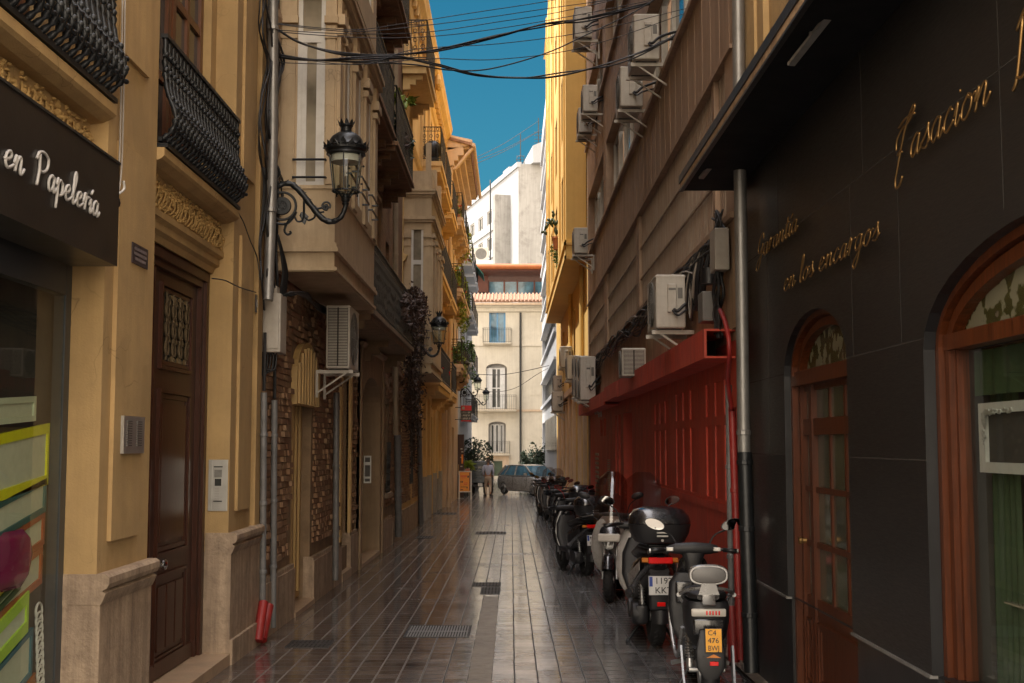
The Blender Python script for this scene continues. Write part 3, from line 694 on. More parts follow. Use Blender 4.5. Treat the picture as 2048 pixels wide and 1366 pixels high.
def pipe(name, label, pts, r, m, cat='drainpipe', clips=(), seg=12, group=None):
    mb = MB(); mb.tube(catmull(pts, 5) if len(pts) > 2 else pts, r, seg)
    o = mb.build(name, m, None, smooth=True, auto=50)
    off = Vector(pts[-1]); 
    for v in o.data.vertices: v.co -= off
    o.location = off; tag(o, label, cat, group)
    if clips:
        for z in clips:
            c = MB()
            best = min(range(len(pts)-1), key=lambda i: 0 if min(pts[i][2], pts[i+1][2]) <= z <= max(pts[i][2], pts[i+1][2]) else 1)
            a, b = Vector(pts[best]), Vector(pts[best+1]); k = (z-a.z)/(b.z-a.z) if abs(b.z-a.z) > 1e-6 else 0; q = a+(b-a)*k
            c.lathe([(r+.004, -.02), (r+.008, -.015), (r+.008, .015), (r+.004, .02)], q, seg)
            c.box(q.x-.008, q.x+.008, q.y-.015, q.y+.015, q.z-.012, q.z+.012)
            c.build('collar', m, o)
    return o
# ================================================================== ochre building
B1 = thing('ochre_building', 'ochre plaster building with stone plinths, wooden entrance door and paper shop window', 'building', (WL, 8, 0))
TOPZ = 26
w1 = MB(); FB = Frame((WL-.2, 0, 0), (0, 1, 0), (1, 0, 0))
ops = [(3.5, 7.85, -.4, 3.62, 0, .6), (8.95, 11.48, -.4, 3.5, 0, .12), (4.6, 7.2, 4.12, 7.3, 0, .12), (9.15, 11.28, 4.12, 7.3, 0, .12), (4.6, 7.2, 8.3, 11, 0, .12), (9.15, 11.28, 8.3, 11, 0, .12)]
w1.wall(FB, 2.2, 13.0, -.4, TOPZ, ops, .12)
w1.quad(FB.pt(2.2, -.4, 0), FB.pt(2.2, -.4, -8), FB.pt(2.2, TOPZ, -8), FB.pt(2.2, TOPZ, 0))
w1.quad(FB.pt(13, -.4, 0), FB.pt(13, -.4, -8), FB.pt(13, TOPZ, -8), FB.pt(13, TOPZ, 0))
w1.quad(FB.pt(2.2, -.4, -8), FB.pt(13, -.4, -8), FB.pt(13, TOPZ, -8), FB.pt(2.2, TOPZ, -8)); w1.quad(FB.pt(2.2, TOPZ, 0), FB.pt(13, TOPZ, 0), FB.pt(13, TOPZ, -8), FB.pt(2.2, TOPZ, -8))
w1.build('wall', M['ochre'], B1)
def pilaster(y0, y1, ymain, pan, strip=None):
    p = MB(); p.fbox(FL, y0, ymain, 1.0, TOPZ, -.2, 0)
    p.fbox(FL, ymain, y1, 1.0, TOPZ, -.2, -.03)
    p.fbox(FL, pan[0], pan[1], pan[2], 3.9, 0, .028); p.fbox(FL, pan[0], pan[1], 4.5, 7.2, 0, .028)
    if strip: p.fbox(FL, strip[0], strip[1], 1.0, TOPZ, -.03, .02)
    p.build('pilaster', M['ochre'], B1)
    q = MB()
    q.fbox(FL, y0-.005, y1, -.35, .92, -.23, .03)
    q.profile(FL, y0-.01, y1+.01, [(-.21, .90), (.035, .90), (.05, .93), (.065, .97), (.04, .985), (.07, 1.0), (.085, 1.03), (.085, 1.07), (.06, 1.09), (-.21, 1.09)])
    q.fbox(FL, y0-.008, y1+.008, -.35, .12, -.232, .06)
    q.build('plinth', M['stone'], B1)
pilaster(7.85, 8.95, 8.93, (8.03, 8.62, 1.28))
pilaster(11.48, 12.9, 12.4, (11.72, 12.25, 1.28), (12.55, 12.78))
pilaster(2.4, 3.5, 3.48, (2.6, 3.2, 1.28))
# door
th = MB(); th.fbox(FL, 8.9, 11.5, -.35, gz(10)+.09, -.5, .04); th.build('threshold', M['threshold'], B1)
DP = -.29
door = MB()
def panel_frame(mb, F, a0, a1, z0, z1, d, w_=.03, hh=.02):
    for k in range(2):
        e = k*w_; dd = d+hh*(1-k*.5)
        mb.fbox(F, a0+e, a1-e, z0+e, z0+e+w_*.8, d-.03, dd); mb.fbox(F, a0+e, a1-e, z1-e-w_*.8, z1-e, d-.03, dd)
        mb.fbox(F, a0+e, a0+e+w_*.8, z0+e+w_*.8, z1-e-w_*.8, d-.03, dd-.001); mb.fbox(F, a1-e-w_*.8, a1-e, z0+e+w_*.8, z1-e-w_*.8, d-.03, dd-.001)
zb = gz(10)+.09
fr = MB()
for a, b, d1 in ((8.96, 9.05, -.215), (9.05, 9.12, -.245), (11.38, 11.47, -.215), (11.31, 11.38, -.245)): fr.fbox(FL, a, b, zb, 3.47, -.34, d1)
fr.fbox(FL, 8.96, 11.47, 3.40, 3.49, -.34, -.214); fr.fbox(FL, 9.05, 11.38, 3.34, 3.40, -.34, -.244); fr.build('door_frame', M['wooddoor'], B1)
for side, (a0, a1) in enumerate(((9.12, 9.86), (9.865, 11.31))):
    d_ = MB(); d_.fbox(FL, a0, a1, zb+.01, 3.34, DP-.05, DP)
    pa, pb = (a0+.22, a1-.25) if side else (a0+.15, a1-.12)
    d_.fbox(FL, a0, a0+.045, zb+.01, 3.34, DP, DP+.03)
    panel_frame(d_, FL, pa, pb, 2.52, 3.24, DP, .04, .035); panel_frame(d_, FL, pa, pb, .98, 2.36, DP, .045, .035)
    d_.fbox(FL, pa+.12, pb-.12, 1.1, 2.24, DP, DP+.018)
    panel_frame(d_, FL, pa, pb, .12, .84, DP, .03, .03)
    for k in range(3):
        c0 = pa+.08+(pb-pa-.16)*k/3; d_.fbox(FL, c0+.02, c0+(pb-pa-.16)/3-.02, .22, .74, DP, DP+.02)
    d_.fbox(FL, a0, a1, zb+.01, zb+.14, DP, DP+.025)
    dd = d_.build('door', M['wooddoor'], B1)
    g = MB(); g.fquad(FL, pa+.07, pb-.07, 2.60, 3.17, DP+.004); g.build('pane', M['glass'], dd)
    gr = MB()
    for k in range(4):
        c = pa+.07+(pb-pa-.14)*(k+.5)/4
        gr.bar(FL.pt(c, 2.6, DP+.02), FL.pt(c, 3.17, DP+.02), .012)
        for zz in (2.7, 2.86, 3.02):
            gr.torus(FL.pt(c, zz, DP+.022), .06, .008, ax='X', seg=12, rs=4); gr.torus(FL.pt(c+.05, zz+.08, DP+.022), .035, .007, ax='X', seg=10, rs=4)
    gr.build('grille', M['bronze'], dd)
    if side:
        kb = MB(); kc = FL.pt(10.12, .93, DP)
        kb.lathe([(.0, .0), (.05, .0), (.055, .012), (.03, .02), (.016, .03), (.014, .055), (.03, .062), (.044, .078), (.044, .095), (.03, .108), (0, .112)], kc, 16, ax='X'); kb.build('knob', M['chrome'], dd, smooth=True, auto=40)
        kb = MB(); kb.lathe([(.0, .0), (.022, .0), (.022, .012), (.0, .014)], FL.pt(10.12, .80, DP+.003), 12, ax='X'); kb.build('lock', M['bronze'], dd)
    else:
        kb = MB(); kb.fbox(FL, 9.5, 9.6, 1.5, 1.53, DP, DP+.02); kb.build('letter_slot', M['bronze'], dd)
# header mouldings, frieze, ledge and balcony in both bays
def blob(mb, c, rx, ry, rz, seg=6, m=0):
    mb.add([(c[0]+rx*math.cos(a)*math.sin(b), c[1]+ry*math.sin(a)*math.sin(b), c[2]+rz*math.cos(b)) for b in (0.001, PI/4, PI/2, 3*PI/4, PI-.001) for a in (2*PI*k/seg for k in range(seg))],
           [(i*seg+k, i*seg+(k+1) % seg, (i+1)*seg+(k+1) % seg, (i+1)*seg+k) for i in range(4) for k in range(seg)], m)
for a0, a1, hd in ((3.5, 7.85, 0), (8.95, 11.48, 1)):
    mo = MB()
    if hd: mo.profile(FL, a0, a1, [(-.2, 3.49), (-.19, 3.49), (-.17, 3.54), (-.13, 3.56), (-.13, 3.62), (-.09, 3.64), (-.09, 3.69), (-.2, 3.69)])
    mo.fbox(FL, a0, a1, 3.63 if not hd else 3.69, 3.99, -.21, -.12)
    mo.profile(FL, a0-.0, a1+.0, [(-.2, 3.96), (-.04, 3.97), (.03, 4.0), (.05, 4.02), (.05, 4.08), (-.2, 4.09)])
    mo.build('ledge', M['ochre'], B1)
    fz = MB(); rn = random.Random(5+hd); n = int((a1-a0)/.17)
    for k in range(n):
        cy = a0+(k+.5)*(a1-a0)/n
        cz = 3.83+rn.uniform(-.02, .02); big = .034 if k % 2 else .028
        blob(fz, FL.pt(cy, cz, -.09), .03, .014, .014)
        for j in range(6):
            an = j*PI/3+rn.random(); blob(fz, FL.pt(cy+math.cos(an)*big, cz+math.sin(an)*big, -.104), .022, .021, .020)
        for j in range(13):
            blob(fz, FL.pt(cy+rn.uniform(-.09, .09), 3.83+rn.choice((-1, 1))*rn.uniform(.05, .125), -.114), .018, rn.uniform(.010, .030), rn.uniform(.008, .018))
    for k in range(int((a1-a0)/.09)):
        cy = a0+.05+k*.09; fz.tube(catmull([FL.pt(cy, 3.72, -.115), FL.pt(cy+.05, 3.76+.1*rn.random(), -.09), FL.pt(cy+.1, 3.9, -.11)], 3), .009, 5)
    fz.build('frieze', M['relief'], B1, smooth=True)
    sb = MB(); sb.fbox(FL, a0+.03, a1-.03, 4.09, 4.12, -.2, .065); bal = sb.build('balcony', M['iron'], B1)
    rl = MB(); n = int((a1-a0-.1)/.105)
    for k in range(n+1):
        y = a0+.06+(a1-a0-.12)*k/n
        prof = [(.0, .02), (.03, .05), (.085, .10), (.115, .17), (.11, .25), (.075, .33), (.045, .42), (.03, .52), (.025, .62), (.03, .70), (.03, .80)]
        pts = catmull([FL.pt(y+.012*math.sin(j*1.1), 4.12+z, d-.005) for j, (d, z) in enumerate(prof)], 3)
        rs = [.013+.010*abs(math.sin(i*1.25))*(1 if i % 3 else 1.8) for i in range(len(pts))]
        rl.tube(pts, rs, 6)
        for (d, z) in ((.118, .19), (.08, .34), (.03, .56), (.032, .68)): blob(rl, FL.pt(y, 4.12+z, d), .026, .024, .026)
        for (d, z) in ((.10, .12), (.10, .27)): blob(rl, FL.pt(y+.045, 4.12+z, d+.01), .02, .03, .018)
    rl.bar(FL.pt(a0+.02, 4.93, .025), FL.pt(a1-.02, 4.93, .025), .05, .03); rl.bar(FL.pt(a0+.02, 4.15, .01), FL.pt(a1-.02, 4.15, .01), .03, .03)
    rl.bar(FL.pt(a0+.02, 4.78, .027), FL.pt(a1-.02, 4.78, .027), .02, .015)
    rl.build('railing', M['iron'], bal, smooth=True, auto=60)
    b0, b1 = (4.6, 7.2) if not hd else (9.15, 11.28)
    c = (b0+b1)/2
    for q0, q1 in ((b0, c-.012), (c+.012, b1)):
        window(B1, FB, q0+.02, q1-.02, 4.14, 7.26, -.07, M['woodbrown'], M['glass'], 2, 4, .09)
    window(B1, FB, b0+.02, b1-.02, 8.32, 10.98, -.07, M['woodbrown'], M['glass'], 4, 4, .09)
# shop window
sf = MB()
sf.fbox(FL, 7.75, 7.845, -.1, 3.05, -.28, -.205); sf.fbox(FL, 3.5, 3.6, -.1, 3.05, -.28, -.205); sf.fbox(FL, 3.6, 7.75, 2.84, 3.05, -.28, -.207); sf.fbox(FL, 3.6, 7.75, -.1, .04, -.28, -.207)
shopw = sf.build('shop_window', M['shopframe'], B1)
g = MB(); g.fquad(FL, 3.6, 7.75, .04, 2.84, -.212); g.build('pane', M['shopglass'], shopw)
it = MB(); it.fbox(FL, 3.5, 7.85, -.1, 3.6, -2.6, -2.5); it.fbox(FL, 7.83, 7.849, -.1, 3.6, -2.5, -.3); it.fbox(FL, 3.501, 3.52, -.1, 3.6, -2.5, -.3); it.fbox(FL, 3.52, 7.83, -.12, -.1, -2.5, -.3)
it.fbox(FL, 3.52, 7.83, 3.1, 3.12, -2.5, -.3)
it.build('shop_interior', M['interior'], B1)
# pinned display of outsized books behind the glass
bd = thing('window_display', 'printed display of stacked bright lime, teal and orange books behind the shop glass', 'display', (WL-.4, 7, 0))
bm_ = MB(); bm_.fbox(FL, 4.4, 7.735, -.05, 2.0, -.32, -.30); bm_.build('backing_board', flat('display_backing', (.05, .045, .035), .6), bd)
pages = flat('printed_pages', (.52, .54, .40), .5); 
def book(z0, z1, y1, tilt, col, th=.035, y0=4.5, d=-.275):
    cm = flat('printed_cover', col, .35); rn = random.Random(int(z0*1000))
    bk = MB()
    def tz(y): return tilt*(y-6.8)
    pg = []
    for (a, b, zz0, zz1, mi, dd) in ((y0, y1, z0, z0+th, 0, 0), (y0, y1, z1-th, z1, 0, 0), (y1-.03, y1, z0+th, z1-th, 0, 0), (y0, y1-.03, z0+th, z1-th, 1, -.012)):
        bk.hexa([FL.pt(a, zz0+tz(a), d-.02), FL.pt(b, zz0+tz(b), d-.02), FL.pt(b, zz0+tz(b), d+dd), FL.pt(a, zz0+tz(a), d+dd),
                 FL.pt(a, zz1+tz(a), d-.02), FL.pt(b, zz1+tz(b), d-.02), FL.pt(b, zz1+tz(b), d+dd), FL.pt(a, zz1+tz(a), d+dd)], mi)
    return bk.build('book', [cm, pages], bd)
book(2.0, 2.15, 7.50, .06, (.50, .55, .40)); book(1.56, 1.94, 7.73, .10, (.62, .62, .01), .06); book(1.33, 1.54, 7.71, .17, (.01, .10, .10), .035)
book(1.11, 1.31, 7.70, .20, (.30, .06, .015), .035); book(.86, 1.09, 7.68, .22, (.34, .08, .02), .04)
book(.60, .84, 7.45, .30, (.36, .58, .03), .07, d=-.262); book(.90, .98, 7.30, .32, (.03, .07, .02), .03, d=-.255); book(1.0, 1.10, 7.05, .30, (.42, .36, .02), .02, d=-.25); book(.30, .58, 7.55, .30, (.02, .12, .16), .03, d=-.268); book(.0, .28, 7.62, .30, (.40, .12, .02), .04, d=-.268)
ap = MB()
ap.lathe([(.0, -.17), (.14, -.17), (.25, -.11), (.30, .0), (.26, .10), (.14, .16), (.05, .14), (0, .12)], FL.pt(7.12, 1.25, -.238), 20)
for i_, vtx in enumerate(ap.v): ap.v[i_] = (WL-.238+(vtx[0]-(WL-.238))*.03, vtx[1], vtx[2])
ap.build('apple', flat('printed_apple', (.22, .008, .075), .25), bd, smooth=True)
sp_ = MB()
for k in range(14): sp_.torus(FL.pt(7.56+.008*k, .9-.055*k, -.245), .05, .008, ax='X', seg=12, rs=4)
sp_.build('spiral_binding', M['upvc'], bd)
# shop sign
sg = thing('shop_sign', 'black fascia sign with white handwritten lettering en Papelería above the shop window', 'sign', (WL, 6, 3.3))
s = MB(); s.fbox(FL, 3.3, 7.6, 3.0, 3.64, -.12, .16); s.build('board', M['signblack'], sg)
s = MB(); s.fbox(FL, 3.3, 7.6, 3.635, 3.65, -.13, .168); s.build('top_trim', M['irondark'], sg)
script_text('Papelería'.replace('í', 'I'), FL, 6.235, 3.235, .168, .085, 1, 1.42, .0085, M['letterwhite'], sg, slant=.12, name='letter')
script_text('en', FL, 5.84, 3.235, .168, .085, 1, 1.42, .0085, M['letterwhite'], sg, slant=.12, name='letter')
# small fittings on the ochre facade
ic = thing('entry_intercom', 'brushed steel video intercom panel on the door jamb of the ochre building', 'intercom', (-2.7, 11.47, 1.5))
FJ = FY(11.48); i_ = MB(); i_.fbox(FJ, -2.79, -2.612, 1.29, 1.76, 0, .012); i_.fbox(FJ, -2.785, -2.755, 1.3, 1.75, .012, .018); i_.fbox(FJ, -2.647, -2.617, 1.3, 1.75, .012, .018); i_.build('plate', M['steel'], ic)
i_ = MB()
for k in range(8): i_.fbox(FJ, -2.735, -2.665, 1.60+k*.009, 1.604+k*.009, .012, .016)
i_.fbox(FJ, -2.74, -2.66, 1.69, 1.7, .012, .02); i_.fbox(FJ, -2.74, -2.66, 1.375, 1.385, .012, .02); i_.build('speaker_grille', M['black'], ic)
i_ = MB(); i_.fbox(FJ, -2.73, -2.67, 1.52, 1.585, .012, .017); i_.build('camera_window', M['glass'], ic)
for k in range(5):
    i_ = MB(); i_.fbox(FJ, -2.73, -2.685, 1.395+k*.023, 1.41+k*.023, .012, .016); i_.build('name_button', M['letterwhite'], ic)
vp = thing('vent_panel', 'old grey metal louvred doorphone panel on the ochre pilaster', 'doorphone', (-2.6, 8.4, 1.95))
i_ = MB(); i_.fbox(FL, 8.17, 8.63, 1.84, 2.09, .028, .05); i_.build('plate', M['steel'], vp)
i_ = MB()
for k in range(11):
    for a in (8.23, 8.45): i_.fbox(FL, a, a+.1, 1.89+k*.016, 1.898+k*.016, .05, .057)
i_.build('louvres', M['acgrey'], vp)
pl = MB(); pl.fbox(FL, 8.30, 8.66, 3.13, 3.27, .028, .036); o = pl.build('wall_plaque', mat('dark_enamel_plaque', (.045, .032, .035), .5, var=.3, vs=12, grain=60, bmp=.1)); tag(o, 'small dark enamel insurance plaque with worn lettering on the ochre pilaster', 'plaque')
for k, w_ in enumerate((.27, .30, .24)): marks(o, flat('faded_plaque_ink', (.14, .11, .11), .5), FL, 8.33+(.30-w_)/2, 8.33+(.30+w_)/2, 3.225-.035*k, .02, .037, k)
pl = MB(); pl.fbox(FL, 12.48, 12.58, 3.24, 3.42, .0, .012); o = pl.build('house_number_tile', mat('number_tile_glaze', (.06, .055, .055), .3, var=.2, vs=9, grain=30, bmp=0)); tag(o, 'dark house number tile reading 6 on the ochre wall edge', 'number tile')
text_mesh('6', .11, M['letterwhite'], o, FL, 12.5, 3.29, .013)
# bell cable and socket hanging down the near pilaster
def cable(label, pts, r=.006, m=None, name='wall_cable', cat='cable', group=None, n=6):
    mb = MB(); pp = catmull(pts, n) if len(pts) > 2 else pts; mb.tube(pp, r, 5)
    o = mb.build(name, m or M['cable'], None, smooth=True); off = Vector(pts[0])
    for v in o.data.vertices: v.co -= off
    o.location = off; return tag(o, label, cat, group)
hp = thing('hanging_plug', 'cut cable ends and small black connector hanging from a white hook on the ochre pilaster', 'cable', tuple(P(238, 385, X=-2.56)))
mb = MB()
for dx, dd in ((0, 0), (5, .01)): mb.tube(catmull([P(250-dx, 0, X=-2.565), P(248-dx, 150, X=-2.565), P(245-dx, 290, X=-2.565), P(242-dx, 350, X=-2.55), P(236, 395, X=-2.53)], 5), .007, 5)
mb.build('cable', M['cablegrey'], hp, smooth=True)
mb = MB(); blob(mb, P(235, 405, X=-2.52), .02, .04, .035); blob(mb, P(231, 415, X=-2.52), .018, .02, .03); mb.build('connector', M['black'], hp, smooth=True)
mb = MB(); mb.tube(catmull([P(225, 388, X=-2.56), P(236, 388, X=-2.52), P(248, 378, X=-2.52), P(247, 362, X=-2.52)], 5), .009, 6); mb.build('hook', M['upvc'], hp, smooth=True)
cable('thin black cable drooping from the balcony end to the meter box', [P(466, 412, X=-2.56), P(485, 440, X=-2.55), P(500, 480, X=-2.55), P(514, 515, X=-2.55), P(520, 560, X=-2.5)])
cable('thin grey cable from the wooden door head across to the number tile', [P(424, 557, X=-2.6), P(450, 561, X=-2.56), P(480, 575, X=-2.56), P(512, 585, X=-2.55)])
# ================================================================== brick building with bay
Y0, Y1 = 13.0, 29.5
B2 = thing('brick_building', 'old brick building with a cream bay window and arched shutters', 'building', (WL, 20, 0))
FB2 = Frame((WL-.02, 0, 0), (0, 1, 0), (1, 0, 0))
gops = [(14.8, 16.25, -.4, 3.05, .45, .16), (18.9, 19.95, .3, 3.3, 0, .14), (21.2, 24.3, -.4, 3.2, .5, .32), (25.6, 26.35, .9, 2.75, 0, .2), (28.0, 28.9, .9, 2.8, 0, .2)]
uops = []
for zz in (3.95, 7.2, 10.3): uops += [(18.6, 19.8, zz, zz+2.4, 0, .25), (22.0, 23.2, zz, zz+2.4, 0, .25), (25.6, 26.3, zz+.3, zz+2.2, 0, .25)]
w2 = MB(); w2.wall(FB2, Y0, Y1, -.5, 3.5, gops, .2); w2.build('ground_floor_backing', M['mortar'], B2)
w2 = MB(); w2.wall(FB2, Y0, Y1, 3.5, 24, uops, .25)
for y in (Y0, 34): w2.quad(FB2.pt(y, 14.5 if y > 30 else -.4, 0), FB2.pt(y, 14.5 if y > 30 else -.4, -8), FB2.pt(y, 24, -8), FB2.pt(y, 24, 0))
w2.quad(FB2.pt(Y0, -.4, -8), FB2.pt(34, -.4, -8), FB2.pt(34, 24, -8), FB2.pt(Y0, 24, -8)); w2.quad(FB2.pt(Y1, 14.5, 0), FB2.pt(34, 14.5, 0), FB2.pt(34, 24, 0), FB2.pt(Y1, 24, 0)); w2.quad(FB2.pt(Y0, 24, 0), FB2.pt(34, 24, 0), FB2.pt(34, 24, -8), FB2.pt(Y0, 24, -8))  # unseen block past the far end, added to keep sun off the brown building
w2.build('wall', M['brickwall'], B2)
# individual bricks on the ground floor, some standing proud
rn = random.Random(11); bk = MB(); H = .072
stone_zones = [(14.55, 15.0), ]
def blocked(a, b, z0, z1):
    for o in ((14.72, 16.33, -1, 3.12), (18.75, 20.1, -1, 3.42), (20.9, 24.7, -1, 3.6), (25.5, 26.45, .8, 2.85), (27.9, 29.0, .8, 2.9)):
        if a < o[1]-.01 and b > o[0]+.01 and z0 < o[3] and z1 > o[2]: return True
    return False
z = .62; row = 0
while z < 3.78:
    y = Y0+.02-(.12 if row % 2 else 0)
    while y < Y1-.05:
        L = .235 if rn.random() < .7 else .115; a, b = max(Y0+.01, y), min(Y1-.01, y+L)
        if b-a > .03 and not blocked(a, b, z, z+H-.012) and rn.random() > .03:
            d = rn.uniform(.0, .014)+(.03 if rn.random() < .22 else 0); zz = z+rn.uniform(-.004, .004)
            p = [FL.pt(a, zz, -.03), FL.pt(b, zz, -.03), FL.pt(b, zz+rn.uniform(-.003, .003), d), FL.pt(a, zz, d), FL.pt(a, zz+H-.013, -.03), FL.pt(b, zz+H-.013, -.03), FL.pt(b, zz+H-.013, d-.004), FL.pt(a, zz+H-.013, d-.004)]
            bk.hexa(p)
        y += L+.013
    z += H; row += 1
bk.build('brickwork', M['brick'], B2)
bs = MB()
for a, b, hh in ((Y0+.03, 14.8, .62), (16.25, 18.05, .60), (18.15, 18.9, .60), (19.95, 20.95, .68), (24.6, 26.9, .62), (27.0, Y1, .55)):
    a -= .007; b += .007; bs = MB(); bs.fbox(FL, a, b, -.5, gz((a+b)/2)+hh-.05, -.1, .045); bs.fbox(FL, a, b, gz((a+b)/2)+hh-.05, gz((a+b)/2)+hh, -.1, .03); bs.build('base_course', M['stone'], B2)
for a, b in ((14.8, 16.25), (18.9, 19.95), (21.3, 24.2)): st = MB(); st.fbox(FL, a, b, -.5, gz(a)+(.12 if a > 18 and a < 20 else .05), -.2, .06); st.build('step', M['threshold'], B2)
# ribbed yellow shutters in the arched opening
F1 = FL
sh = MB()
for k in range(9):
    a = 15.0+k*.13; sh.fbox(F1, a, a+.075, .05, 2.4, -.15, -.10 if k % 2 else -.12)
sh.fbox(F1, 14.806, 16.244, -.05, 2.4, -.18, -.15); sh.fbox(F1, 14.806, 14.9, -.05, 2.4, -.15, -.02)
sh.build('shutter', M['yellowmetal'], B2)
sh = MB()
Nn = 16; c = 15.525; hw = .80
arc = [(14.72, 2.38), (16.33, 2.38)]+[(c+hw*math.cos(PI*k/Nn), 2.75+.42*math.sin(PI*k/Nn)) for k in range(Nn+1)]
sh.add([FL.pt(a, z, -.05) for a, z in arc]+[FL.pt(a, z, .055) for a, z in arc], [tuple(range(len(arc))), tuple(range(2*len(arc)-1, len(arc)-1, -1))]+[(i, (i+1) % len(arc), len(arc)+(i+1) % len(arc), len(arc)+i) for i in range(len(arc))])
for k in range(8):
    a = 14.78+k*.205; h = 2.75+.42*math.sqrt(max(0, 1-((a+.04-c)/hw)**2))-.07; sh.fbox(FL, a, a+.07, 2.39, h, .055, .085)
sh.build('shutter_hood', M['yellowmetal'], B2)
# roller shutter
rs = MB()
for k in range(42): rs.fbox(FL, 18.92, 19.93, .02+k*.078, .085+k*.078, -.13, -.10)
rs.fbox(FL, 18.906, 19.944, -.3, 3.29, -.155, -.13); rs.build('roller_shutter', M['yellowmetal'], B2)
rs = MB(); rs.fbox(FL, 18.76, 18.9, .1, 3.42, -.05, .03); rs.fbox(FL, 19.95, 20.1, .1, 3.42, -.05, .03); rs.fbox(FL, 18.9, 19.95, 3.3, 3.42, -.05, .03); rs.build('shutter_surround', M['yellow'], B2)
# arched stone doorway
dw = MB(); dw.wall(Frame((WL+.05, 0, 0), (0, 1, 0), (1, 0, 0)), 20.9, 24.7, -.5, 3.62, [(21.3, 24.2, -.5, 3.12, .5, .4)], .4)
dw.fbox(FL, 20.9, 21.1, -.5, 3.62, -.02, .08); dw.fbox(FL, 24.5, 24.7, -.5, 3.62, -.02, .08)
dw.quad(FL.pt(20.9, -.5, 0), FL.pt(20.9, -.5, .05), FL.pt(20.9, 3.62, .05), FL.pt(20.9, 3.62, 0)); dw.quad(FL.pt(20.9, 3.62, 0), FL.pt(24.7, 3.62, 0), FL.pt(24.7, 3.62, .05), FL.pt(20.9, 3.62, .05))
dw.profile(FL, 20.85, 24.75, [(.05, 3.56), (.1, 3.58), (.13, 3.64), (.05, 3.65)])
dw.build('stone_doorway', mat('sandstone_surround', (.36, .25, .15), .75, var=.2, vs=2, grain=50, bmp=.35, streak=.3), B2)
dd = MB(); dd.fbox(FL, 21.31, 24.19, -.3, 3.11, -.36, -.31)
for k in range(2):
    for z0, z1 in ((.1, .9), (1.0, 2.1), (2.2, 2.8)): panel_frame(dd, FL, 21.4+k*1.4, 22.65+k*1.4, z0, z1, -.31, .04, .03)
dd.build('door', M['wooddoor'], B2)
for a0, a1 in ((25.6, 26.35), (28.0, 28.9)):
    wo = window(B2, FL, a0, a1, .9, 2.75, -.12, M['woodbrown'], M['glass'], 2, 3, .05)
    g = MB()
    for k in range(5): c = a0+.05+(a1-a0-.1)*k/4; g.bar(FL.pt(c, .9, .03), FL.pt(c, 1.95, .05), .016)
    for zz in (.95, 1.3, 1.6, 1.93): g.bar(FL.pt(a0, zz, .04), FL.pt(a1, zz, .04), .016)
    for k in range(3):
        for zz in (1.1, 1.45, 1.75): g.torus(FL.pt(a0+.15+k*.22, zz, .045), .07, .008, ax='X', seg=10, rs=4)
    g.build('grille', M['irondark'], wo)
    s_ = MB(); s_.fbox(FL, a0-.08, a1+.08, .8, .9, -.05, .09); s_.build('sill', M['stone'], B2)
for o in uops:
    window(B2, FB2, o[0], o[1], o[2], o[3], -.15, M['woodbrown'], M['glass'], 2, 3, .06)
sr = MB()
for o in uops:
    if o[0] > 25: continue
    sr.fbox(FL, o[0]-.14, o[0], o[2], o[3]+.16, -.02, .05); sr.fbox(FL, o[1], o[1]+.14, o[2], o[3]+.16, -.02, .05); sr.fbox(FL, o[0], o[1], o[3], o[3]+.16, -.02, .05); sr.fbox(FL, o[0]-.2, o[1]+.2, o[3]+.16, o[3]+.24, -.02, .12)
sr.build('window_surround', M['cream'], B2)
# cream bay
XB = -1.96; BY0, BY1 = 13.6, 17.55
FS = FY(BY0); FX = Frame((XB, 0, 0), (0, 1, 0), (1, 0, 0))
bay = MB()
sop = [(-2.40, -2.09, 4.78, 8.3, 0, .07)]; fop = [(14.25, 14.95, 4.95, 6.75, 0, .1), (15.35, 16.05, 4.95, 6.75, 0, .1), (16.5, 17.15, 4.95, 6.75, 0, .1), (14.25, 14.95, 8.0, 10, 0, .1), (15.35, 16.05, 8.0, 10, 0, .1), (16.5, 17.15, 8.0, 10, 0, .1)]
bay.wall(FS, WL-.01, XB, 3.81, 14, sop, .07); bay.wall(FX, BY0, BY1, 3.81, 14, fop, .1)
bay.wall(Frame((0, BY1, 0), (1, 0, 0), (0, 1, 0)), WL, XB, 3.81, 14, (), .07)
bay.quad((WL, BY0, 3.81), (XB, BY0, 3.81), (XB, BY1, 3.81), (WL, BY1, 3.81)); bay.quad((WL, BY0, 14), (XB, BY0, 14), (XB, BY1, 14), (WL, BY1, 14))
bayo = bay.build('bay_window', M['cream'], B2)
def bandy(mb, z0, z1, out, prof=None):
    """moulding wrapping the bay on its street and side faces"""
    mb.fbox(FS, WL, XB+out, z0, z1, -.001, out); mb.fbox(FX, BY0, BY1+out, z0, z1, -.001, out)
bm2 = MB(); bandy(bm2, 3.82, 3.86, .03); bandy(bm2, 4.03, 4.08, .045); bandy(bm2, 4.08, 4.13, .025); bandy(bm2, 4.74, 4.78, .02); bandy(bm2, 6.95, 7.0, .04); bandy(bm2, 7.0, 7.1, .09); bandy(bm2, 7.1, 7.16, .12); bandy(bm2, 7.45, 7.5, .03)
bm2.build('moulding', M['cream'], bayo)
pq = MB()
for a0, a1 in ((-2.575, -2.42), (-2.07, -1.975)):
    pq.fbox(FS, a0, a1, 4.79, 6.6, 0, .03); pq.fbox(FS, a0-.02, a1+.02, 6.45, 6.52, 0, .05); pq.fbox(FS, a0-.025, a1+.03, 6.62, 6.7, 0, .07); pq.fbox(FS, a0-.01, a1+.015, 6.7, 6.94, 0, .045)
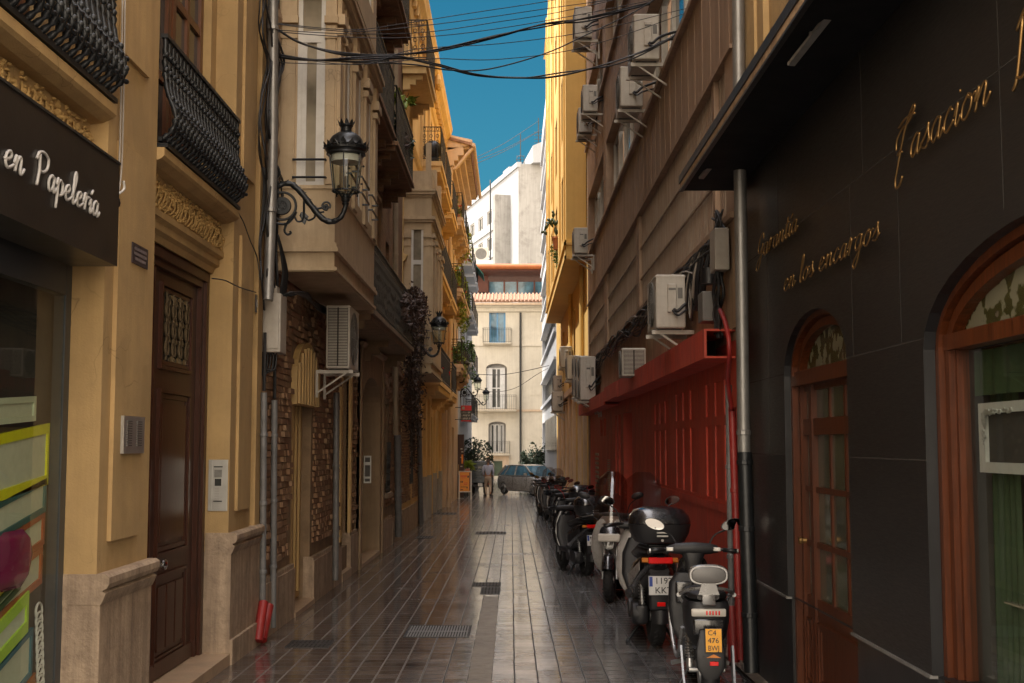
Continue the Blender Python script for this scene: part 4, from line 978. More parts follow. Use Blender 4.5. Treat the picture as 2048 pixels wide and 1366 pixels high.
for a0, a1 in ((13.63, 13.85), (14.02, 14.22), (15.0, 15.3), (16.1, 16.42), (17.2, 17.5)):
    pq.fbox(FX, a0, a1, 4.79, 6.5, 0, .04); pq.fbox(FX, a0-.03, a1+.03, 6.5, 6.58, 0, .07); pq.fbox(FX, a0-.04, a1+.04, 6.62, 6.74, 0, .09); pq.fbox(FX, a0, a1, 6.74, 6.94, 0, .05)
pq.build('pilasters', M['cream'], bayo)
for q in sop:
    f = MB()
    f.fbox(FS, q[0], q[0]+.05, q[2], q[3], -.065, -.02); f.fbox(FS, q[1]-.05, q[1], q[2], q[3], -.065, -.02); f.fbox(FS, q[0]+.05, q[1]-.05, 6.42, 6.55, -.065, -.022); f.fbox(FS, q[0]+.05, q[1]-.05, q[2], q[2]+.05, -.065, -.022)
    f.fbox(FS, q[0]+.05, q[0]+.10, q[2]+.05, 6.42, -.065, -.03); f.fbox(FS, q[1]-.10, q[1]-.05, q[2]+.05, 6.42, -.065, -.03)
    wo = f.build('window_frame', M['upvc'], bayo)
for q in sop:
    p_ = MB(); p_.fquad(FS, q[0]+.02, q[1]-.02, q[2]+.02, q[3], -.055); p_.build('pane', M['glasspale'], bayo)
for zz in (4.86, 5.06): gb = MB(); gb.tube([FS.pt(-2.43, zz, -.01), FS.pt(-2.43, zz, .06), FS.pt(-2.06, zz, .06), FS.pt(-2.06, zz, -.01)], .014, 6); gb.build('safety_bar', M['iron'], bayo)
for a, b in ((14.2, 15.0), (15.3, 16.1), (16.45, 17.2)):
    for zz in (5.05, 5.25): gb = MB(); gb.tube([FX.pt(a, zz, 0), FX.pt(a, zz, .09), FX.pt(b, zz, .09), FX.pt(b, zz, 0)], .014, 6); gb.build('safety_bar', M['iron'], bayo)
for q in fop:
    f = MB(); f.fbox(FX, q[0], q[0]+.06, q[2], q[3], -.09, -.03); f.fbox(FX, q[1]-.06, q[1], q[2], q[3], -.09, -.03); f.fbox(FX, (q[0]+q[1])/2-.04, (q[0]+q[1])/2+.04, q[2], q[3], -.09, -.035); f.fbox(FX, q[0]+.06, q[1]-.06, q[3]-.06, q[3], -.09, -.032); f.build('window_frame', M['upvc'], bayo)
    p_ = MB(); p_.fquad(FX, q[0]+.02, q[1]-.02, q[2], q[3], -.07); p_.build('pane', M['glass'], bayo)
# rough broken edge between the two houses
eg = MB(); rn = random.Random(4); pts = [FL.pt(13.32+.03*rn.random(), z_*.3, -.02) for z_ in range(12, 46)]
for k, p_ in enumerate(pts): blob(eg, p_+Vector((rn.uniform(0, .03), rn.uniform(-.02, .04), 0)), rn.uniform(.05, .09), rn.uniform(.08, .14), rn.uniform(.12, .2), 7)
eg.build('rubble_edge', M['mortar'], B2)
# balconies of the brick building
for (a0, a1, z, n) in ((17.75, 25.2, 3.86, 0), (18.0, 20.9, 7.2, 0), (21.3, 25.0, 7.2, 0), (18.0, 20.5, 9.95, 0), (20.9, 23.9, 9.95, 0)):
    balcony(B2, FL, a0, a1, z, .62, 1.0, M['brickwall'] if z > 4 else M['mortar'], 'ornate', .16, 3, .13, M['irondark'])
# purple-brown creeper on the end of the lower balcony
def creeper():
    t = thing('hanging_creeper', 'dry purple brown creeper hanging from the brick building balcony corner down to the street', 'creeper', tuple(P(828, 640, X=-2.0)))
    rn = random.Random(2); st = MB(); lf = MB(); s0 = random.getstate(); random.seed(3)
    for k in range(26):
        u = rn.uniform(806, 852); v0 = 578+abs(u-830)*.9+rn.uniform(0, 30); v1 = rn.choice((700, 760, 820, 880, 905, 930))-(0 if 818 < u < 838 else 60); pts = []
        for j in range(9):
            q = j/8; uu = 829+(u-829)*(1-q*.65)+rn.uniform(-3, 3); pts.append(P(uu, v0+(v1-v0)*q, X=-2.0-.35*q+rn.uniform(-.05, .05)))
        pp = catmull(pts, 3); st.tube(pp, .007, 4)
        for p_ in pp:
            for _ in range(4): lf.leaf(p_+Vector((rn.gauss(0, .08), rn.gauss(0, .15), rn.gauss(0, .09))), rn.uniform(.03, .075))
    for k in range(520):
        a = rn.uniform(0, 2*PI); q = math.sqrt(rn.random()); p_ = P(828+24*q*math.cos(a), 612+38*q*math.sin(a), X=-2.0+rn.uniform(-.15, .15)); lf.leaf(p_, rn.uniform(.04, .09))
    random.setstate(s0); st.build('stems', M['stem'], t); lf.build('leaves', M['leafpurple'], t, recalc=False)
creeper()
potplant('leafy houseplant sticking out of the upper balcony near the cream drainpipe', FL.pt(25.4, 8.95, .3), (.25, .3, .2), 60, .13, M['leafy'], False, seed=9)
for k, (y, z_) in enumerate(((22.3, 7.5), (23.2, 7.5), (24.2, 7.6))):
    potplant(('dark trailing plant on the ornate middle balcony, close to the drainpipe end', 'reddish shrub in the ornate middle balcony', 'green and purple shrub in the ornate middle balcony')[(k+1) % 3], FL.pt(y, z_-.28, .42), (.22, .3, .35), 120, .07, M['leafpurple'] if k % 2 else M['leafdark'], seed=30+k, group='plants on the brick balcony')
# ================================================================== yellow building with cream bay
B3 = thing('yellow_building', 'yellow plastered building with cream corner bay and carved cornice beyond the brick building', 'building', (WL, 38, 0))
Y0, Y1, ZT = 29.5, 46.0, 13.9
ops3 = [(35.3, 36.4, -.5, 2.9, 0, .3), (37.4, 38.4, -.5, 2.9, 0, .3), (39.6, 41.0, -.5, 2.8, 0, .3), (42.4, 43.6, -.5, 2.8, 0, .3)]
for zz in (3.9, 7.0, 10.1):
    for a in (31.0, 35.8, 38.9, 42.6): ops3.append((a, a+1.1, zz, zz+2.3, 0, .22))
w3 = MB(); w3.wall(FL, Y0, Y1, -.6, ZT, ops3, .25)
for y in (Y0, Y1): w3.quad(FL.pt(y, -.6, 0), FL.pt(y, -.6, -7), FL.pt(y, ZT, -7), FL.pt(y, ZT, 0))
w3.quad(FL.pt(Y0, ZT, 0), FL.pt(Y1, ZT, 0), FL.pt(Y1, ZT, -7), FL.pt(Y0, ZT, -7)); w3.build('wall', M['yellow'], B3)
c3 = MB(); c3.profile(FL, Y0-.1, Y1+.1, [(0, 12.7), (.05, 12.75), (.08, 12.9), (.08, 13.1), (.16, 13.2), (.2, 13.35), (.32, 13.5), (.34, 13.62), (.38, 13.75), (.38, 13.85), (0, 13.9)])
c3.profile(FL, Y0, Y1, [(0, 6.3), (.06, 6.35), (.1, 6.45), (0, 6.5)]); c3.profile(FL, Y0, Y1, [(0, 9.5), (.06, 9.55), (.1, 9.65), (0, 9.7)])
for k in range(24): c3.fbox(FL, Y0+.4+k*.68, Y0+.6+k*.68, 13.0, 13.34, .08, .2)
c3.build('cornice', M['yellow'], B3)
pp = MB()
for a in (34.7, 36.7, 38.6, 41.4, 44.6): pp.fbox(FL, a, a+.5, .95, 6.3, -.02, .08)
for a in (34.7, 37.9, 41.3, 45.0): pp.fbox(FL, a, a+.5, 6.5, 12.7, -.02, .07)
for a in (35.9, 38.0): 
    for k in range(3): blob(pp, FL.pt(a+.3*k, 13.3, .3), .12, .14, .2, 8)
pp.build('pilasters', M['yellow'], B3)
for a in (34.68, 36.68, 38.58, 41.38, 44.58): pp = MB(); pp.fbox(FL, a, a+.54, -.6, .95, -.02, .11); pp.build('pilaster_base', M['greywall'], B3)
for a, b in ((41.93, 42.4), (43.6, 44.57)): pp = MB(); pp.fbox(FL, a, b, -.6, .7, -.02, .06); pp.build('wall_base', M['greywall'], B3)
br = MB(); rn = random.Random(5)
z = .5
while z < 3.5:
    y = 29.55
    while y < 34.5:
        if not (31.6 < y < 32.4 and z < 2.6): br.fbox(FL, y, y+.22, z, z+.06, 0, .012+(.03 if rn.random() < .2 else 0)+rn.random()*.01)
        y += .237
    z += .073
br.build('brickwork', M['brick'], B3)
s_ = MB(); s_.fbox(FL, 29.5, 34.66, -.6, .35, 0, .05); s_.build('base_course', M['stone'], B3)
g_ = window(B3, FL, 31.7, 32.4, .9, 2.55, .05, M['irondark'], M['glass'], 4, 4, .03)
for o in ops3[:4]:
    dd = MB(); dd.fbox(FL, o[0]+.01, o[1]-.01, -.5, o[3]-.01, -.28, -.2)
    panel_frame(dd, FL, o[0]+.12, o[1]-.12, .0, 1.0, -.2); panel_frame(dd, FL, o[0]+.12, o[1]-.12, 1.15, 2.6, -.2); dd.build('door', M['woodbrown'] if o[0] > 36 else M['greypipe'], B3)
for o in ops3[4:]:
    window(B3, FL, o[0], o[1], o[2], o[3], -.16, M['woodbrown'], M['glass'], 2, 3, .07)
sl_ = MB()
for o in ops3[4:]:
    for k in range(16): sl_.fbox(FL, o[0]+.02, o[1]-.02, o[3]-.9+k*.055, o[3]-.86+k*.055, -.1, -.05)
sl_.build('roller_blinds', M['woodbrown'], B3)
ca, cz, cd = Frame((XB, 0, 0), (0, 1, 0), (1, 0, 0)), 3.6, 8.55
yb0, yb1, xb = 29.7, 34.0, -1.93
FS3, FX3 = FY(yb0), Frame((xb, 0, 0), (0, 1, 0), (1, 0, 0))
b3 = MB(); s3 = [(-2.42, -2.13, 4.7, 7.1, 0, .07)]; f3 = [(30.1, 30.75, 4.7, 6.9, 0, .1), (31.25, 31.95, 4.7, 6.9, 0, .1), (32.45, 33.2, 4.7, 6.9, 0, .1)]
b3.wall(FS3, WL, xb, 3.6, 8.55, s3, .07); b3.wall(FX3, yb0, yb1, 3.6, 8.55, f3, .1); b3.wall(Frame((0, yb1, 0), (1, 0, 0), (0, 1, 0)), WL, xb, 3.6, 8.55, (), .07)
for zz in (3.6, 8.2): b3.quad((WL, yb0, zz), (xb, yb0, zz), (xb, yb1, zz), (WL, yb1, zz))
bo3 = b3.build('bay_window', M['cream'], B3)
m3 = MB()
for z0, z1, out in ((3.62, 3.7, .04), (3.85, 3.95, .05), (4.6, 4.68, .03), (7.28, 7.34, .05), (7.34, 7.42, .09), (7.9, 7.96, .03), (7.96, 8.03, .09), (8.03, 8.08, .12)):
    m3.fbox(FS3, WL, xb+out, z0, z1, -.001, out); m3.fbox(FX3, yb0, yb1+out, z0, z1, -.001, out)
for q0, q1 in ((-2.58, -2.44), (-2.1, -1.96)): m3.fbox(FS3, q0, q1, 4.7, 6.9, 0, .03); m3.fbox(FS3, q0-.02, q1+.02, 6.7, 6.78, 0, .05); m3.fbox(FS3, q0-.025, q1+.025, 6.9, 7.0, 0, .07)
for q0, q1 in ((29.72, 30.0), (30.85, 31.15), (32.05, 32.35), (33.3, 33.95)): m3.fbox(FX3, q0, q1, 4.7, 6.9, 0, .04); m3.fbox(FX3, q0-.03, q1+.03, 6.7, 6.78, 0, .07); m3.fbox(FX3, q0-.04, q1+.04, 6.9, 7.0, 0, .09)
m3.fbox(FS3, -2.08, -1.95, 8.55, 9.25, -.13, 0); m3.fbox(FX3, 31.6, 31.85, 8.55, 9.0, -.14, 0); m3.fbox(FX3, 33.6, 33.85, 8.55, 9.0, -.14, 0)
m3.build('moulding', M['cream'], bo3)
for q in s3:
    f = MB(); f.fbox(FS3, q[0], q[0]+.05, q[2], q[3], -.06, -.02); f.fbox(FS3, q[1]-.05, q[1], q[2], q[3], -.06, -.02); f.fbox(FS3, q[0]+.05, q[1]-.05, 6.25, 6.36, -.06, -.021); f.build('window_frame', M['upvc'], bo3)
    f = MB(); f.fquad(FS3, q[0]+.02, q[1]-.02, q[2], q[3], -.045); f.build('pane', M['glasspale'], bo3)
for q in f3:
    f = MB(); f.fbox(FX3, q[0], q[0]+.07, q[2], q[3], -.09, -.02); f.fbox(FX3, q[1]-.07, q[1], q[2], q[3], -.09, -.02); f.build('window_frame', M['upvc'], bo3)
    f = MB(); f.fquad(FX3, q[0]+.02, q[1]-.02, q[2], q[3], -.07); f.build('pane', M['glass'], bo3)
for (a0, a1, z, st) in ((28.9, 32.0, 11.05, 'ornate'), (34.9, 37.6, 10.0, 'ornate'), (38.0, 41.2, 10.0, 'simple'), (34.4, 41.7, 6.95, 'simple'), (34.6, 41.0, 3.7, 'simple'), (42.2, 45.6, 6.95, 'simple'), (42.2, 45.6, 3.7, 'simple'), (42.2, 45.6, 10.0, 'simple')):
    balcony(B3, FL, a0, a1, z, .62, 1.0, M['yellow'], st, .3, 2, .14)
sat = thing('round_grill', 'round black dome on the upper balcony of the yellow building', 'barbecue', tuple(FL.pt(35.5, 10.3, .35)))
mb = MB(); mb.lathe([(0, 0), (.2, .03), (.28, .15), (.28, .3), (.22, .42), (.1, .5), (0, .52)], FL.pt(35.4, 10.2, .32), 14); mb.lathe([(.2, -.2), (.2, 0)], FL.pt(35.4, 10.2, .32), 10); mb.build('dome', M['iron'], sat, smooth=True)
for k, (y, zz, n, m_, fl) in enumerate(((36.2, 3.75, 70, 'leaf', 30), (38.0, 3.75, 90, 'leaf', 0), (40.2, 3.75, 90, 'leafdark', 20))):
    potplant(('potted red flowers on the lowest yellow balcony, at its end by the creeper', 'green pot plant in the middle of the lowest yellow balcony', 'dark green pot plant at the end of the lowest yellow balcony by the white house')[k], FL.pt(y, zz, .35), (.2, .35, .22), n, .08, M[m_], True, 'pot plants on the lowest yellow balcony', seed=50+k, flowers=fl, fm=M['redlens'])
# ================================================================== peach building with deep eaves
B5 = thing('eaved_building', 'peach coloured building with deep timber eaves and a diagonal drainpipe', 'building', (-2.4, 50, 0))
F5 = Frame((-2.4, 0, 0), (0, 1, 0), (1, 0, 0)); Y0, Y1, ZT = 46.0, 56.0, 12.9
ops5 = [(47.2, 48.6, -.6, 2.4, 0, .3), (50.5, 52, -.6, 2.6, 0, .3)]
for zz in (4.95, 7.85, 10.6):
    for a in (47.5, 51.0, 53.9): ops5.append((a, a+1.0, zz, zz+2.0, 0, .2))
w5 = MB(); w5.wall(F5, Y0, Y1, -.6, ZT+.3, ops5, .2); w5.quad(F5.pt(Y0, -.6, 0), F5.pt(Y0, -.6, -7), F5.pt(Y0, 13.0, -7), F5.pt(Y0, 13.0, 0))
w5.poly([F5.pt(Y0, 13.0, 0), F5.pt(Y0, 13.2, .9), F5.pt(Y0, 13.4, .9), F5.pt(Y0, 14.1, -2.2), F5.pt(Y0, 13.0, -2.2)])
w5.build('wall', M['peach'], B5)
r5 = MB(); r5.hexa([F5.pt(Y0-.05, 13.18, .86), F5.pt(Y1, 13.18, .86), F5.pt(Y1, 14.6, -4.5), F5.pt(Y0-.05, 14.6, -4.5), F5.pt(Y0-.05, 13.28, .88), F5.pt(Y1, 13.28, .88), F5.pt(Y1, 14.75, -4.5), F5.pt(Y0-.05, 14.75, -4.5)])
for k in range(44): r5.tube([F5.pt(Y0+.1+k*.225, 13.33, .92), F5.pt(Y0+.1+k*.225, 14.4, -3.4)], .075, 6)
r5.build('roof', M['tile'], B5)
e5 = MB(); e5.fbox(F5, Y0, Y1, 13.0, 13.1, 0, .6)
for k, (d, z0, z1) in enumerate(((.1, 12.2, 12.4), (.25, 12.4, 12.6), (.4, 12.6, 12.8), (.6, 12.8, 13.0))): e5.fbox(F5, Y0, Y1, z0, z1, 0, d)
for k in range(24): e5.fbox(F5, Y0+.1+k*.42, Y0+.22+k*.42, 13.06, 13.17, .1, .82)
e5.build('eaves', M['peach'], B5)
g5 = MB(); g5.tube([F5.pt(Y0-.02, 13.2, .98), F5.pt(Y1, 13.2, .98)], .075, 8); g5.tube(catmull([F5.pt(Y0+.1, 13.1, .95), F5.pt(Y0+.1, 12.3, .3), F5.pt(Y0+.1, 12.0, .12), F5.pt(Y0+.1, 8, .1)], 4), .07, 8); g5.tube([F5.pt(Y0+.1, 8, .1), F5.pt(Y0+.1, -.5, .1)], .07, 8)
g5.build('gutter_pipe', M['peach'], B5, smooth=True, auto=50)
for o in ops5[:2]:
    dd = MB(); dd.fbox(F5, o[0]+.01, o[1]-.01, -.55, o[3]-.01, -.28, -.2); panel_frame(dd, F5, o[0]+.15, o[1]-.15, .1, 2.2, -.2); dd.build('door', M['wooddoor'], B5)
for o in ops5[2:]: window(B5, F5, o[0], o[1], o[2], o[3], -.12, M['woodbrown'], M['glass'], 2, 2, .07)
for (a0, a1, z) in ((46.9, 49.6, 10.6), (50.4, 52.5, 10.6), (53.2, 55.6, 10.6), (46.9, 49.6, 7.85), (50.4, 52.5, 7.85), (53.2, 55.6, 7.85), (46.9, 49.6, 4.95), (50.4, 52.5, 4.95), (53.2, 55.6, 4.95)):
    balcony(B5, F5, a0, a1, z, .55, .95, M['peach'], 'simple', .3, 2, .15)
rn = random.Random(8)
for k, (y, z, n, m_, fl, fm, hg) in enumerate(((47.4, 10.6, 90, 'leaf', 0, None, .1), (48.6, 10.6, 90, 'leafy', 14, 'redlens', .2), (47.4, 7.9, 260, 'leafy', 22, 'orangeflower', .5), (48.9, 7.9, 300, 'leafy', 14, 'orangeflower', 1.2), (51.4, 7.9, 320, 'leafy', 0, None, 1.8), (47.6, 5.0, 160, 'leaf', 6, 'redlens', .5), (49.0, 5.0, 200, 'leafy', 0, None, .9), (51.6, 5.0, 160, 'leafy', 0, None, .8), (54.2, 10.6, 300, 'leafy', 20, 'flower', 1.2), (54.6, 7.9, 220, 'leaf', 0, None, 1.5))):
    lab = ('small green pot plant on the top peach balcony at the drainpipe', 'top peach balcony plant with red blooms beside the small pot plant', 'leafy shrub with orange flowers on the middle peach balcony at the drainpipe', 'trailing plant with a few orange flowers beside the leafy shrub on the middle peach balcony',
           'long hanging yellow green plant on the second middle peach balcony', 'green plant with red blooms on the lowest peach balcony at the drainpipe', 'bushy yellow green plant next to the red blooms on the lowest peach balcony', 'hanging yellow green plant on the second lowest peach balcony',
           'bougainvillea with pink flowers on the top balcony at the far end of the eaves', 'dark hanging plant on the middle balcony below the bougainvillea')[k]
    potplant(lab, F5.pt(y, z, .35), (.25, .5, .38), n, .10, M[m_], True, 'balcony plants on the peach building', seed=80+k, flowers=fl, fm=M[fm] if fm else None, hang=hg)
# ================================================================== white house beyond
B6 = thing('white_house', 'plain white plastered house with stacked small balconies beyond the eaved building', 'building', (-2.5, 70, 0))
F6 = Frame((-2.5, 0, 0), (0, 1, 0), (1, 0, 0)); Y0, Y1, ZT = 56.0, 79.0, 12.6
ops6 = []
for zz in (.0, 3.4, 5.9, 8.4, 10.9):
    for a in (57.5, 61, 65, 69, 73, 76.5): ops6.append((a, a+1.2, zz if zz > 0 else -.6, min(zz+2.1, 12.5) if zz > 10 else zz+2.1, 0, .2))
w6 = MB(); w6.wall(F6, Y0, Y1, -.7, ZT, [o for o in ops6 if o[3] <= ZT], .2); w6.quad(F6.pt(Y0, -.6, 0), F6.pt(Y0, -.6, -7), F6.pt(Y0, ZT, -7), F6.pt(Y0, ZT, 0)); w6.quad(F6.pt(Y1, -.6, 0), F6.pt(Y1, -.6, -7), F6.pt(Y1, ZT, -7), F6.pt(Y1, ZT, 0)); w6.quad(F6.pt(Y0, ZT, 0), F6.pt(Y1, ZT, 0), F6.pt(Y1, ZT, -7), F6.pt(Y0, ZT, -7))
w6.build('wall', M['white'], B6)
for o in ops6: window(B6, F6, o[0], o[1], o[2], o[3], -.1, M['upvc'], M['glass'], 2, 1, .08)
for (a0, a1, z) in ((60.2, 63.2, 10.9), (64.2, 67.2, 10.9), (68.2, 71.2, 10.9), (60.2, 63.2, 8.4), (64.2, 67.2, 8.4), (68.2, 71.2, 8.4), (60.2, 63.2, 5.9), (64.2, 67.2, 5.9), (68.2, 71.2, 5.9), (60.2, 67.2, 3.4), (68.2, 71.2, 3.4)):
    balcony(B6, F6, a0, a1, z, .62, .95, M['white'], 'simple', .24, 0, .16)
aw = MB(); aw.hexa([F6.pt(68.0, 12.3, .1), F6.pt(71.0, 12.3, .1), F6.pt(71.0, 11.3, .95), F6.pt(68.0, 11.3, .95), F6.pt(68.0, 12.34, .12), F6.pt(71.0, 12.34, .12), F6.pt(71.0, 11.34, .97), F6.pt(68.0, 11.34, .97)])
aw.build('awning', mat('green_awning_cloth', (.02, .12, .08), .8, var=.2, vs=3, grain=60, bmp=.1), B6)
potplant('tall green climbing plant hanging from the lower white balcony', F6.pt(61.0, 5.9, .4), (.3, .6, .5), 260, .11, M['leaf'], True, seed=120, hang=1.6)
# street plants at the corner
def shrub(label, c, rad, n, size, m_, trunk=.6, seed=1, name='shrub', cat='shrub', group=None, pot=True):
    t = thing(name, label, cat, c, group)
    if pot:
        b = MB(); b.lathe([(.20, 0), (.27, .38), (.29, .38), (.29, .44), (.25, .44)], c, 14); b.build('pot', M['greypipe'], t, smooth=True, auto=40)
    s = MB(); rn = random.Random(seed); zc = c[2]+trunk+rad[2]*.8
    s.tube(catmull([(c[0], c[1], c[2]+.1), (c[0]+.03, c[1], c[2]+trunk), (c[0], c[1], zc+rad[2]*.3)], 4), [.045-.003*k for k in range(9)], 6)
    for k in range(9):
        a = rn.uniform(0, 6.28); e = rn.uniform(-.2, .8); s.tube(catmull([(c[0], c[1], c[2]+trunk+rn.uniform(-.1, .4)), (c[0]+.4*rad[0]*math.cos(a), c[1]+.4*rad[1]*math.sin(a), zc+rad[2]*e*.6), (c[0]+.8*rad[0]*math.cos(a), c[1]+.8*rad[1]*math.sin(a), zc+rad[2]*e)], 3), .014, 4)
    s.build('trunk', M['stem'], t); foliage('crown', (c[0], c[1], zc), rad, n, size, m_, t, seed=seed)
    return t
shrub('dense dark green bush in a pot behind the dark delivery van', (-1.95, 67, gz(67)), (.85, .9, .85), 1500, .085, M['leafdark'], 1.15, 5)
pm = thing('potted_palm', 'spiky bright green potted palm beside the dark restaurant door', 'plant', (-2.05, 58.4, gz(58)))
b = MB(); b.lathe([(.16, 0), (.2, .5), (.2, .55), (.17, .55)], (-2.05, 58.4, gz(58)), 12); b.build('pot', M['greypipe'], pm)
b = MB(); b.tube([(-2.05, 58.4, gz(58)+.5), (-2.04, 58.4, gz(58)+1.35)], .05, 6); b.build('trunk', M['stem'], pm)
b = MB(); rn = random.Random(3)
for k in range(90):
    a = rn.uniform(0, 6.28); e = rn.uniform(-.4, 1.2); L = rn.uniform(.3, .5); c = Vector((-2.04, 58.4, gz(58)+1.4)); d = Vector((math.cos(a)*math.cos(e), math.sin(a)*math.cos(e), math.sin(e))); s_ = d.cross(Vector((0, 0, 1))).normalized()*.018
    m_ = c+d*L*.6+Vector((0, 0, .04)); t_ = c+d*L-Vector((0, 0, .08)); b.add([c-s_, c+s_, m_+s_, t_, m_-s_], [(0, 1, 2, 3, 4)])
b.build('leaves', M['leafy'], pm, recalc=False)
for k, (u, y, w_, h, lab) in enumerate(((1053, 79, .42, .75, 'slim dark leafed shrub against the cream wall, the thinner of two beside the drainpipe'), (1066, 80, .40, 1.0, 'bushy dark leafed shrub against the cream wall, between the slim shrub and the corner'), (1084, 77, .48, 1.15, 'tallest dark leafed shrub at the corner of the white louvred building'))):
    x = (u-1024)/2481*y; shrub(lab, (x, y, gz(60)), (w_, w_, h), 700, .10, M['leafdark'], .6, 21+k, group='shrubs along the cream wall')
# restaurant door boards and signs
dr = thing('restaurant_door', 'open dark brown wooden door leaf with menu cards and an orange notice', 'door', (-2.38, 55.0, gz(54)))
FD = FY(55.6); mb = MB(); mb.fbox(FD, -2.39, -2.10, gz(54)+.02, 2.35, 0, .06); mb.build('leaf', M['wooddoor'], dr)
mb = MB(); mb.fbox(FD, -2.22, -2.14, 1.05, 1.45, .06, .07); mb.build('orange_notice', flat('orange_notice', (.75, .22, .01), .5), dr)
mb = MB()
for k, zz in enumerate((1.68, 1.55, 1.3, 1.15, .9)): mb.fbox(FD, -2.26+.04*(k % 2), -2.17+.04*(k % 2), zz, zz+.05, .06, .068)
mb.build('menu_card', M['letterwhite'], dr)
mb = MB(); mb.tube(catmull([(-2.34, 55.5, .55), (-2.34, 55.42, .6), (-2.34, 55.42, .95), (-2.34, 55.5, 1.0)], 4), .015, 6); mb.build('handle', M['brass'], dr)
rs_ = thing('hanging_sign', 'red and black rectangular sign board with white lines of lettering fixed to the peach building', 'sign', (-2.2, 50, 3))
ys = 53.2; FSg = FY(ys); xa, xb_, za, zb_ = -2.15, -1.70, P(0, 843, Y=ys).z, P(0, 811, Y=ys).z
mb = MB(); mb.fbox(FSg, xa, xb_, za, zb_, -.06, 0); mb.build('board', M['signblack'], rs_)
mb = MB(); mb.fbox(FSg, xa, xb_, zb_-.22, zb_, 0, .005); mb.fbox(FSg, xa, xb_, za, za+.05, 0, .005); mb.build('red_panel', flat('red_sign_panel', (.55, .012, .015), .4), rs_)
for k in range(3): marks(rs_, M['letterwhite'], FSg, xa+.04, xb_-.04, zb_-.34-.13*k, .08, .003, k)
mb = MB(); mb.fbox(FSg, xa+.05, xa+.16, zb_-.17, zb_-.05, .005, .009); mb.build('emblem', M['letterwhite'], rs_)
for q_ in (zb_-.1, za+.07): mb = MB(); mb.fbox(FSg, -2.4, xa, q_, q_+.03, -.04, -.02); mb.build('bracket', M['iron'], rs_)
# ================================================================== black shop
S1 = thing('jewellery_shop', 'shop front clad in dark brushed metal panels with arched wooden door and window', 'shop', (WR, 7, 0))
def blackmetal():
    m, nt, b = newmat('brushed_black_metal'); v = texco(nt, (1, 2, 60)); f = noise_n(nt, v, 6, 4, .7)
    v2 = texco(nt); g = noise_n(nt, v2, .8, 4)
    c = mix(nt, g, (.020, .019, .019, 1), (.038, .036, .036, 1)); nt.links.new(c, b.inputs['Base Color']); b.inputs['Metallic'].default_value = .55
    r = ramp(nt, f, [(.3, (.33,)*3), (.7, (.50,)*3)]); nt.links.new(r, b.inputs['Roughness']); bump(nt, b, f, .12, .003); return m
M['panel'] = blackmetal()
M['panelbase'] = mat('black_polished_base', (.010, .010, .011), .35, var=.3, vs=2, grain=30, bmp=.05)
DOOR = (7.72, 9.5, -.4, 2.84, .42, .14); WIN = (3.45, 6.28, -.4, 2.84, .46, .2)
p1 = MB(); p1.wall(FR, 2.4, 11.42, .75, 4.3, [(DOOR[0], DOOR[1], .75, DOOR[3], DOOR[4], .05), (WIN[0], WIN[1], .75, WIN[3], WIN[4], .06)], .1, 0, 1)
p1.quad(FR.pt(11.42, -.4, 0), FR.pt(11.42, -.4, -.3), FR.pt(11.42, 4.3, -.3), FR.pt(11.42, 4.3, 0)); p1.quad(FR.pt(2.4, -.4, 0), FR.pt(2.4, -.4, -6), FR.pt(2.4, 4.3, -6), FR.pt(2.4, 4.3, 0)); p1.build('cladding', [M['panel'], M['panelbase']], S1)
p1 = MB(); p1.wall(Frame((WR+.03, 0, 0), (0, 1, 0), (-1, 0, 0)), 2.4, 11.42, -.4, .75, [(DOOR[0], DOOR[1], -.4, .75, 0, .03), (WIN[0], WIN[1], -.4, .35, 0, .16), (WIN[0], WIN[1], .35, .75, 0, .16)], .1); p1.fquad(FR, WIN[0], WIN[1], -.4, .45, -.12); p1.build('base_panels', M['panelbase'], S1)
for a, b in ((2.4, WIN[0]), (WIN[1], DOOR[0]), (DOOR[1], 11.42)): p1 = MB(); p1.fbox(FR, a, b, .735, .752, -.03, .012); p1.build('edge_trim', M['galv'], S1)
p1 = MB()
def seam(a0, a1, z0, z1): p1.fbox(FR, a0, a1, z0, z1, -.002, .0015)
seam(2.4, 11.4, 3.505, 3.511); seam(2.4, 11.4, 4.28, 4.284)
for a, b in ((WIN[1]+.002, DOOR[0]-.002), (DOOR[1]+.002, 11.4)): seam(a, b, 2.435, 2.441); seam(a, b, 1.818, 1.824)
for y, z0, z1 in ((10.05, 1.82, 3.5), (7.56, 2.44, 3.5), (6.62, 2.44, 3.5), (7.27, 3.51, 4.28), (9.6, 3.51, 4.28), (5.2, 2.9, 4.28), (10.9, .76, 1.82)): seam(y, y+.006, z0, z1)
p1.build('panel_joints', M['interior'], S1)
# wooden arched door
def arched_frame(F, a0, a1, z0, z1, rise, d0, d1, w_, m, parent, name, zlow=None):
    mb = MB(); N_ = 20; c = (a0+a1)/2; hw = (a1-a0)/2; zs = z1-rise
    outer = [(a0, z0), (a0, zs)]+[(c-hw*math.cos(PI*k/N_), zs+rise*math.sin(PI*k/N_)) for k in range(1, N_)]+[(a1, zs), (a1, z0)]
    k_ = hw-w_; inner = [(a0+w_, z0), (a0+w_, zs)]+[(c-k_*math.cos(PI*k/N_), zs+(rise-w_)*math.sin(PI*k/N_)) for k in range(1, N_)]+[(a1-w_, zs), (a1-w_, z0)]
    for k in range(len(outer)-1):
        o0, o1, i0, i1 = outer[k], outer[k+1], inner[k], inner[k+1]
        mb.hexa([F.pt(o0[0], o0[1], d0), F.pt(o1[0], o1[1], d0), F.pt(i1[0], i1[1], d0), F.pt(i0[0], i0[1], d0), F.pt(o0[0], o0[1], d1), F.pt(o1[0], o1[1], d1), F.pt(i1[0], i1[1], d1), F.pt(i0[0], i0[1], d1)])
    return mb.build(name, m, parent)
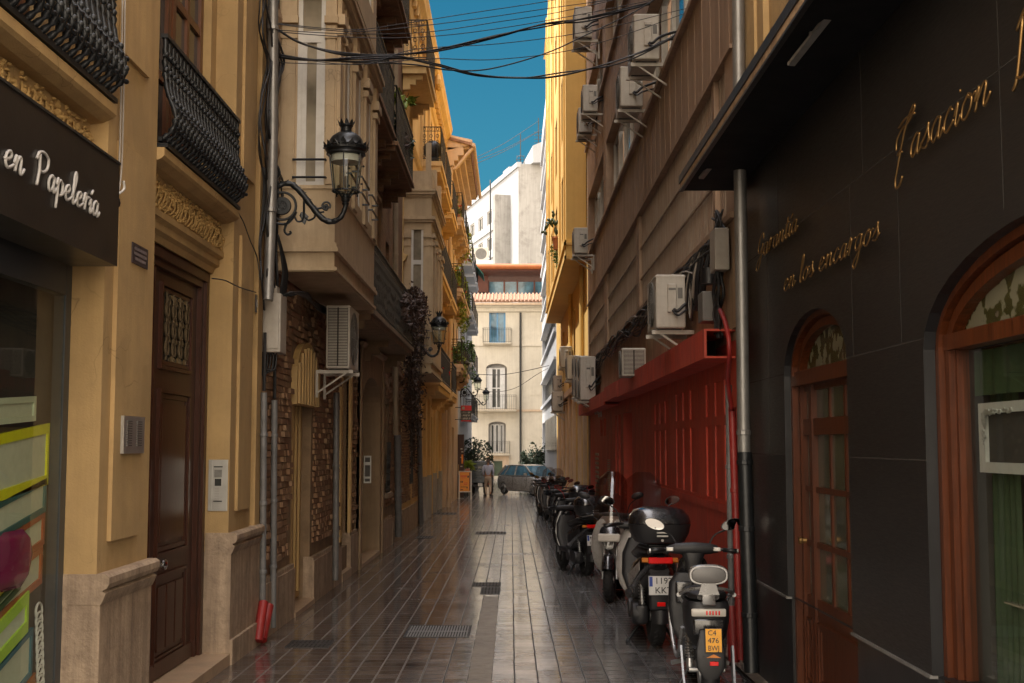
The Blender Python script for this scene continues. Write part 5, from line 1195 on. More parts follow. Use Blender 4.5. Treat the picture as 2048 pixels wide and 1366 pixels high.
def etched():
    m, nt, b = newmat('etched_fanlight_glass'); v = texco(nt, (1, 1, 1)); n1 = noise_n(nt, v, 7.5, 3, .5); wv = N(nt, 'ShaderNodeTexVoronoi'); wv.inputs['Scale'].default_value = 9; nt.links.new(v, wv.inputs['Vector'])
    c = ramp(nt, n1, [(.46, (.16, .15, .10)), (.5, (.045, .045, .012)), (.62, (.035, .03, .01)), (.66, (.12, .10, .07))])
    nt.links.new(c, b.inputs['Base Color']); b.inputs['Roughness'].default_value = .25; return m
M['etched'] = etched()
arched_frame(FR, DOOR[0]-.01, DOOR[1]+.01, -.1, DOOR[3]+.01, DOOR[4], -.50, -.052, .05, M['woodred'], S1, 'door_surround')
FRD = Frame((WR-.11, 0, 0), (0, 1, 0), (-1, 0, 0)); FRW = Frame((WR-.12, 0, 0), (0, 1, 0), (-1, 0, 0))
sdr = MB()
dz = -.1; zb = gz(8.5)+.1
fa0, fa1 = DOOR[0]+.05, DOOR[1]-.05
sdr.fbox(FRD, fa0, fa1, 2.34, 2.42, -.30, -.16); sdr.fbox(FRD, fa0, fa1, 2.42, 2.45, -.28, -.18)
doorx = -.24
cols = [(fa1-.28, fa1-.04), (fa0+.12, fa1-.36)]     # side light, main leaf
sdr.fbox(FRD, fa1-.05, fa1, zb, 2.34, -.3, -.21); sdr.fbox(FRD, fa1-.36, fa1-.27, zb, 2.34, -.3, -.215); sdr.fbox(FRD, fa0, fa0+.13, zb, 2.34, -.3, -.215)
for z0, z1, d in ((zb, .12, .0), (.66, .78, .01), (1.15, 1.19, 0), (1.55, 1.59, 0), (1.97, 2.09, .03), (2.30, 2.34, 0)):
    for a, b in cols: sdr.fbox(FRD, a, b, z0, z1, -.275, doorx+.002+d*.4)
for k in range(1, 3):
    c = cols[1][0]+(cols[1][1]-cols[1][0])*k/3; sdr.fbox(FRD, c-.02, c+.02, .78, 1.97, -.268, doorx-.003); sdr.fbox(FRD, c-.02, c+.02, 2.09, 2.30, -.268, doorx-.003)
for a, b in cols: sdr.fbox(FRD, a, b, .12, .66, -.29, doorx); panel_frame(sdr, FRD, a+.04, b-.04, .16, .62, doorx, .03, .025)
so_ = sdr.build('door', M['woodred'], S1)
g = MB(); g.fquad(FRD, fa0, fa1, .7, 2.33, -.258); g.build('pane', glasspane('bevelled_door_glass', (.05, .05, .03), .12), so_)
g = MB(); g.archpane(FRD, fa0, fa1, 2.44, DOOR[3]-.06, DOOR[4]-.06, -.26); g.build('fanlight', M['etched'], S1)
arched_frame(FRD, fa0, fa1, 2.44, DOOR[3]-.05, DOOR[4]-.05, -.3, -.2, .06, M['woodred'], S1, 'fanlight_frame')
g = MB(); g.fbox(FRD, fa1-.26, fa1-.1, .86, 1.14, -.257, -.252); wn_ = g.build('door_notice', flat('grey_notice', (.12, .11, .10), .5), S1)
g = MB(); g.fbox(FRD, fa1-.23, fa1-.13, 1.0, 1.12, -.252, -.249)
for k in range(4): g.fbox(FRD, fa1-.24, fa1-.12, .88+k*.025, .89+k*.025, -.252, -.249)
g.build('printed_lines', M['letterwhite'], wn_)
g = MB(); g.lathe([(0, 0), (.02, 0), (.02, -.03), (.028, -.04), (.028, -.055), (0, -.06)], FRD.pt(fa1-.32, 1.2, -.17), 10, ax='X'); g.build('handle', M['brass'], so_)
st_ = MB(); st_.fbox(FR, DOOR[0], DOOR[1], -.4, zb, -.5, .02); st_.build('threshold', M['threshold'], S1)
# display window
arched_frame(FR, WIN[0]-.01, WIN[1]+.01, .45, WIN[3]+.01, WIN[4], -.34, -.062, .055, M['woodred'], S1, 'window_surround')
wa0, wa1 = WIN[0]+.06, WIN[1]-.06
wf = MB(); wf.fbox(FRW, wa0, wa1, 2.37, 2.45, -.3, -.2); wf.fbox(FRW, wa1-.05, wa1, .5, 2.37, -.3, -.21); wf.fbox(FRW, wa0, wa0+.05, .5, 2.37, -.3, -.21); wf.fbox(FRW, wa0, wa1, .43, .55, -.3, -.2); wf.fbox(FRW, wa1-.08, wa1-.05, .55, 2.37, -.3, -.24)
wfo = wf.build('display_window', M['woodred'], S1)
g = MB(); g.fquad(FRW, wa0+.05, wa1-.05, .5, 2.4, -.27); g.build('pane', M['shopglass'], wfo)
g = MB(); g.archpane(FRW, wa0, wa1, 2.44, WIN[3]-.06, WIN[4]-.06, -.27); g.build('fanlight', M['etched'], S1)
arched_frame(FRW, wa0, wa1, 2.44, WIN[3]-.055, WIN[4]-.055, -.3, -.21, .07, M['woodred'], S1, 'fanlight_frame')
it = MB(); it.fbox(FRW, 3.3, 6.5, .3, 3.2, -1.5, -1.45); it.fbox(FRW, wa1, wa1+.03, .3, 3.2, -1.45, -.31); it.fbox(FRW, 3.3, wa1, .42, .45, -1.45, -.31); it.fbox(FRW, 3.3, 3.33, .3, 3.2, -1.45, -.31); it.build('shop_interior', M['interior'], S1)
def drape(a0, a1, z0, z1, d, parent, name, amp=.03, n=40, fr=11):
    mb = MB(); N_ = n
    vs = [FRW.pt(a0+(a1-a0)*k/N_, z, d+amp*math.sin(fr*2*PI*k/N_+.5*math.sin(k))*(1 if z == z0 else .6)) for z in (z0, z1) for k in range(N_+1)]
    mb.add(vs, [(k, k+1, N_+2+k, N_+1+k) for k in range(N_)]); return mb.build(name, M['curtain'], parent, smooth=True)
cu = thing('window_curtains', 'short green gathered valance and long green side curtain inside the arched shop window', 'curtain', tuple(FRW.pt(6.1, .5, -.6)))
drape(3.6, 6.16, 2.14, 2.36, -.34, cu, 'valance', .02, 90, 16); drape(5.85, 6.2, .45, 2.3, -.42, cu, 'side_curtain', .03, 60, 5)
rd = MB(); rd.tube([FRW.pt(3.5, 2.37, -.37), FRW.pt(6.14, 2.37, -.37)], .009, 6); rd.build('rod', M['brass'], cu)
fr_ = thing('silver_photo_frame', 'ornate silver photo frame hanging in the arched shop window', 'photo frame', tuple(FRW.pt(5.5, 1.9, -.36)))
fm = MB(); A0, A1, Z0, Z1 = 5.0, 6.08, 1.765, 2.10
for a, b, c_, d_ in ((A0, A1, Z0, Z0+.05), (A0, A1, Z1-.05, Z1), (A0, A0+.07, Z0+.05, Z1-.05), (A1-.075, A1, Z0+.05, Z1-.05)): fm.fbox(FRW, a, b, c_, d_, -.34, -.315)
fm.build('frame', M['silverframe'], fr_)
rn = random.Random(1); fm = MB()
for k in range(50):
    blob(fm, FRW.pt(A1-.09+rn.uniform(-.015, .015)-rn.random()**2*.35, Z1-.045+rn.uniform(-.012, .012), -.312), .006, .008, .008); blob(fm, FRW.pt(A1-.075+rn.uniform(-.02, .02), Z1-.05-rn.random()**2*.15, -.312), .006, .008, .008)
    blob(fm, FRW.pt(5.2-rn.random()*.3, Z0+.045+rn.uniform(-.01, .01), -.312), .006, .008, .008)
fm.build('beading', M['steel'], fr_)
fm = MB(); fm.fbox(FRW, A0+.05, A1-.06, Z0+.04, Z1-.04, -.345, -.335); fm.build('picture', M['interior'], fr_)
cd_ = thing('window_notice', 'small white printed card propped in the arched shop window', 'card', tuple(FRW.pt(5.3, .9, -.4)))
mb = MB(); mb.hexa([FRW.pt(5.2, .78, -.36), FRW.pt(5.58, .78, -.36), FRW.pt(5.58, .78, -.37), FRW.pt(5.2, .78, -.37), FRW.pt(5.23, .98, -.40), FRW.pt(5.54, .98, -.40), FRW.pt(5.54, .98, -.41), FRW.pt(5.23, .98, -.41)]); mb.build('card', M['letterwhite'], cd_)
FN = Frame((WR, 0, 0), (0, -1, 0), (-1, 0, 0))
text_mesh('HASTA', .035, M['ink'], cd_, FN, -5.50, .83, -.232, bold=.0005)
cs_ = thing('ring_tray', 'low black display tray with small gold rings in the arched shop window', 'display tray', tuple(FRW.pt(5.2, .5, -.5)))
mb = MB(); mb.bbox(WR+.33, WR+.5, 4.2, 5.5, .46, .76, .03); mb.build('tray', M['black'], cs_)
mb = MB()
for k in range(6): mb.box(WR+.325, WR+.332, 5.32-.09*k, 5.36-.09*k, .70, .735)
mb.build('price_tag', M['orangelens'], cs_)
sh_ = thing('glass_shelf', 'thin glass shelf with hanging earrings behind the arched shop window', 'shelf', tuple(FRW.pt(5.2, 1.2, -.5)))
mb = MB(); mb.fbox(FRW, 3.6, 5.95, 1.15, 1.158, -.7, -.36); mb.build('shelf', M['glasspale'], sh_)
mb = MB()
for k in range(4): blob(mb, FRW.pt(5.75-.2*k, 1.22, -.38), .008, .008, .012); blob(mb, FRW.pt(5.75-.2*k, 1.19, -.38), .006, .006, .01)
mb.build('earrings', M['chrome'], sh_)
# handwritten brass lettering
def sign_word(text, u, v, xh, label, wsc, r, word, slant=.3, fit=None):
    y, z = 0, 0
    a, z = FR.ray(u, v, .03); t = thing('brass_lettering', label, 'lettering', tuple(FR.pt(a, z, .03)))
    n = sum(.7 if ch == ' ' else GLY[ch][0] for ch in text); ws = wsc
    if fit: a2, _ = FR.ray(fit, v, .03); ws = (a-a2)/(n*xh)
    script_text(text, FR, a, z, .035, xh, -1, ws, r, M['brass'], t, slant=slant, name='letter'); return t
sign_word('Tasacion', 1793, 338, .105, 'large gold handwritten word Tasacion on the upper black cladding', 1.0, .0062, 1, fit=1985)
sign_word('D', 2030, 168, .13, 'partly visible gold handwritten initial at the edge of the upper black cladding', 1.0, .0075, 1)
sign_word('GarantIa', 1514, 522, .092, 'gold handwritten word Garantía on the black cladding beside the pipe', 1.0, .0056, 1, fit=1597)
sign_word('en los encargos', 1568, 584, .088, 'gold handwritten words en los encargos above the arched wooden door', 1.0, .0056, 1, fit=1762)
# canopy and its two lamps
cp = thing('shop_canopy', 'black projecting canopy with brown weathered edge over the dark shop front', 'canopy', (WR, 7, 4.25))
mb = MB(); mb.fbox(FR, 2.4, 11.38, 4.26, 4.38, .003, .50); mb.build('board', M['canopy'], cp)
mb = MB(); mb.fbox(FR, 2.4, 11.4, 4.275, 4.33, .50, .52); mb.build('edge_board', M['tanwall'], cp)
mb = MB(); mb.fbox(FR, 2.4, 11.41, 4.33, 4.40, .49, .53); mb.fbox(FR, 2.4, 11.41, 4.255, 4.275, .49, .525); mb.build('edge_trim', M['iron'], cp)
for u, v, lab in ((1622, 75, 'slim grey spotlight arm under the middle of the canopy'), (1425, 325, 'slim grey spotlight arm under the far end of the canopy')):
    q = P(u, v, X=1.72); t = thing('canopy_spotlight', lab, 'lamp', tuple(q), 'spotlights under the canopy')
    mb = MB(); mb.bar((1.72, q.y, 4.262), (1.72, q.y, q.z), .02); mb.bar((1.72, q.y, q.z), (1.70, q.y+.12, q.z-.02), .02); mb.build('bracket', M['galv'], t)
    mb = MB(); mb.bar((1.77, q.y-.22, q.z+.05), (1.66, q.y+.25, q.z-.08), .045, .02); mb.build('lamp_head', M['galv'], t)
# ochre house standing over the shop
S2 = thing('tan_building', 'tan plastered building rising above the black shop canopy', 'building', (WR, 7, 4.4))
mb = MB(); mb.wall(Frame((WR+.02, 0, 0), (0, 1, 0), (-1, 0, 0)), 2.4, 11.3, 4.39, 22, [(5, 6.2, 5.5, 8, 0, .2), (8.3, 9.5, 5.5, 8, 0, .2), (5, 6.2, 9.5, 12, 0, .2), (8.3, 9.5, 9.5, 12, 0, .2)], .2)
mb.quad((WR+.02, 11.3, 4.3), (9, 11.3, 4.3), (9, 11.3, 22), (WR+.02, 11.3, 22)); mb.quad((WR+.02, 2.4, -.3), (9, 2.4, -.3), (9, 2.4, 22), (WR+.02, 2.4, 22)); mb.quad((WR+.02, 2.4, 22), (9, 2.4, 22), (9, 11.3, 22), (WR+.02, 11.3, 22)); mb.build('wall', M['ochre'], S2)
mb = MB(); mb.fbox(FR, 9.9, 11.25, 4.6, 22, -.02, .03); mb.fbox(FR, 10.15, 11.0, 4.9, 8, .03, .055); mb.build('pilaster', M['ochre'], S2)
for a in (5, 8.3):
    for z in (5.5, 9.5): window(S2, FR, a, a+1.2, z, z+2.5, -.17, M['woodbrown'], M['glass'], 2, 3, .07)
# ================================================================== brown office building with red ground floor
S3 = thing('office_building', 'brown clad office building with ribbed panels and red painted ground floor', 'building', (WR, 22, 0))
FRR = Frame((WR+.05, 0, 0), (0, 1, 0), (-1, 0, 0)); Y0, Y1 = 11.45, 33.6
grp = [(11.98, 13.75, 1.34, 2.55), (14.35, 16.25, 1.34, 2.55), (16.8, 18.65, 1.34, 2.5)]
ropn = []
for a0, a1, z0, z1 in grp:
    n = 3; w_ = (a1-a0)/n
    for k in range(n):
        ropn.append((a0+w_*k+.09, a0+w_*(k+1)-.09, z0, 2.1, 0, .022)); ropn.append((a0+w_*k+.09, a0+w_*(k+1)-.09, 2.2, z1, 0, .022))
ropn += [(22.0, 23.7, -.5, 2.5, 0, .35), (24.3, 24.8, .9, 2.5, 0, .1), (25.1, 25.6, .9, 2.5, 0, .1), (28, 28.7, 2.1, 2.5, 0, .1), (29.2, 29.9, 2.1, 2.5, 0, .1)]
mb = MB(); mb.wall(FRR, Y0, Y1, -.5, 3.0, ropn, .1); mb.quad(FRR.pt(Y0, -.4, 0), FRR.pt(Y0, -.4, .03), FRR.pt(Y0, 3, .03), FRR.pt(Y0, 3, 0))
mb.fbox(FRR, 11.9, 18.8, 1.22, 1.30, 0, .02); mb.fbox(FRR, 23.9, 26, .5, .6, 0, .02); mb.build('red_wall', M['red'], S3)
for k, o in enumerate(ropn): mb = MB(); mb.fquad(FRR, o[0], o[1], o[2], o[3], -(o[5]-.004)); mb.build('painted_panel', M['red'], S3)
mb = MB(); mb.fbox(FRR, 12.0, 12.4, 2.2, 2.54, -.07, -.05); mb.build('dark_opening', M['interior'], S3)
mb = MB(); mb.fbox(FRR, 22.02, 23.68, -.4, 2.48, -.34, -.28); panel_frame(mb, FRR, 22.2, 23.5, .3, 2.2, -.28); mb.build('door', mat('dark_red_door', (.08, .012, .01), .5), S3)
mb = MB()
for k in range(14): mb.fbox(FRR, 30.4, 31.2, .2+k*.11, .26+k*.11, -.01, .04); mb.fbox(FRR, 26.9, 27.4, .9+k*.05, .92+k*.05, -.01, .03)
mb.build('louvre_vent', M['stone'], S3)
# fascia box
mb = MB()
for a0, a1, z0, z1 in ((11.75, 16.6, 2.72, 3.0), (16.62, 21.6, 2.72, 3.0), (21.62, 24.5, 2.74, 3.01), (24.52, 33.7, 2.68, 2.96)):
    mb.fbox(FR, a0, a1, z0, z1, .235, .26); mb.fbox(FR, a0, a1, z0, z0+.02, -.04, .234); mb.fbox(FR, a0, a1, z1-.02, z1, -.04, .234)
mb.fbox(FR, 33.66, 33.7, 2.7, 2.94, -.04, .234); mb.build('fascia', M['red'], S3)
mb = MB(); mb.fbox(FR, 12.9, 12.95, 2.74, 2.98, -.04, .234); mb.build('fascia_cavity', M['interior'], S3)
mb = MB(); mb.fbox(FR, Y0, Y1, 2.995, 4.05, -.06, 0); mb.fbox(FR, Y0, Y1, 2.9, 2.99, -.06, -.045); mb.build('render_strip', M['tanwall'], S3)
# cladding with recessed ribbed bands and windows
WB = []
for z in (6.95, 10.0, 13.05, 16.1):
    for a, b in ((13.4, 19.4), (20.7, 26.9), (27.7, 33.1)): WB.append((a, b, z, z+1.6, 0, .3))
GB = [(11.9, 12.55, 4.1, 5.65, 0, .08), (12.7, 20.1, 4.1, 5.65, 0, .08), (20.5, 26.9, 4.1, 5.65, 0, .08), (27.6, 33.2, 4.1, 5.65, 0, .08)]
mb = MB(); mb.wall(FR, Y0, Y1, 4.05, 21, WB+GB, .3)
for y in (Y0, Y1): mb.quad(FR.pt(y, -.4, 0), FR.pt(y, -.4, -7), FR.pt(y, 21, -7), FR.pt(y, 21, 0))
mb.quad(FR.pt(Y0, 21, 0), FR.pt(Y1, 21, 0), FR.pt(Y1, 21, -7), FR.pt(Y0, 21, -7)); mb.build('cladding', M['brown'], S3)
mb = MB()
for z0, z1 in ((5.68, 6.88), (8.6, 9.93), (11.65, 12.98), (14.7, 16.0)):
    y = 11.6
    while y < Y1-.1:
        mb.fbox(FR, y, y+.02, z0, z1, 0, .005); y += .55
for z in (6.93, 9.98, 13.03): mb.fbox(FR, 13.3, Y1, z-.05, z+.02, 0, .07)
mb.fbox(FR, Y0, Y1, 4.02, 4.08, -.05, .05); mb.fbox(FR, Y0, Y1, 5.65, 5.69, 0, .03)
mb.build('cladding_ribs', M['brown'], S3)
mb = MB()
for a, b, z0, z1, _, _ in GB:
    mb.fquad(FR, a, b, z0, z1, -.078); y = a+.03
    while y < b-.02: mb.fbox(FR, y, y+.05, z0, z1, -.077, -.05); y += .11
for a, b, z0, z1, _, _ in GB:
    for zz in (4.6, 5.1): mb.bar(FR.pt(a, zz, -.03), FR.pt(b, zz, -.03), .025)
mb.build('ribbed_panels', M['ribbed'], S3)
for a, b, z0, z1, _, _ in WB:
    n = max(2, int((b-a)/1.05)); f = MB(); f.fbox(FR, a, b, z0, z0+.06, -.26, -.18); f.fbox(FR, a, b, z1-.06, z1, -.26, -.18)
    for k in range(n+1): c = a+(b-a)*k/n; f.fbox(FR, max(a, c-.04), min(b, c+.04), z0+.06, z1-.06, -.26, -.17)
    wo = f.build('window', M['upvc'], S3)
    # panes: some sliding sashes stand open, their sky reflection tinted into the colour
    for k in range(n):
        c0, c1 = a+(b-a)*k/n+.04, a+(b-a)*(k+1)/n-.04; g = MB()
        tl = .10 if (k % 3 == 0) else 0
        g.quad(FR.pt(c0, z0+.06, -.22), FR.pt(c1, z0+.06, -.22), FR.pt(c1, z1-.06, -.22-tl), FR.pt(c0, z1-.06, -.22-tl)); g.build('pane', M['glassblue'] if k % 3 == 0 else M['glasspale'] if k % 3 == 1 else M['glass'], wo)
# ================================================================== saffron building with projecting upper storeys
S4 = thing('saffron_building', 'saffron yellow building with a sunlit projecting upper storey', 'building', (WR, 44, 0))
Y0, Y1 = 33.6, 57.0
oo = [(35.6, 36.6, -.5, 3.0, 0, .3), (38.4, 39.6, -.5, 3.3, 0, .3), (41.0, 42.2, .4, 3.3, 0, .2), (44, 45.2, -.5, 3.3, 0, .2), (47, 48.2, -.5, 3.3, 0, .2), (50.5, 51.7, -.5, 3.3, 0, .2), (36.2, 37.3, 4.4, 6.4, 0, .2), (40.2, 41.4, 4.4, 6.4, 0, .2), (44, 45.2, 4.4, 6.4, 0, .2), (48.5, 49.7, 4.4, 6.4, 0, .2)]
mb = MB(); mb.wall(FR, Y0, Y1, -.6, 7.2, oo, .2); mb.quad(FR.pt(Y1, -.6, 0), FR.pt(Y1, -.6, -7), FR.pt(Y1, 20, -7), FR.pt(Y1, 20, 0)); mb.wall(FR, 52.0, Y1, 7.2, 20, (), .2); mb.build('wall', M['saffron'], S4)
XY = 1.53; FX4 = Frame((XY, 0, 0), (0, 1, 0), (-1, 0, 0)); FS4 = FY(34.0)
uo = []
for z in (7.9, 10.9, 13.9, 16.9):
    for a in (35.4, 40.5, 45.0, 49.2): uo.append((a, a+1.5, z, z+1.9, 0, .2))
mb = MB(); mb.wall(FX4, 34.0, 52.0, 7.0, 20, uo, .2); mb.wall(FS4, XY, WR, 7.0, 20, (), .2); mb.wall(Frame((0, 52, 0), (1, 0, 0), (0, 1, 0)), XY, WR, 7.0, 20, (), .2)
mb.quad((XY, 34, 7.0), (WR, 34, 7.0), (WR, 52, 7.0), (XY, 52, 7.0)); mb.quad((XY, 34, 20), (9, 34, 20), (9, 57, 20), (XY, 57, 20)); mb.quad((XY, 33.6, 20), (WR, 33.6, 20), (WR, 34, 20), (XY, 34, 20))
bo = mb.build('projecting_storeys', M['saffron'], S4)
mb = MB()
for z0, z1, o in ((7.02, 7.12, .05), (7.12, 7.3, .02), (7.42, 7.5, .07), (7.5, 7.56, .04)):
    mb.fbox(FX4, 34.0-o, 52+o, z0, z1, -.001, o); mb.fbox(FS4, XY-o, WR, z0, z1, -.001, o)
for a in (34.4, 37.6, 43.3, 47.8, 51.3): mb.fbox(FX4, a, a+.35, 7.56, 20, 0, .05)
mb.build('moulding', M['saffron'], bo)
for o in uo+[]:
    window(S4, FX4, o[0], o[1], o[2], o[3], -.12, M['woodbrown'], M['glass'], 2, 1, .08)
for o in oo:
    if o[2] > 4: window(S4, FR, o[0], o[1], o[2], o[3], -.12, M['woodbrown'], M['glass'], 2, 1, .08)
    else:
        dd = MB()
        dd.fbox(FR, o[0]+.02, o[1]-.02, o[2], o[3]-.02, -.19, -.16)
        z = max(o[2], -.2)+.1
        while z < o[3]-.15: dd.fbox(FR, o[0]+.08, o[1]-.08, z, z+.04, -.16, -.12); z += .08
        dd.build('louvred_door', M['greypipe'], S4)
mb = MB()
for a in (34.3, 36.9, 40.2, 42.9, 46.0, 49.2, 52.6): mb.fbox(FR, a, a+.55, -.6, 3.6, 0, .09)
mb.fbox(FR, Y0+.2, Y1, 3.6, 3.8, 0, .12); mb.build('pilasters', M['peach'], S4)
for a in (35.2, 41.9): mb = MB(); mb.tube([FR.pt(a, 7.0, .08), FR.pt(a, 3.8, .08)], .07, 8); mb.build('downpipe', M['saffron'], S4, smooth=True, auto=50)
# cactus on the projecting ledge
ct = thing('ledge_cactus', 'prickly pear cactus in a hanging pot on the corner ledge of the saffron building', 'cactus', tuple(FX4.pt(40.0, 7.6, .15)))
y = 40.0; mb = MB(); rn = random.Random(3)
pc = P(1113, 485, Y=y)
mb.lathe([(.09, -.25), (.14, .12), (.16, .12), (.16, .18)], (pc.x, y, pc.z), 12); mb.build('pot', M['terracotta'], ct, smooth=True, auto=40)
mb = MB()
def pad(p0, p1, w_):
    p0, p1 = Vector(p0), Vector(p1); n_ = 8; t = p1-p0
    mb.tube([p0+t*k/n_ for k in range(n_+1)], [max(.012, w_*math.sin(PI*(k+.4)/(n_+.6))) for k in range(n_+1)], 7)
segs = [((1112, 470), (1110, 452)), ((1110, 452), (1106, 436)), ((1106, 436), (1098, 446)), ((1098, 446), (1088, 462)), ((1088, 462), (1082, 466)), ((1106, 436), (1108, 424)), ((1106, 455), (1100, 441)), ((1110, 452), (1116, 440)), ((1100, 448), (1092, 444)), ((1088, 462), (1094, 470)), ((1112, 470), (1118, 458)), ((1108, 424), (1103, 424)), ((1100, 441), (1094, 438))]
for a, b in segs: pad(P(*a, Y=y+rn.uniform(-.1, .1)), P(*b, Y=y+rn.uniform(-.1, .1)), .055)
mb.build('pads', M['leafdark'], ct, smooth=True)
foliage('trailing_leaves', (pc.x-.02, y, pc.z-.4), (.16, .2, .5), 260, .05, M['leaf'], ct, seed=7)
# ================================================================== white louvred building
S5 = thing('louvred_building', 'white modern building with long window bands and a grey louvred screen', 'building', (WR, 70, 0))
F5r = Frame((WR+.02, 0, 0), (0, 1, 0), (-1, 0, 0)); Y0, Y1 = 57.0, 84.0
bo_ = [(58, 83.5, z, z+1.5, 0, .3) for z in (4.4, 7.4, 10.4, 13.4, 16.4, 19.4)]
mb = MB(); mb.wall(F5r, Y0, Y1, -.7, 23, bo_+[(58, 83.5, 1.6, 3.3, 0, .3)], .3); mb.quad(F5r.pt(Y0, -.6, 0), F5r.pt(Y0, -.6, -.3), F5r.pt(Y0, 23, -7), F5r.pt(Y0, 23, 0)); mb.quad(F5r.pt(Y1, -.6, 0), F5r.pt(Y1, -.6, -7), F5r.pt(Y1, 23, -7), F5r.pt(Y1, 23, 0)); mb.quad(F5r.pt(Y0, 23, 0), F5r.pt(Y1, 23, 0), F5r.pt(Y1, 23, -7), F5r.pt(Y0, 23, -7))
mb.build('wall', M['white'], S5)
mb = MB()
for z in (4.4, 7.4, 10.4, 13.4, 16.4, 19.4): mb.fbox(F5r, 57.9, 83.6, z-.2, z, 0, .12); mb.fbox(F5r, 57.9, 83.6, z+1.5, z+1.62, 0, .12)
mb.build('sill_bands', M['white'], S5)
for o in bo_: window(S5, F5r, o[0], o[1], o[2], o[3], -.2, M['greypipe'], M['glass'], 12, 1, .1)
mb = MB()
for k in range(22): mb.fbox(F5r, 58.05, 74, 1.65+k*.075, 1.70+k*.075, -.2, .06)
for k in range(8): mb.fbox(F5r, 58.05+k*2.2, 58.15+k*2.2, 1.6, 3.32, .06, .09)
mb.build('louvred_screen', M['steel'], S5)
mb = MB(); mb.fquad(F5r, 58, 83.5, 1.6, 3.3, -.28); mb.build('dark_opening', M['interior'], S5)
# ================================================================== cream house closing the street
E1 = thing('cream_house', 'cream rendered house with iron balconies and tiled eaves closing the end of the street', 'building', (0, 88, gz(60)))
YE = 88.0; FE = FY(YE)
def ex(u): return P(u, 800, Y=YE).x
def ez(v): return P(1000, v, Y=YE).z
WN = [(978, 1011, 622, 686, 0), (972, 1014, 727, 817, .35), (977, 1012, 843, 905, .25), (986, 1005, 922, 952, 0)]
ops = [(ex(a), ex(b), ez(d), ez(c), r, .3) for a, b, c, d, r in WN]+[(-6.6, -5.2, 9.0, 11.3, 0, .3), (-6.6, -5.2, 4.4, 7.3, 0, .3)]
mb = MB(); mb.wall(FE, -9, 9, -1, 11.75, ops, .3); mb.quad((-9, YE, -1), (-9, YE+9, -1), (-9, YE+9, 11.75), (-9, YE, 11.75)); mb.quad((9, YE, -1), (9, YE+9, -1), (9, YE+9, 11.75), (9, YE, 11.75)); mb.build('wall', M['ivory'], E1)
mb = MB(); mb.fbox(FE, -9, 9, ez(692), ez(688), 0, .06); mb.profile(FE, -9, 9, [(0, 11.3), (.12, 11.4), (.12, 11.6), (.25, 11.7), (.3, 11.85), (0, 11.86)])
mb.build('moulding', M['ivory'], E1)
mb = MB(); mb.fbox(FE, -9, 9, ez(823), ez(819), 0, .05); mb.build('pink_band', M['peach'], E1)
mb = MB(); a0, a1 = ex(1060), ex(1083); N_ = 14; c = (a0+a1)/2; hw = (a1-a0)/2
mb.add([FE.pt(a0, ez(790), .02), FE.pt(a1, ez(790), .02)]+[FE.pt(c+hw*math.cos(PI*k/N_), ez(752)+.45*math.sin(PI*k/N_), .02) for k in range(N_+1)], [tuple(range(N_+3))]); mb.build('blind_arch', M['ivory'], E1)
for k, o in enumerate(ops[:3]):
    if k == 1:
        window(E1, FE, o[0]+.25, o[1]-.25, o[2], o[3]-.3, -.22, M['upvc'], M['glass'], 2, 2, .1); s_ = MB(); s_.fbox(FE, o[0]+.02, o[0]+.45, o[2], o[3]-.3, -.2, -.14); s_.fbox(FE, o[1]-.5, o[1]-.15, o[2], o[3]-.3, -.2, -.14); s_.build('shutters', M['upvc'], E1)
        s_ = MB(); s_.archpane(FE, o[0], o[1], o[2], o[3], o[4], -.28); s_.build('recess', M['greywall'], E1)
    elif k == 0:
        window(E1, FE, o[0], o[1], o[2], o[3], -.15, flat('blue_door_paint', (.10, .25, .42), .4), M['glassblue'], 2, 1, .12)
    else:
        s_ = MB(); s_.archpane(FE, o[0], o[1], o[2], o[3], o[4], -.28); s_.build('recess', M['greywall'], E1)
        for q in range(3): c0 = o[0]+.15+q*.32; window(E1, FE, c0, c0+.28, o[2], o[3]-.2, -.18, M['upvc'], M['glass'], 1, 1, .06)
mb = MB(); o = ops[3]; mb.fbox(FE, o[0], o[1], o[2], o[3], -.2, -.12); panel_frame(mb, FE, o[0]+.08, o[1]-.08, o[2]+.1, o[3]-.1, -.12, .05); mb.build('green_door', flat('green_door_paint', (.07, .10, .06), .5), E1)
mb = MB(); mb.fbox(FE, o[0]-.45, o[0], o[2]-.8, o[3]+.1, 0, .08); mb.fbox(FE, o[1], o[1]+.45, o[2]-.8, o[3]+.1, 0, .08); mb.fbox(FE, o[0]-.45, o[1]+.45, o[3]+.1, o[3]+.5, 0, .09); mb.build('stone_surround', M['peach'], E1)
for (u0, u1, v, h, dep) in ((965, 1023, 686, 1.05, .35), (950, 1033, 820, 1.05, .55), (975, 1020, 908, .9, .4)):
    balcony(E1, FE, ex(u0), ex(u1), ez(v), dep, h, M['ivory'], 'simple', .12, 0, .16, M['irondark'])
mb = MB(); mb.tube([FE.pt(ex(1041), 11.3, .1), FE.pt(ex(1041), -.5, .1)], .075, 8); mb.build('downpipe', M['irondark'], E1)
# roof
z0, z1, yb = ez(604), ez(578), YE+3.0
mb = MB(); mb.hexa([(-9, YE-.5, z0-.08), (9, YE-.5, z0-.08), (9, yb, z1-.1), (-9, yb, z1-.1), (-9, YE-.5, z0), (9, YE-.5, z0), (9, yb, z1), (-9, yb, z1)])
rn = random.Random(6); x = -8.9
while x < 9: mb.tube([(x, YE-.58, z0+.03), (x+rn.uniform(-.02, .02), YE+.5, z0+.03+(z1-z0)*.28), (x, yb, z1+.03)], [.1, .095, .085], 6); x += .27
mb.build('tiled_roof', M['tile'], E1)
mb = MB(); mb.box(-9, 9, YE-.5, YE, z0-.25, z0-.10); mb.build('soffit', M['peach'], E1)
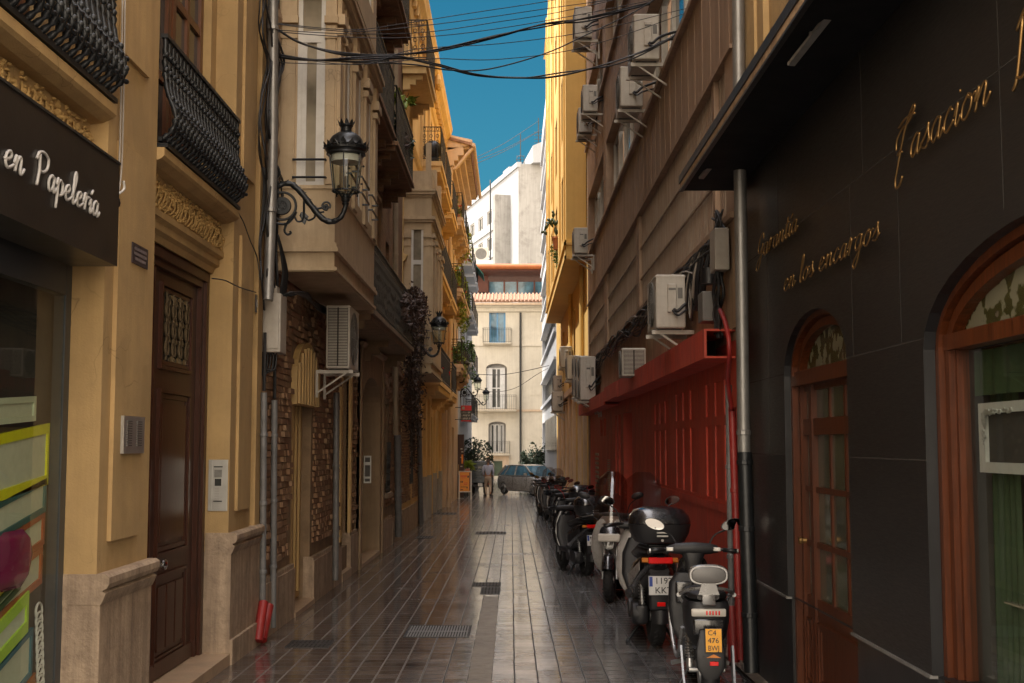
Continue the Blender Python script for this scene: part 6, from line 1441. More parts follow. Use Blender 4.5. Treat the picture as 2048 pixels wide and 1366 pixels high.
# rust coloured terrace canopy behind the roof
E2 = thing('terrace_canopy', 'rust orange steel terrace canopy behind the tiled roof', 'canopy', (0, 93, 12))
yc = 93.0; FC = FY(yc); cz = lambda v: P(1000, v, Y=yc).z
mb = MB(); mb.tube([(-9, yc-.1, (cz(528)+cz(539))/2), (9, yc-.1, (cz(528)+cz(539))/2)], (cz(528)-cz(539))/2, 12); mb.build('beam', M['rust'], E2, smooth=True, auto=50)
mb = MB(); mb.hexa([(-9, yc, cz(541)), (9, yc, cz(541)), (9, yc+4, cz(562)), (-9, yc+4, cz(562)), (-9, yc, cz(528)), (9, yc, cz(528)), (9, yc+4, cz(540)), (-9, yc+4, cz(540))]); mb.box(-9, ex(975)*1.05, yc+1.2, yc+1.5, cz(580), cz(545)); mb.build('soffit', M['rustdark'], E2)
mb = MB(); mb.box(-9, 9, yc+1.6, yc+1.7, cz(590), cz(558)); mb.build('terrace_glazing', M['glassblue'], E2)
for u in (975, 1008, 1035, 1070): mb = MB(); mb.box(ex(u)*1.05-.06, ex(u)*1.05+.06, yc+1.4, yc+1.59, cz(590), cz(556)); mb.build('post', M['rustdark'], E2)
# ================================================================== tall white flats beyond
E3 = thing('white_flats', 'tall white apartment block with weathered grey end wall above the tiled roof', 'building', (2, 125, 0))
def hp(u, v, Y): return P(u, v, Y=Y)
yA, zA = 120.0, hp(1037, 334, 120).z
xA = hp(1037, 334, yA).x; yB = 150.0; xBk = xA-7.9
# oblique street side wall
dv = Vector((xBk-xA, yB-yA, 0)); L = dv.length; dv.normalize(); nrm = Vector((-dv.y, dv.x, 0)); nrm = nrm if nrm.x < 0 else -nrm
FO = Frame((xA, yA, 0), dv, nrm)
wo = []
for z in (25.5, 22.6, 19.7, 16.8):
    for a in (6.9, 11.0, 15.1, 19.2, 23.3, 27.4): wo.append((a, a+2.1, z, z+1.5, 0, .25))
mb = MB(); mb.wall(FO, 0, L, -1, zA, wo, .2); mb.quad((xA, yA, zA), (xBk, yB, zA), (xBk+12, yB, zA), (xA+9, yA, zA)); mb.build('wall', M['flats'], E3)
for o in wo: window(E3, FO, o[0], o[1], o[2], o[3], -.1, M['upvc'], M['glass'], 2, 1, .1)
mb = MB()
for z in (24.6, 21.7, 18.8): mb.fbox(FO, 4.6, L, z, z+.12, 0, .12)
mb.fbox(FO, -.05, L, zA, zA+.5, -.3, .15); mb.build('string_course', M['flats'], E3)
mb = MB(); mb.fquad(FY(yA), xA+.01, 9, -1, zA+.3, 0); mb.quad((9, yA, -1), (9, yA+9, -1), (9, yA+9, zA), (9, yA, zA)); mb.build('end_wall', M['flatsgrey'], E3)
mb = MB(); mb.fbox(FO, 3.1, 3.9, -1, zA-2.2, 0, 1.6); mb.build('pier', M['flatsgrey'], E3)
mb = MB(); mb.fbox(FO, 6, 8.5, zA+.5, zA+1.4, -3, -.6); mb.fbox(FO, 10, 13, zA+.5, zA+1.2, -3, -.6); mb.hexa([FO.pt(-2.4, zA+.3, -5), FO.pt(3, zA+.3, -5), FO.pt(3, zA+.3, -1), FO.pt(-1, zA+.3, -1.2), FO.pt(-2.4, zA+3.6, -5), FO.pt(3, zA+2.8, -5), FO.pt(3, zA+.6, -1), FO.pt(-1, zA+2.0, -1.2)]); mb.build('roof_structures', M['flats'], E3)
cable('long black cable hanging down the side of the tall white flats', [FO.pt(4.3, zA-.5, 1.8), FO.pt(4.4, zA-6, 1.75), FO.pt(4.2, zA-12, 1.8), FO.pt(4.4, 6, 1.75)], .07)
for (u, v0, v1, Y, lab, kind) in ((1041, 335, 268, 122, 'slender roof aerial with small cross arms on the white flats', 0), (1077, 325, 236, 121, 'tallest roof mast carrying guy wires above the white flats', 1)):
    p0, p1 = hp(u, v0, Y), hp(u, v1, Y); t = thing('roof_aerial', lab, 'aerial', tuple(p0)); mb = MB(); mb.tube([p0-Vector((0, 0, 3)), p1], .05, 5)
    n = 5 if kind == 0 else 4
    for k in range(n): q = p1-Vector((0, 0, .3+.35*k+(1.2 if kind else 2.0))); mb.tube([q-Vector((.45, .2, 0)), q+Vector((.45, -.2, 0))], .025, 4)
    if not kind: mb.torus(p1-Vector((0, 0, 2.6)), .4, .03, ax='Y', seg=12, rs=4)
    mb.build('mast', M['irondark'], t)
for k, (a, b) in enumerate((((1077, 242), (946, 318)), ((1077, 262), (946, 322)), ((1085, 258), (946, 330)))):
    cable(('topmost', 'middle', 'lowest')[k]+' thin distant wire sloping down from the tallest roof mast', [hp(*a, 121), hp((a[0]+b[0])/2, (a[1]+b[1])/2+5, 100), hp(*b, 80)], .025, group='distant roof wires')
# lower house filling in behind on the far side, and a block beyond the street mouth
E4 = thing('grey_flats', 'distant pale grey rooftop seen above the bougainvillea', 'building', (-12, 170, 0))
mb = MB(); pz = hp(945, 408, 165).z; mb.box(-30, hp(958, 408, 165).x, 165, 180, -1, pz); mb.box(-12, hp(950, 408, 165).x, 166, 172, pz, pz+1.0); mb.build('wall', M['greywall'], E4)
mb = MB(); mb.box(-30, hp(959, 408, 165).x, 164.9, 165, pz-.5, pz-.1); mb.build('cornice', M['white'], E4)
# ================================================================== wall lanterns
def lantern(name, label):
    t = thing(name, label, 'street lamp')
    mb = MB(); mb.box(-.0, .03, -.05, .05, -.36, .30); mb.box(.03, .045, -.03, .03, -.34, .28); mb.build('wall_plate', M['iron'], t)
    mb = MB()
    arm = catmull([(.03, 0, -.09), (.08, 0, .02), (.17, 0, .115), (.28, 0, .135), (.39, 0, .05), (.50, 0, -.09), (.61, 0, -.22), (.71, 0, -.265), (.81, 0, -.22), (.855, 0, -.12), (.86, 0, -.06)], 6)
    n = len(arm); mb.tube(arm, [.020+.010*math.sin(PI*k/n)+(.004 if k % 4 < 2 else 0) for k in range(n)], 8)
    # cast leaves along the back of the arm
    for k in range(6, 34, 3):
        p = arm[k]; d = (arm[k+1]-arm[k]).normalized(); up = Vector((-d.z, 0, d.x))
        mb.add([p-d*.03+Vector((0, -.018, 0)), p-d*.03+Vector((0, .018, 0)), p+d*.05+up*.042, p+d*.035+up*.01+Vector((0, .024, 0)), p+d*.035+up*.01+Vector((0, -.024, 0))], [(0, 1, 3, 2), (0, 2, 4), (0, 4, 3, 1), (2, 3, 4)])
    for k in (44, 46): mb.lathe([(.03, -.012), (.038, 0), (.03, .012)], arm[k], 8)
    mb.torus((.20, 0, -.10), .145, .014, 'Y', 28, 6)
    def scroll(c, r0, r1, a0, turns, r=.012):
        return [(c[0]+(r0+(r1-r0)*k/20)*math.cos(a0+turns*2*PI*k/20), 0, c[1]+(r0+(r1-r0)*k/20)*math.sin(a0+turns*2*PI*k/20)) for k in range(21)]
    mb.tube(catmull([(.04, 0, .0), (.10, 0, .15), (.17, 0, .24), (.13, 0, .335), (.05, 0, .32), (.045, 0, .25), (.09, 0, .235), (.10, 0, .27)], 5), .014, 6)
    mb.tube(catmull([(.04, 0, -.20), (.12, 0, -.27), (.24, 0, -.29), (.32, 0, -.22), (.35, 0, -.16)], 5), .014, 6)
    mb.tube(catmull([(.30, 0, -.22), (.25, 0, -.29), (.23, 0, -.36), (.26, 0, -.40), (.295, 0, -.385), (.285, 0, -.365)], 5), .013, 6)
    mb.tube(catmull([(.33, 0, -.20), (.36, 0, -.26), (.41, 0, -.255), (.43, 0, -.2)], 5), .011, 6)
    mb.tube(catmull([(.45, 0, -.22), (.48, 0, -.25), (.54, 0, -.22), (.54, 0, -.17)], 5), .011, 6)
    mb.tube(catmull([(.43, 0, .0), (.43, 0, -.12), (.43, 0, -.22)], 5), .014, 6)
    mb.add([(.38, 0, -.20), (.40, -.02, -.23), (.41, 0, -.27), (.44, 0, -.30), (.46, 0, -.25), (.48, 0, -.21), (.44, .02, -.17), (.40, 0, -.16)], [(0, 1, 2, 7), (7, 2, 5, 6), (2, 3, 4, 5)])
    mb.torus((.66, 0, -.10), .042, .011, 'Y', 20, 6, a0=-.6, a1=4.6); mb.tube(catmull([(.52, 0, -.10), (.57, 0, -.125), (.62, 0, -.12), (.64, 0, -.14)], 4), .012, 6); mb.tube(catmull([(.52, 0, -.15), (.58, 0, -.165), (.64, 0, -.16)], 4), .010, 6)
    for k in range(5): a = k*1.25; blob(mb, (.655+.02*math.cos(a), 0, -.115+.02*math.sin(a)), .02, .016, .02)
    mb.bar((.0, 0, -.35), (.14, 0, -.25), .016); mb.build('arm', M['iron'], t, smooth=True, auto=50)
    mb = MB(); mb.lathe([(0, -.02), (.09, -.018), (.098, 0), (.085, .018), (.075, .012), (0, .014)], (.20, 0, -.10), 24, ax='Y'); mb.torus((.20, -.016, -.10), .05, .006, 'Y', 16, 5)
    for k in range(7): a = k*.9; blob(mb, (.20+.03*math.cos(a), -.016, -.10+.03*math.sin(a)), .012, .008, .012)
    mb.build('crest_medallion', M['iron'], t, smooth=True, auto=50)
    cx = .86
    mb = MB(); mb.lathe([(.03, -.09), (.038, -.075), (.03, -.06), (.045, -.045), (.047, -.02), (.03, -.01), (.035, .01), (.02, .03)], (cx, 0, 0), 12)
    for k in range(4):
        a = PI/4+k*PI/2; c_, s_ = math.cos(a), math.sin(a)
        mb.tube(catmull([(cx+.02*c_, .02*s_, -.01), (cx+.06*c_, .06*s_, .0), (cx+.085*c_, .085*s_, .035), (cx+.14*c_, .14*s_, .05), (cx+.155*c_, .155*s_, .035), (cx+.15*c_, .15*s_, .02)], 4), .009, 5)
    mb.torus((cx, 0, .055), .138, .009, 'Z', 24, 6); mb.build('base_ring', M['iron'], t, smooth=True, auto=50)
    mb = MB()
    for k in range(6):
        a = PI/6+k*PI/3; c_, s_ = math.cos(a), math.sin(a); mb.bar((cx+.137*c_, .137*s_, .05), (cx+.188*c_, .188*s_, .44), .012)
        if k in (0, 1): mb.lathe([(.01, -.01), (.014, 0), (.01, .01)], (cx+.165*c_+.012, .165*s_, .15), 6); mb.lathe([(.01, -.01), (.014, 0), (.01, .01)], (cx+.185*c_+.012, .185*s_, .34), 6)
    mb.build('glazing_bars', M['iron'], t)
    mb = MB(); mb.lathe([(.133, .058), (.182, .44)], (cx, 0, 0), 24); mb.build('glass', M['lampglass'], t, smooth=True)
    mb = MB(); mb.lathe([(.16, .36), (.165, .42), (.16, .44), (0, .45)], (cx, 0, 0), 20); mb.build('reflector', M['upvc'], t, smooth=True, auto=50)
    mb = MB(); mb.lathe([(.19, .43), (.205, .44), (.205, .455), (.195, .465), (.2, .48), (.215, .49), (.215, .505), (.20, .515), (.21, .53), (.20, .545), (.185, .56), (.175, .59), (.15, .63), (.11, .66), (.07, .68), (.055, .69), (.055, .725), (.06, .74)], (cx, 0, 0), 28)
    mb.build('roof', M['iron'], t, smooth=True, auto=50)
    mb = MB()
    for k in range(16):
        a = 2*PI*k/16; c_, s_ = math.cos(a), math.sin(a); p = Vector((cx+.215*c_, .215*s_, .515)); tn = Vector((-s_, c_, 0)); o = Vector((c_, s_, 0)); h = .075 if k % 4 == 0 else .05
        mb.add([p-tn*.04-Vector((0, 0, .03)), p+tn*.04-Vector((0, 0, .03)), p+tn*.03+o*.008+Vector((0, 0, h*.35)), p+o*.028+Vector((0, 0, h)), p-tn*.03+o*.008+Vector((0, 0, h*.35)), p-o*.006], [(0, 1, 2, 3, 4), (0, 5, 1), (1, 5, 2), (2, 5, 3), (3, 5, 4), (4, 5, 0)])
        mb.torus(p+o*.012, .012, .006, 'Z', 6, 4)
    mb.lathe([(.06, .735), (.075, .75), (.07, .762)], (cx, 0, 0), 16)
    for k in range(9):
        a = 2*PI*k/9; c_, s_ = math.cos(a), math.sin(a); p = Vector((cx+.07*c_, .07*s_, .755)); tn = Vector((-s_, c_, 0)); o = Vector((c_, s_, 0))
        mb.add([p-tn*.022, p+tn*.022, p+o*.014+tn*.018+Vector((0, 0, .03)), p+o*.022+Vector((0, 0, .06)), p+o*.014-tn*.018+Vector((0, 0, .03)), p-o*.004+Vector((0, 0, .02))], [(0, 1, 2, 3, 4), (0, 5, 1), (1, 5, 2), (2, 5, 3), (3, 5, 4), (4, 5, 0)])
    mb.build('crown', M['iron'], t, smooth=False)
    return t
LG = 'ornate wall lanterns along the street'
L1 = lantern('wall_lantern', 'largest black crowned wall lantern on a scrolled bracket over the pipes of the ochre building'); L1['group'] = LG
L1.location = (-2.585, 12.72, P(522, 392, X=-2.6).z)
for (u, v, y, x0, lab) in ((878, 686, 29.2, -2.6, 'black crowned wall lantern beside the purple creeper'), (929, 750, 51.5, -2.4, 'crowned wall lantern in front of the peach balconies above the yellow doorways'), (955, 779, 62.0, -2.5, 'small crowned wall lantern just over the red sign board'), (972, 800, 76.0, -2.5, 'smallest crowned wall lantern, on the white house beyond the red sign board')):
    p = P(u, v, Y=y); place(L1, (p.x-.86, p.y, p.z-.05), 0, lab, 1.0)
    mb = MB()
    if p.x-.86 > x0+.02:
        mb.fbox(Frame((0, y, 0), (1, 0, 0), (0, -1, 0)), x0, p.x-.86, p.z-.03, p.z+.0, -.02, .02); o = mb.build('extension_arm', M['iron'], None)
        t = [q for q in bpy.data.objects if q.get('label') == lab][0]
        for v_ in o.data.vertices: v_.co -= wloc(t)
        o.parent = t
# ================================================================== drainpipes, conduits and boxes on the near walls
gp = pipe('downpipe', 'fat grey metal downpipe behind the largest lantern', [P(546, -60, X=-2.47), P(545, 300, X=-2.47), P(536, 600, X=-2.47)], .055, M['galv'], clips=(4.3, 6.2))
for k, (u0, u1, v0, v1, r, lab) in enumerate(((528, 525, 785, 1215, .034, 'grey conduit pipe rising from the front red pipe end'), (549, 546, 800, 1255, .034, 'grey conduit pipe with paint drips next to the brick wall edge'))):
    pipe('conduit_pipe', lab, [P(u0, v0, X=-2.54), P(u1, v1, X=-2.54)], r, M['greypipe'], 'conduit', clips=(.6, 1.3, 2.0), group='conduits by the ochre building')
    t = MB(); a, b = P(u0, v0-3, X=-2.54), P(u0+2, 665, X=-2.54); t.tube([a, b], .018, 6); o = t.build('conduit_cable', M['cable'], None); tag(o, ('black cable climbing out of the front grey conduit to the meter box', 'black cable climbing out of the conduit next to the brick wall')[k], 'cable', 'conduit cables')
for (a, b, c_, lab) in (((527, 1205), (520, 1250), (516, 1282), 'bent red plastic pipe end at the foot of the front grey conduit'), ((538, 1212), (531, 1245), (524, 1280), 'slanting red plastic pipe end leaning behind the bent one')):
    o = pipe('red_pipe_end', lab, [P(*a, X=-2.52), P(*b, X=-2.52), P(*c_, X=-2.52)], .05, M['redpipe'], 'pipe', group='red pipe ends on the pavement')
mx = thing('meter_box', 'tall pale grey meter box fixed between the ochre and brick buildings', 'electrical box', (-2.5, 12.98, 2.9))
mb = MB(); mb.bbox(-2.6, -2.41, 12.88, 13.22, 2.86, 3.48, .012); mb.build('casing', M['acwhite'], mx)
mb = MB(); mb.bbox(-2.575, -2.43, 12.865, 12.88, 2.9, 3.44, .005); mb.box(-2.55, -2.46, 12.9, 13.1, 3.48, 3.56); mb.build('cover', M['acwhite'], mx)
mb = MB()
for k in range(4): mb.tube(catmull([(-2.56+.03*k, 13.0, 2.87), (-2.57+.03*k, 12.98, 2.7), (-2.6+.02*k, 12.95, 2.62+.02*k), (-2.61, 12.93, 2.75), (-2.61, 12.90, 2.95), (-2.63, 12.8, 3.05)], 5), .011, 6)
mb.build('cable_loop', M['cable'], mx, smooth=True)
bn = thing('cable_bundle', 'tangled bundle of black cables running beside the fat grey downpipe', 'cables', (-2.5, 13.0, 3.5)); mb = MB(); rn = random.Random(9)
for k in range(11):
    pts = []
    for j in range(12):
        v = 620-j*62; pts.append(P(552-14*(k % 3)+rn.uniform(-7, 7)+(10 if j % 4 == 0 else 0), v, X=-2.50+rn.uniform(-.05, .04)))
    mb.tube(catmull(pts, 4), rn.choice((.008, .011, .014)), 5)
for k in range(5): mb.tube(catmull([P(556, 470, X=-2.45), P(566+2*k, 540, X=-2.42), P(562+3*k, 590, X=-2.45), P(590+6*k, 585, X=-2.3), P(640, 610+3*k, X=-2.4), P(720, 640+3*k, X=-2.45)], 5), .012, 5)
mb.build('cables', M['cable'], bn, smooth=True)
pipe('drainpipe', 'slim grey drainpipe on the brick wall beside the roller shutter', [P(673, 785, X=-2.5), P(671, 1160, X=-2.5)], .045, M['greypipe'], clips=(.6, 1.6), group='drainpipes on the brick building')
pipe('drainpipe', 'long cream drainpipe down the brick wall past the balconies', [P(791, 100, X=-2.5), P(791, 870, X=-2.5)], .06, M['creampipe'], clips=(3.4, 6.0, 9), group='drainpipes on the brick building')
pipe('drainpipe', 'thick dark grey lower section of drainpipe under the cream one', [P(795, 871, X=-2.48), P(797, 1073, X=-2.48)], .075, M['greypipe'], clips=(.8,), group='drainpipes on the brick building')
pipe('drainpipe', 'thin dark drainpipe where the brick wall meets the yellow columns', [P(838, 840, X=-2.48), P(842, 1048, X=-2.48)], .07, M['greypipe'], clips=(.8,), group='drainpipes on the brick building')
di = thing('entry_intercom', 'grey door intercom panel inside the arched stone doorway', 'intercom', (-2.75, 24.1, 1.5)); FJ = FY(24.19)
mb = MB(); mb.fbox(FJ, -2.86, -2.72, 1.15, 1.68, 0, .02); mb.build('plate', M['steel'], di)
mb = MB()
for z0, z1 in ((1.18, 1.24), (1.28, 1.50), (1.56, 1.65)): mb.fbox(FJ, -2.84, -2.74, z0, z1, .02, .026)
mb.build('panels', M['acgrey'], di)
# right hand side pipes
pipe('downpipe', 'tall shiny galvanised downpipe between the red wall and the black cladding', [P(1476, -40, X=1.98), P(1480, 350, X=1.98), P(1488, 905, X=1.98)], .055, M['galv'], clips=(2.0, 4.6))
pipe('drainpipe', 'black lower section of the galvanised downpipe against the black cladding', [P(1489, 905, X=1.97), P(1503, 1345, X=1.97)], .062, M['iron'], clips=(.5, 1.2, 1.75))
rc = pipe('conduit_pipe', 'bright red vertical conduit beside the galvanised downpipe', [P(1464, 815, X=1.96), P(1482, 1320, X=1.96)], .034, M['redpipe'], 'conduit', clips=(.6, 1.5))
pipe('conduit_pipe', 'slim grey conduit running down the red wall', [P(1457, 770, X=1.97), P(1463, 1215, X=1.97)], .03, M['greypipe'], 'conduit', clips=(.9, 1.7))
pipe('red_pipe_end', 'open topped dark red pipe end at the wall foot behind the small scooter', [P(1463, 1212, X=1.95), P(1468, 1325, X=1.95)], .05, M['redpipe'], 'pipe')
cable('red corrugated conduit curving down over the red fascia end', [P(1440, 620, X=1.84), P(1452, 650, X=1.82), P(1459, 700, X=1.82), P(1456, 760, X=1.86), P(1464, 820, X=1.93)], .022, M['redpipe'], 'corrugated_conduit', 'conduit')
# tangle of cables and boxes on the strip over the fascia
ct_ = thing('wall_cable_tangle', 'thick tangle of black and grey cables hanging on the tan strip above the red fascia', 'cables', (2.05, 12.5, 3.8)); mb = MB(); m2 = MB(); rn = random.Random(12)
for k in range(14):
    pts = []; y = 11.75
    off = rn.uniform(-.1, .1)
    while y < 31: pts.append((WR-.03-rn.uniform(0, .08), y, 3.86+off+rn.uniform(-.05, .05)-.10*math.sin(y*1.3+k))); y += rn.uniform(1.0, 1.8)
    (m2 if k % 5 == 4 else mb).tube(catmull(pts, 4), rn.choice((.007, .010, .014)), 5)
for k in range(12):
    pts = [(WR-.05-rn.uniform(0, .08), 11.7+rn.uniform(0, .35), 4.15-j*.2+rn.uniform(-.03, .03)) for j in range(7)]; mb.tube(catmull(pts, 4), rn.choice((.009, .013, .018)), 5)
for k in range(10):
    y = rn.uniform(11.9, 14); pts = [(WR-.06, y, 4.0), (WR-.12, y+.1, 3.7+rn.uniform(-.1, .1)), (WR-.1, y+.4, 3.35+rn.uniform(-.1, .1)), (WR-.08, y+.7, 3.6), (WR-.06, y+1.1, 3.85)]; (m2 if k % 4 == 1 else mb).tube(catmull(pts, 5), rn.choice((.008, .012, .016)), 5)
mb.build('black_cables', M['cable'], ct_, smooth=True); m2.build('grey_cables', M['cablegrey'], ct_, smooth=True)
jb = thing('junction_boxes', 'pale junction box with cables at the end of the tan strip under the canopy', 'electrical box', (2, 11.8, 3.8))
mb = MB(); mb.bbox(1.93, 2.07, 11.6, 11.9, 3.55, 3.95, .01); mb.build('box', M['cablegrey'], jb)
mb = MB(); mb.bbox(1.90, 2.06, 12.2, 12.5, 3.12, 3.42, .01); mb.build('lower_box', M['acgrey'], jb)
mb = MB(); mb.lathe([(0, 0), (.09, .0), (.09, .16), (0, .17)], (1.99, 12.3, 3.5), 12); mb.build('meter', M['black'], jb, smooth=True, auto=40)
# ================================================================== air conditioners
def aircon(L, D, H, fans=1, louvre=False, bracket=True):
    t = thing('air_conditioner', 'air conditioner', 'air conditioner')
    mb = MB(); mb.bbox(-D, 0, 0, L, 0, H, .018); mb.box(-D-.004, .004, -.004, L+.004, H-.03, H-.02); mb.build('casing', M['acwhite'], t)
    for k in range(fans):
        zc = H*(k+.5)/fans if fans > 1 else H*.5; r = min(H/fans, L)*.42; yc = L*.42 if fans == 1 else L/2
        mb = MB(); mb.lathe([(0, -D-.001), (r, -D-.001), (r*1.02, -D-.012), (r*.98, -D-.016), (r*.96, -D-.004)], (0, yc, zc), 24, ax='X')
        for q in (.2, .36, .52, .68, .84): mb.torus((-D-.014, yc, zc), r*q, .0035, 'X', 20, 4)
        for q in range(8): a = q*PI/4; mb.bar((-D-.014, yc, zc), (-D-.014, yc+r*math.cos(a), zc+r*math.sin(a)), .006)
        mb.build('fan_grille', M['acgrey'], t)
    if louvre:
        mb = MB(); n = int(H/.021)
        for k in range(n):
            mb.box(-D+.03, -D*.5-.01, -.012, .0, .04+k*.0195*H/H, .049+k*.0195)
            mb.box(-D*.5+.01, -.03, -.012, .0, .04+k*.0195, .049+k*.0195)
        mb.build('louvres', M['acwhite'], t); mb = MB(); mb.box(-D+.025, -.025, -.004, .0, .03, H-.03); mb.build('coil', M['interior'], t)
    else:
        mb = MB(); mb.bbox(-D*.62, -D*.30, -.03, .0, H*.28, H*.82, .012); mb.build('valve_cover', M['acwhite'], t)
        mb = MB(); mb.box(-D*.58, -D*.34, -.034, -.03, H*.70, H*.74); mb.box(-D*.26, -D*.1, -.003, .0, H*.55, H*.75); mb.build('label_plate', M['acgrey'], t)
        mb = MB(); mb.tube(catmull([(-D*.4, -.03, H*.34), (-D*.3, -.09, H*.30), (-.02, -.08, H*.42), (.12, -.02, H*.55), (.22, 0, H*.6)], 5), .017, 6); mb.tube(catmull([(-D*.45, -.03, H*.32), (-D*.3, -.11, H*.22), (.0, -.09, H*.32), (.2, 0, H*.45)], 5), .012, 6); mb.build('pipe_pair', M['cable'], t, smooth=True)
    if bracket:
        for y in (.12, L-.12):
            mb = MB(); mb.box(-D-.03, .14, y-.02, y+.02, -.055, -.012); mb.box(.11, .14, y-.02, y+.02, -.36, -.055); mb.bar((-D*.8, y, -.05), (.12, y, -.30), .02); mb.build('bracket', M['acwhite'], t)
            mb = MB(); mb.box(-D*.9, -D*.1, y-.03, y+.03, -.012, .0); mb.build('rubber_foot', M['black'], t)
    return t
AG = 'air conditioners on the street walls'
acs = aircon(.80, .31, .56); acb = aircon(.9, .34, .95, 2, False, True); acw = aircon(.60, .36, .42, 1, True, False); ac_l = aircon(.9, .30, .80, 1, True, True)
first = {}
def put_ac(proto, u, v, depth_u, Y, lab, sc_=1.0, rz=0, x_back=None):
    """u,v: bottom outer corner of the unit's end face; Y: its distance"""
    p = P(u, v, Y=Y); D = {acs: .31, acb: .34, acw: .36}[proto]*sc_
    loc = (p.x+D, Y, p.z)
    if proto not in first: first[proto] = 1; t = proto; t.location = loc; t.scale = (sc_,)*3; t['label'] = lab
    else: t = place(proto, loc, rz, lab, sc_)
    t['group'] = AG
    gap = WR-loc[0]
    if gap > .12:
        mb = MB(); s_ = sc_
        for y in (.12, .68 if proto is acs else .5): mb.box(0.1*0+.13, gap/s_, y-.015, y+.015, -.05, -.02)
        o = mb.build('wall_arm', M['galv'], None); o.parent = t
    return t
put_ac(acs, 1268, 118, 52, 16.2, 'air conditioner with black pipes high on the brown cladding beside the loop of overhead cables', 1.12)
put_ac(acs, 1241, 212, 20, 18.6, 'air conditioner just behind and below the one with black pipes on the brown cladding', 1.12)
put_ac(acs, 1166, 222, 30, 27.6, 'upper air conditioner of the pair beside the far windows of the brown building', 1.1)
put_ac(acs, 1157, 264, 30, 29.6, 'lower air conditioner of the pair beside the far windows of the brown building', 1.1)
put_ac(acs, 1150, 74, 38, 29.0, 'air conditioner on the brown building at the top of the picture, over the cables', 1.35)
put_ac(acs, 1148, 506, 30, 30.6, 'air conditioner at mid height where the brown building meets the saffron one', 1.15)
put_ac(acs, 1312, 656, 58, 14.0, 'large air conditioner on white brackets above the red fascia', 1.10)
t_ = put_ac(acw, 1244, 752, 46, 18.4, 'boxy louvred window air conditioner resting above the red fascia')
for k in range(3): put_ac(acb, 1160-6*k, 800-4*k, 30, 29.0+1.15*k, ('nearer tall twin fan air conditioner at the end of the red fascia', 'middle tall twin fan air conditioner of the row at the end of the red fascia', 'farther tall twin fan air conditioner of the row at the end of the red fascia')[k], 1.08)
put_ac(acs, 1134, 758, 25, 36.4, 'air conditioner on the saffron wall directly beyond the tall twin fan row', 1.25)
put_ac(acs, 1121, 734, 22, 41.6, 'highest of the small air conditioners on the saffron wall under the overhang', 1.25)
put_ac(acs, 1107, 782, 16, 49.0, 'small air conditioner on the saffron wall above the lowest one', 1.1)
put_ac(acs, 1105, 822, 20, 46.0, 'lowest air conditioner on the saffron wall over the parked scooters', 1.3)
# left hand unit under the bay, end louvres towards the street mouth
p = P(648, 740, Y=15.5); ac_l.location = (p.x+.30+.02, 15.5, p.z+.02); ac_l['label'] = 'grimy louvred air conditioner under the cream bay window beside the ribbed shutter'; ac_l['group'] = AG; ac_l.rotation_euler = (0, 0, 0)
for c in [c for c in bpy.data.objects if c.parent is ac_l]:
    # mirror so that the fan faces the street
    for v in c.data.vertices: v.co.x = -v.co.x-.30
    c.data.flip_normals()
# white flats unit
u_ = aircon(1.6, .7, 1.2, 1, False, False); u_.location = (P(975, 523, Y=112).x+.1, 112, P(975, 523, Y=112).z); u_.rotation_euler = (0, 0, PI/2); u_['label'] = 'air conditioner standing on the rust coloured terrace canopy below the white flats'; u_['group'] = AG
mb = MB(); mb.box(-1.0, .3, -.3, 2.0, -6.5, -.02); o = mb.build('plinth', M['white'], None); o.parent = u_
# ================================================================== overhead cables
def over(lab, pts, r, strands=1, m='cable', spread=.05):
    t = thing('overhead_cable', lab, 'cable', tuple(P(pts[0][0], pts[0][1], Y=pts[0][2])), 'cables strung across the street'); mb = MB(); rn = random.Random(int(pts[0][1]*7+r*1000))
    for k in range(strands):
        mb.tube(catmull([P(u, v, Y=Y)+Vector((0, rn.uniform(-spread, spread), rn.uniform(-spread, spread)*.5)) for u, v, Y in pts], 7), r, 6)
    mb.build('strand', M[m], t, smooth=True); return t
over('thick black cable rising from the grey downpipe up to the brown building', [(540, 48, 13.1), (600, 84, 13.1), (690, 108, 13.3), (790, 110, 13.9), (880, 96, 14.5), (1000, 70, 15), (1090, 52, 15.3), (1180, 36, 15.5), (1300, 5, 15.8)], .011, 3)
over('thick sagging black cable loop crossing the sky to the brown building', [(536, 108, 13.1), (620, 118, 13.1), (720, 120, 13.4), (800, 119, 13.9), (870, 130, 14.5), (950, 148, 14.8), (1040, 155, 15), (1120, 150, 15.2), (1240, 122, 15.3), (1340, 78, 15.4), (1440, -4, 15.4)], .010, 3)
over('sagging cable under the thick ones that climbs past the high air conditioner', [(545, 118, 13.1), (700, 124, 13.3), (820, 125, 13.9), (900, 138, 14.4), (980, 138, 14.7), (1090, 108, 15), (1170, 72, 15.2), (1260, 28, 15.4), (1310, 0, 15.5)], .009, 1)
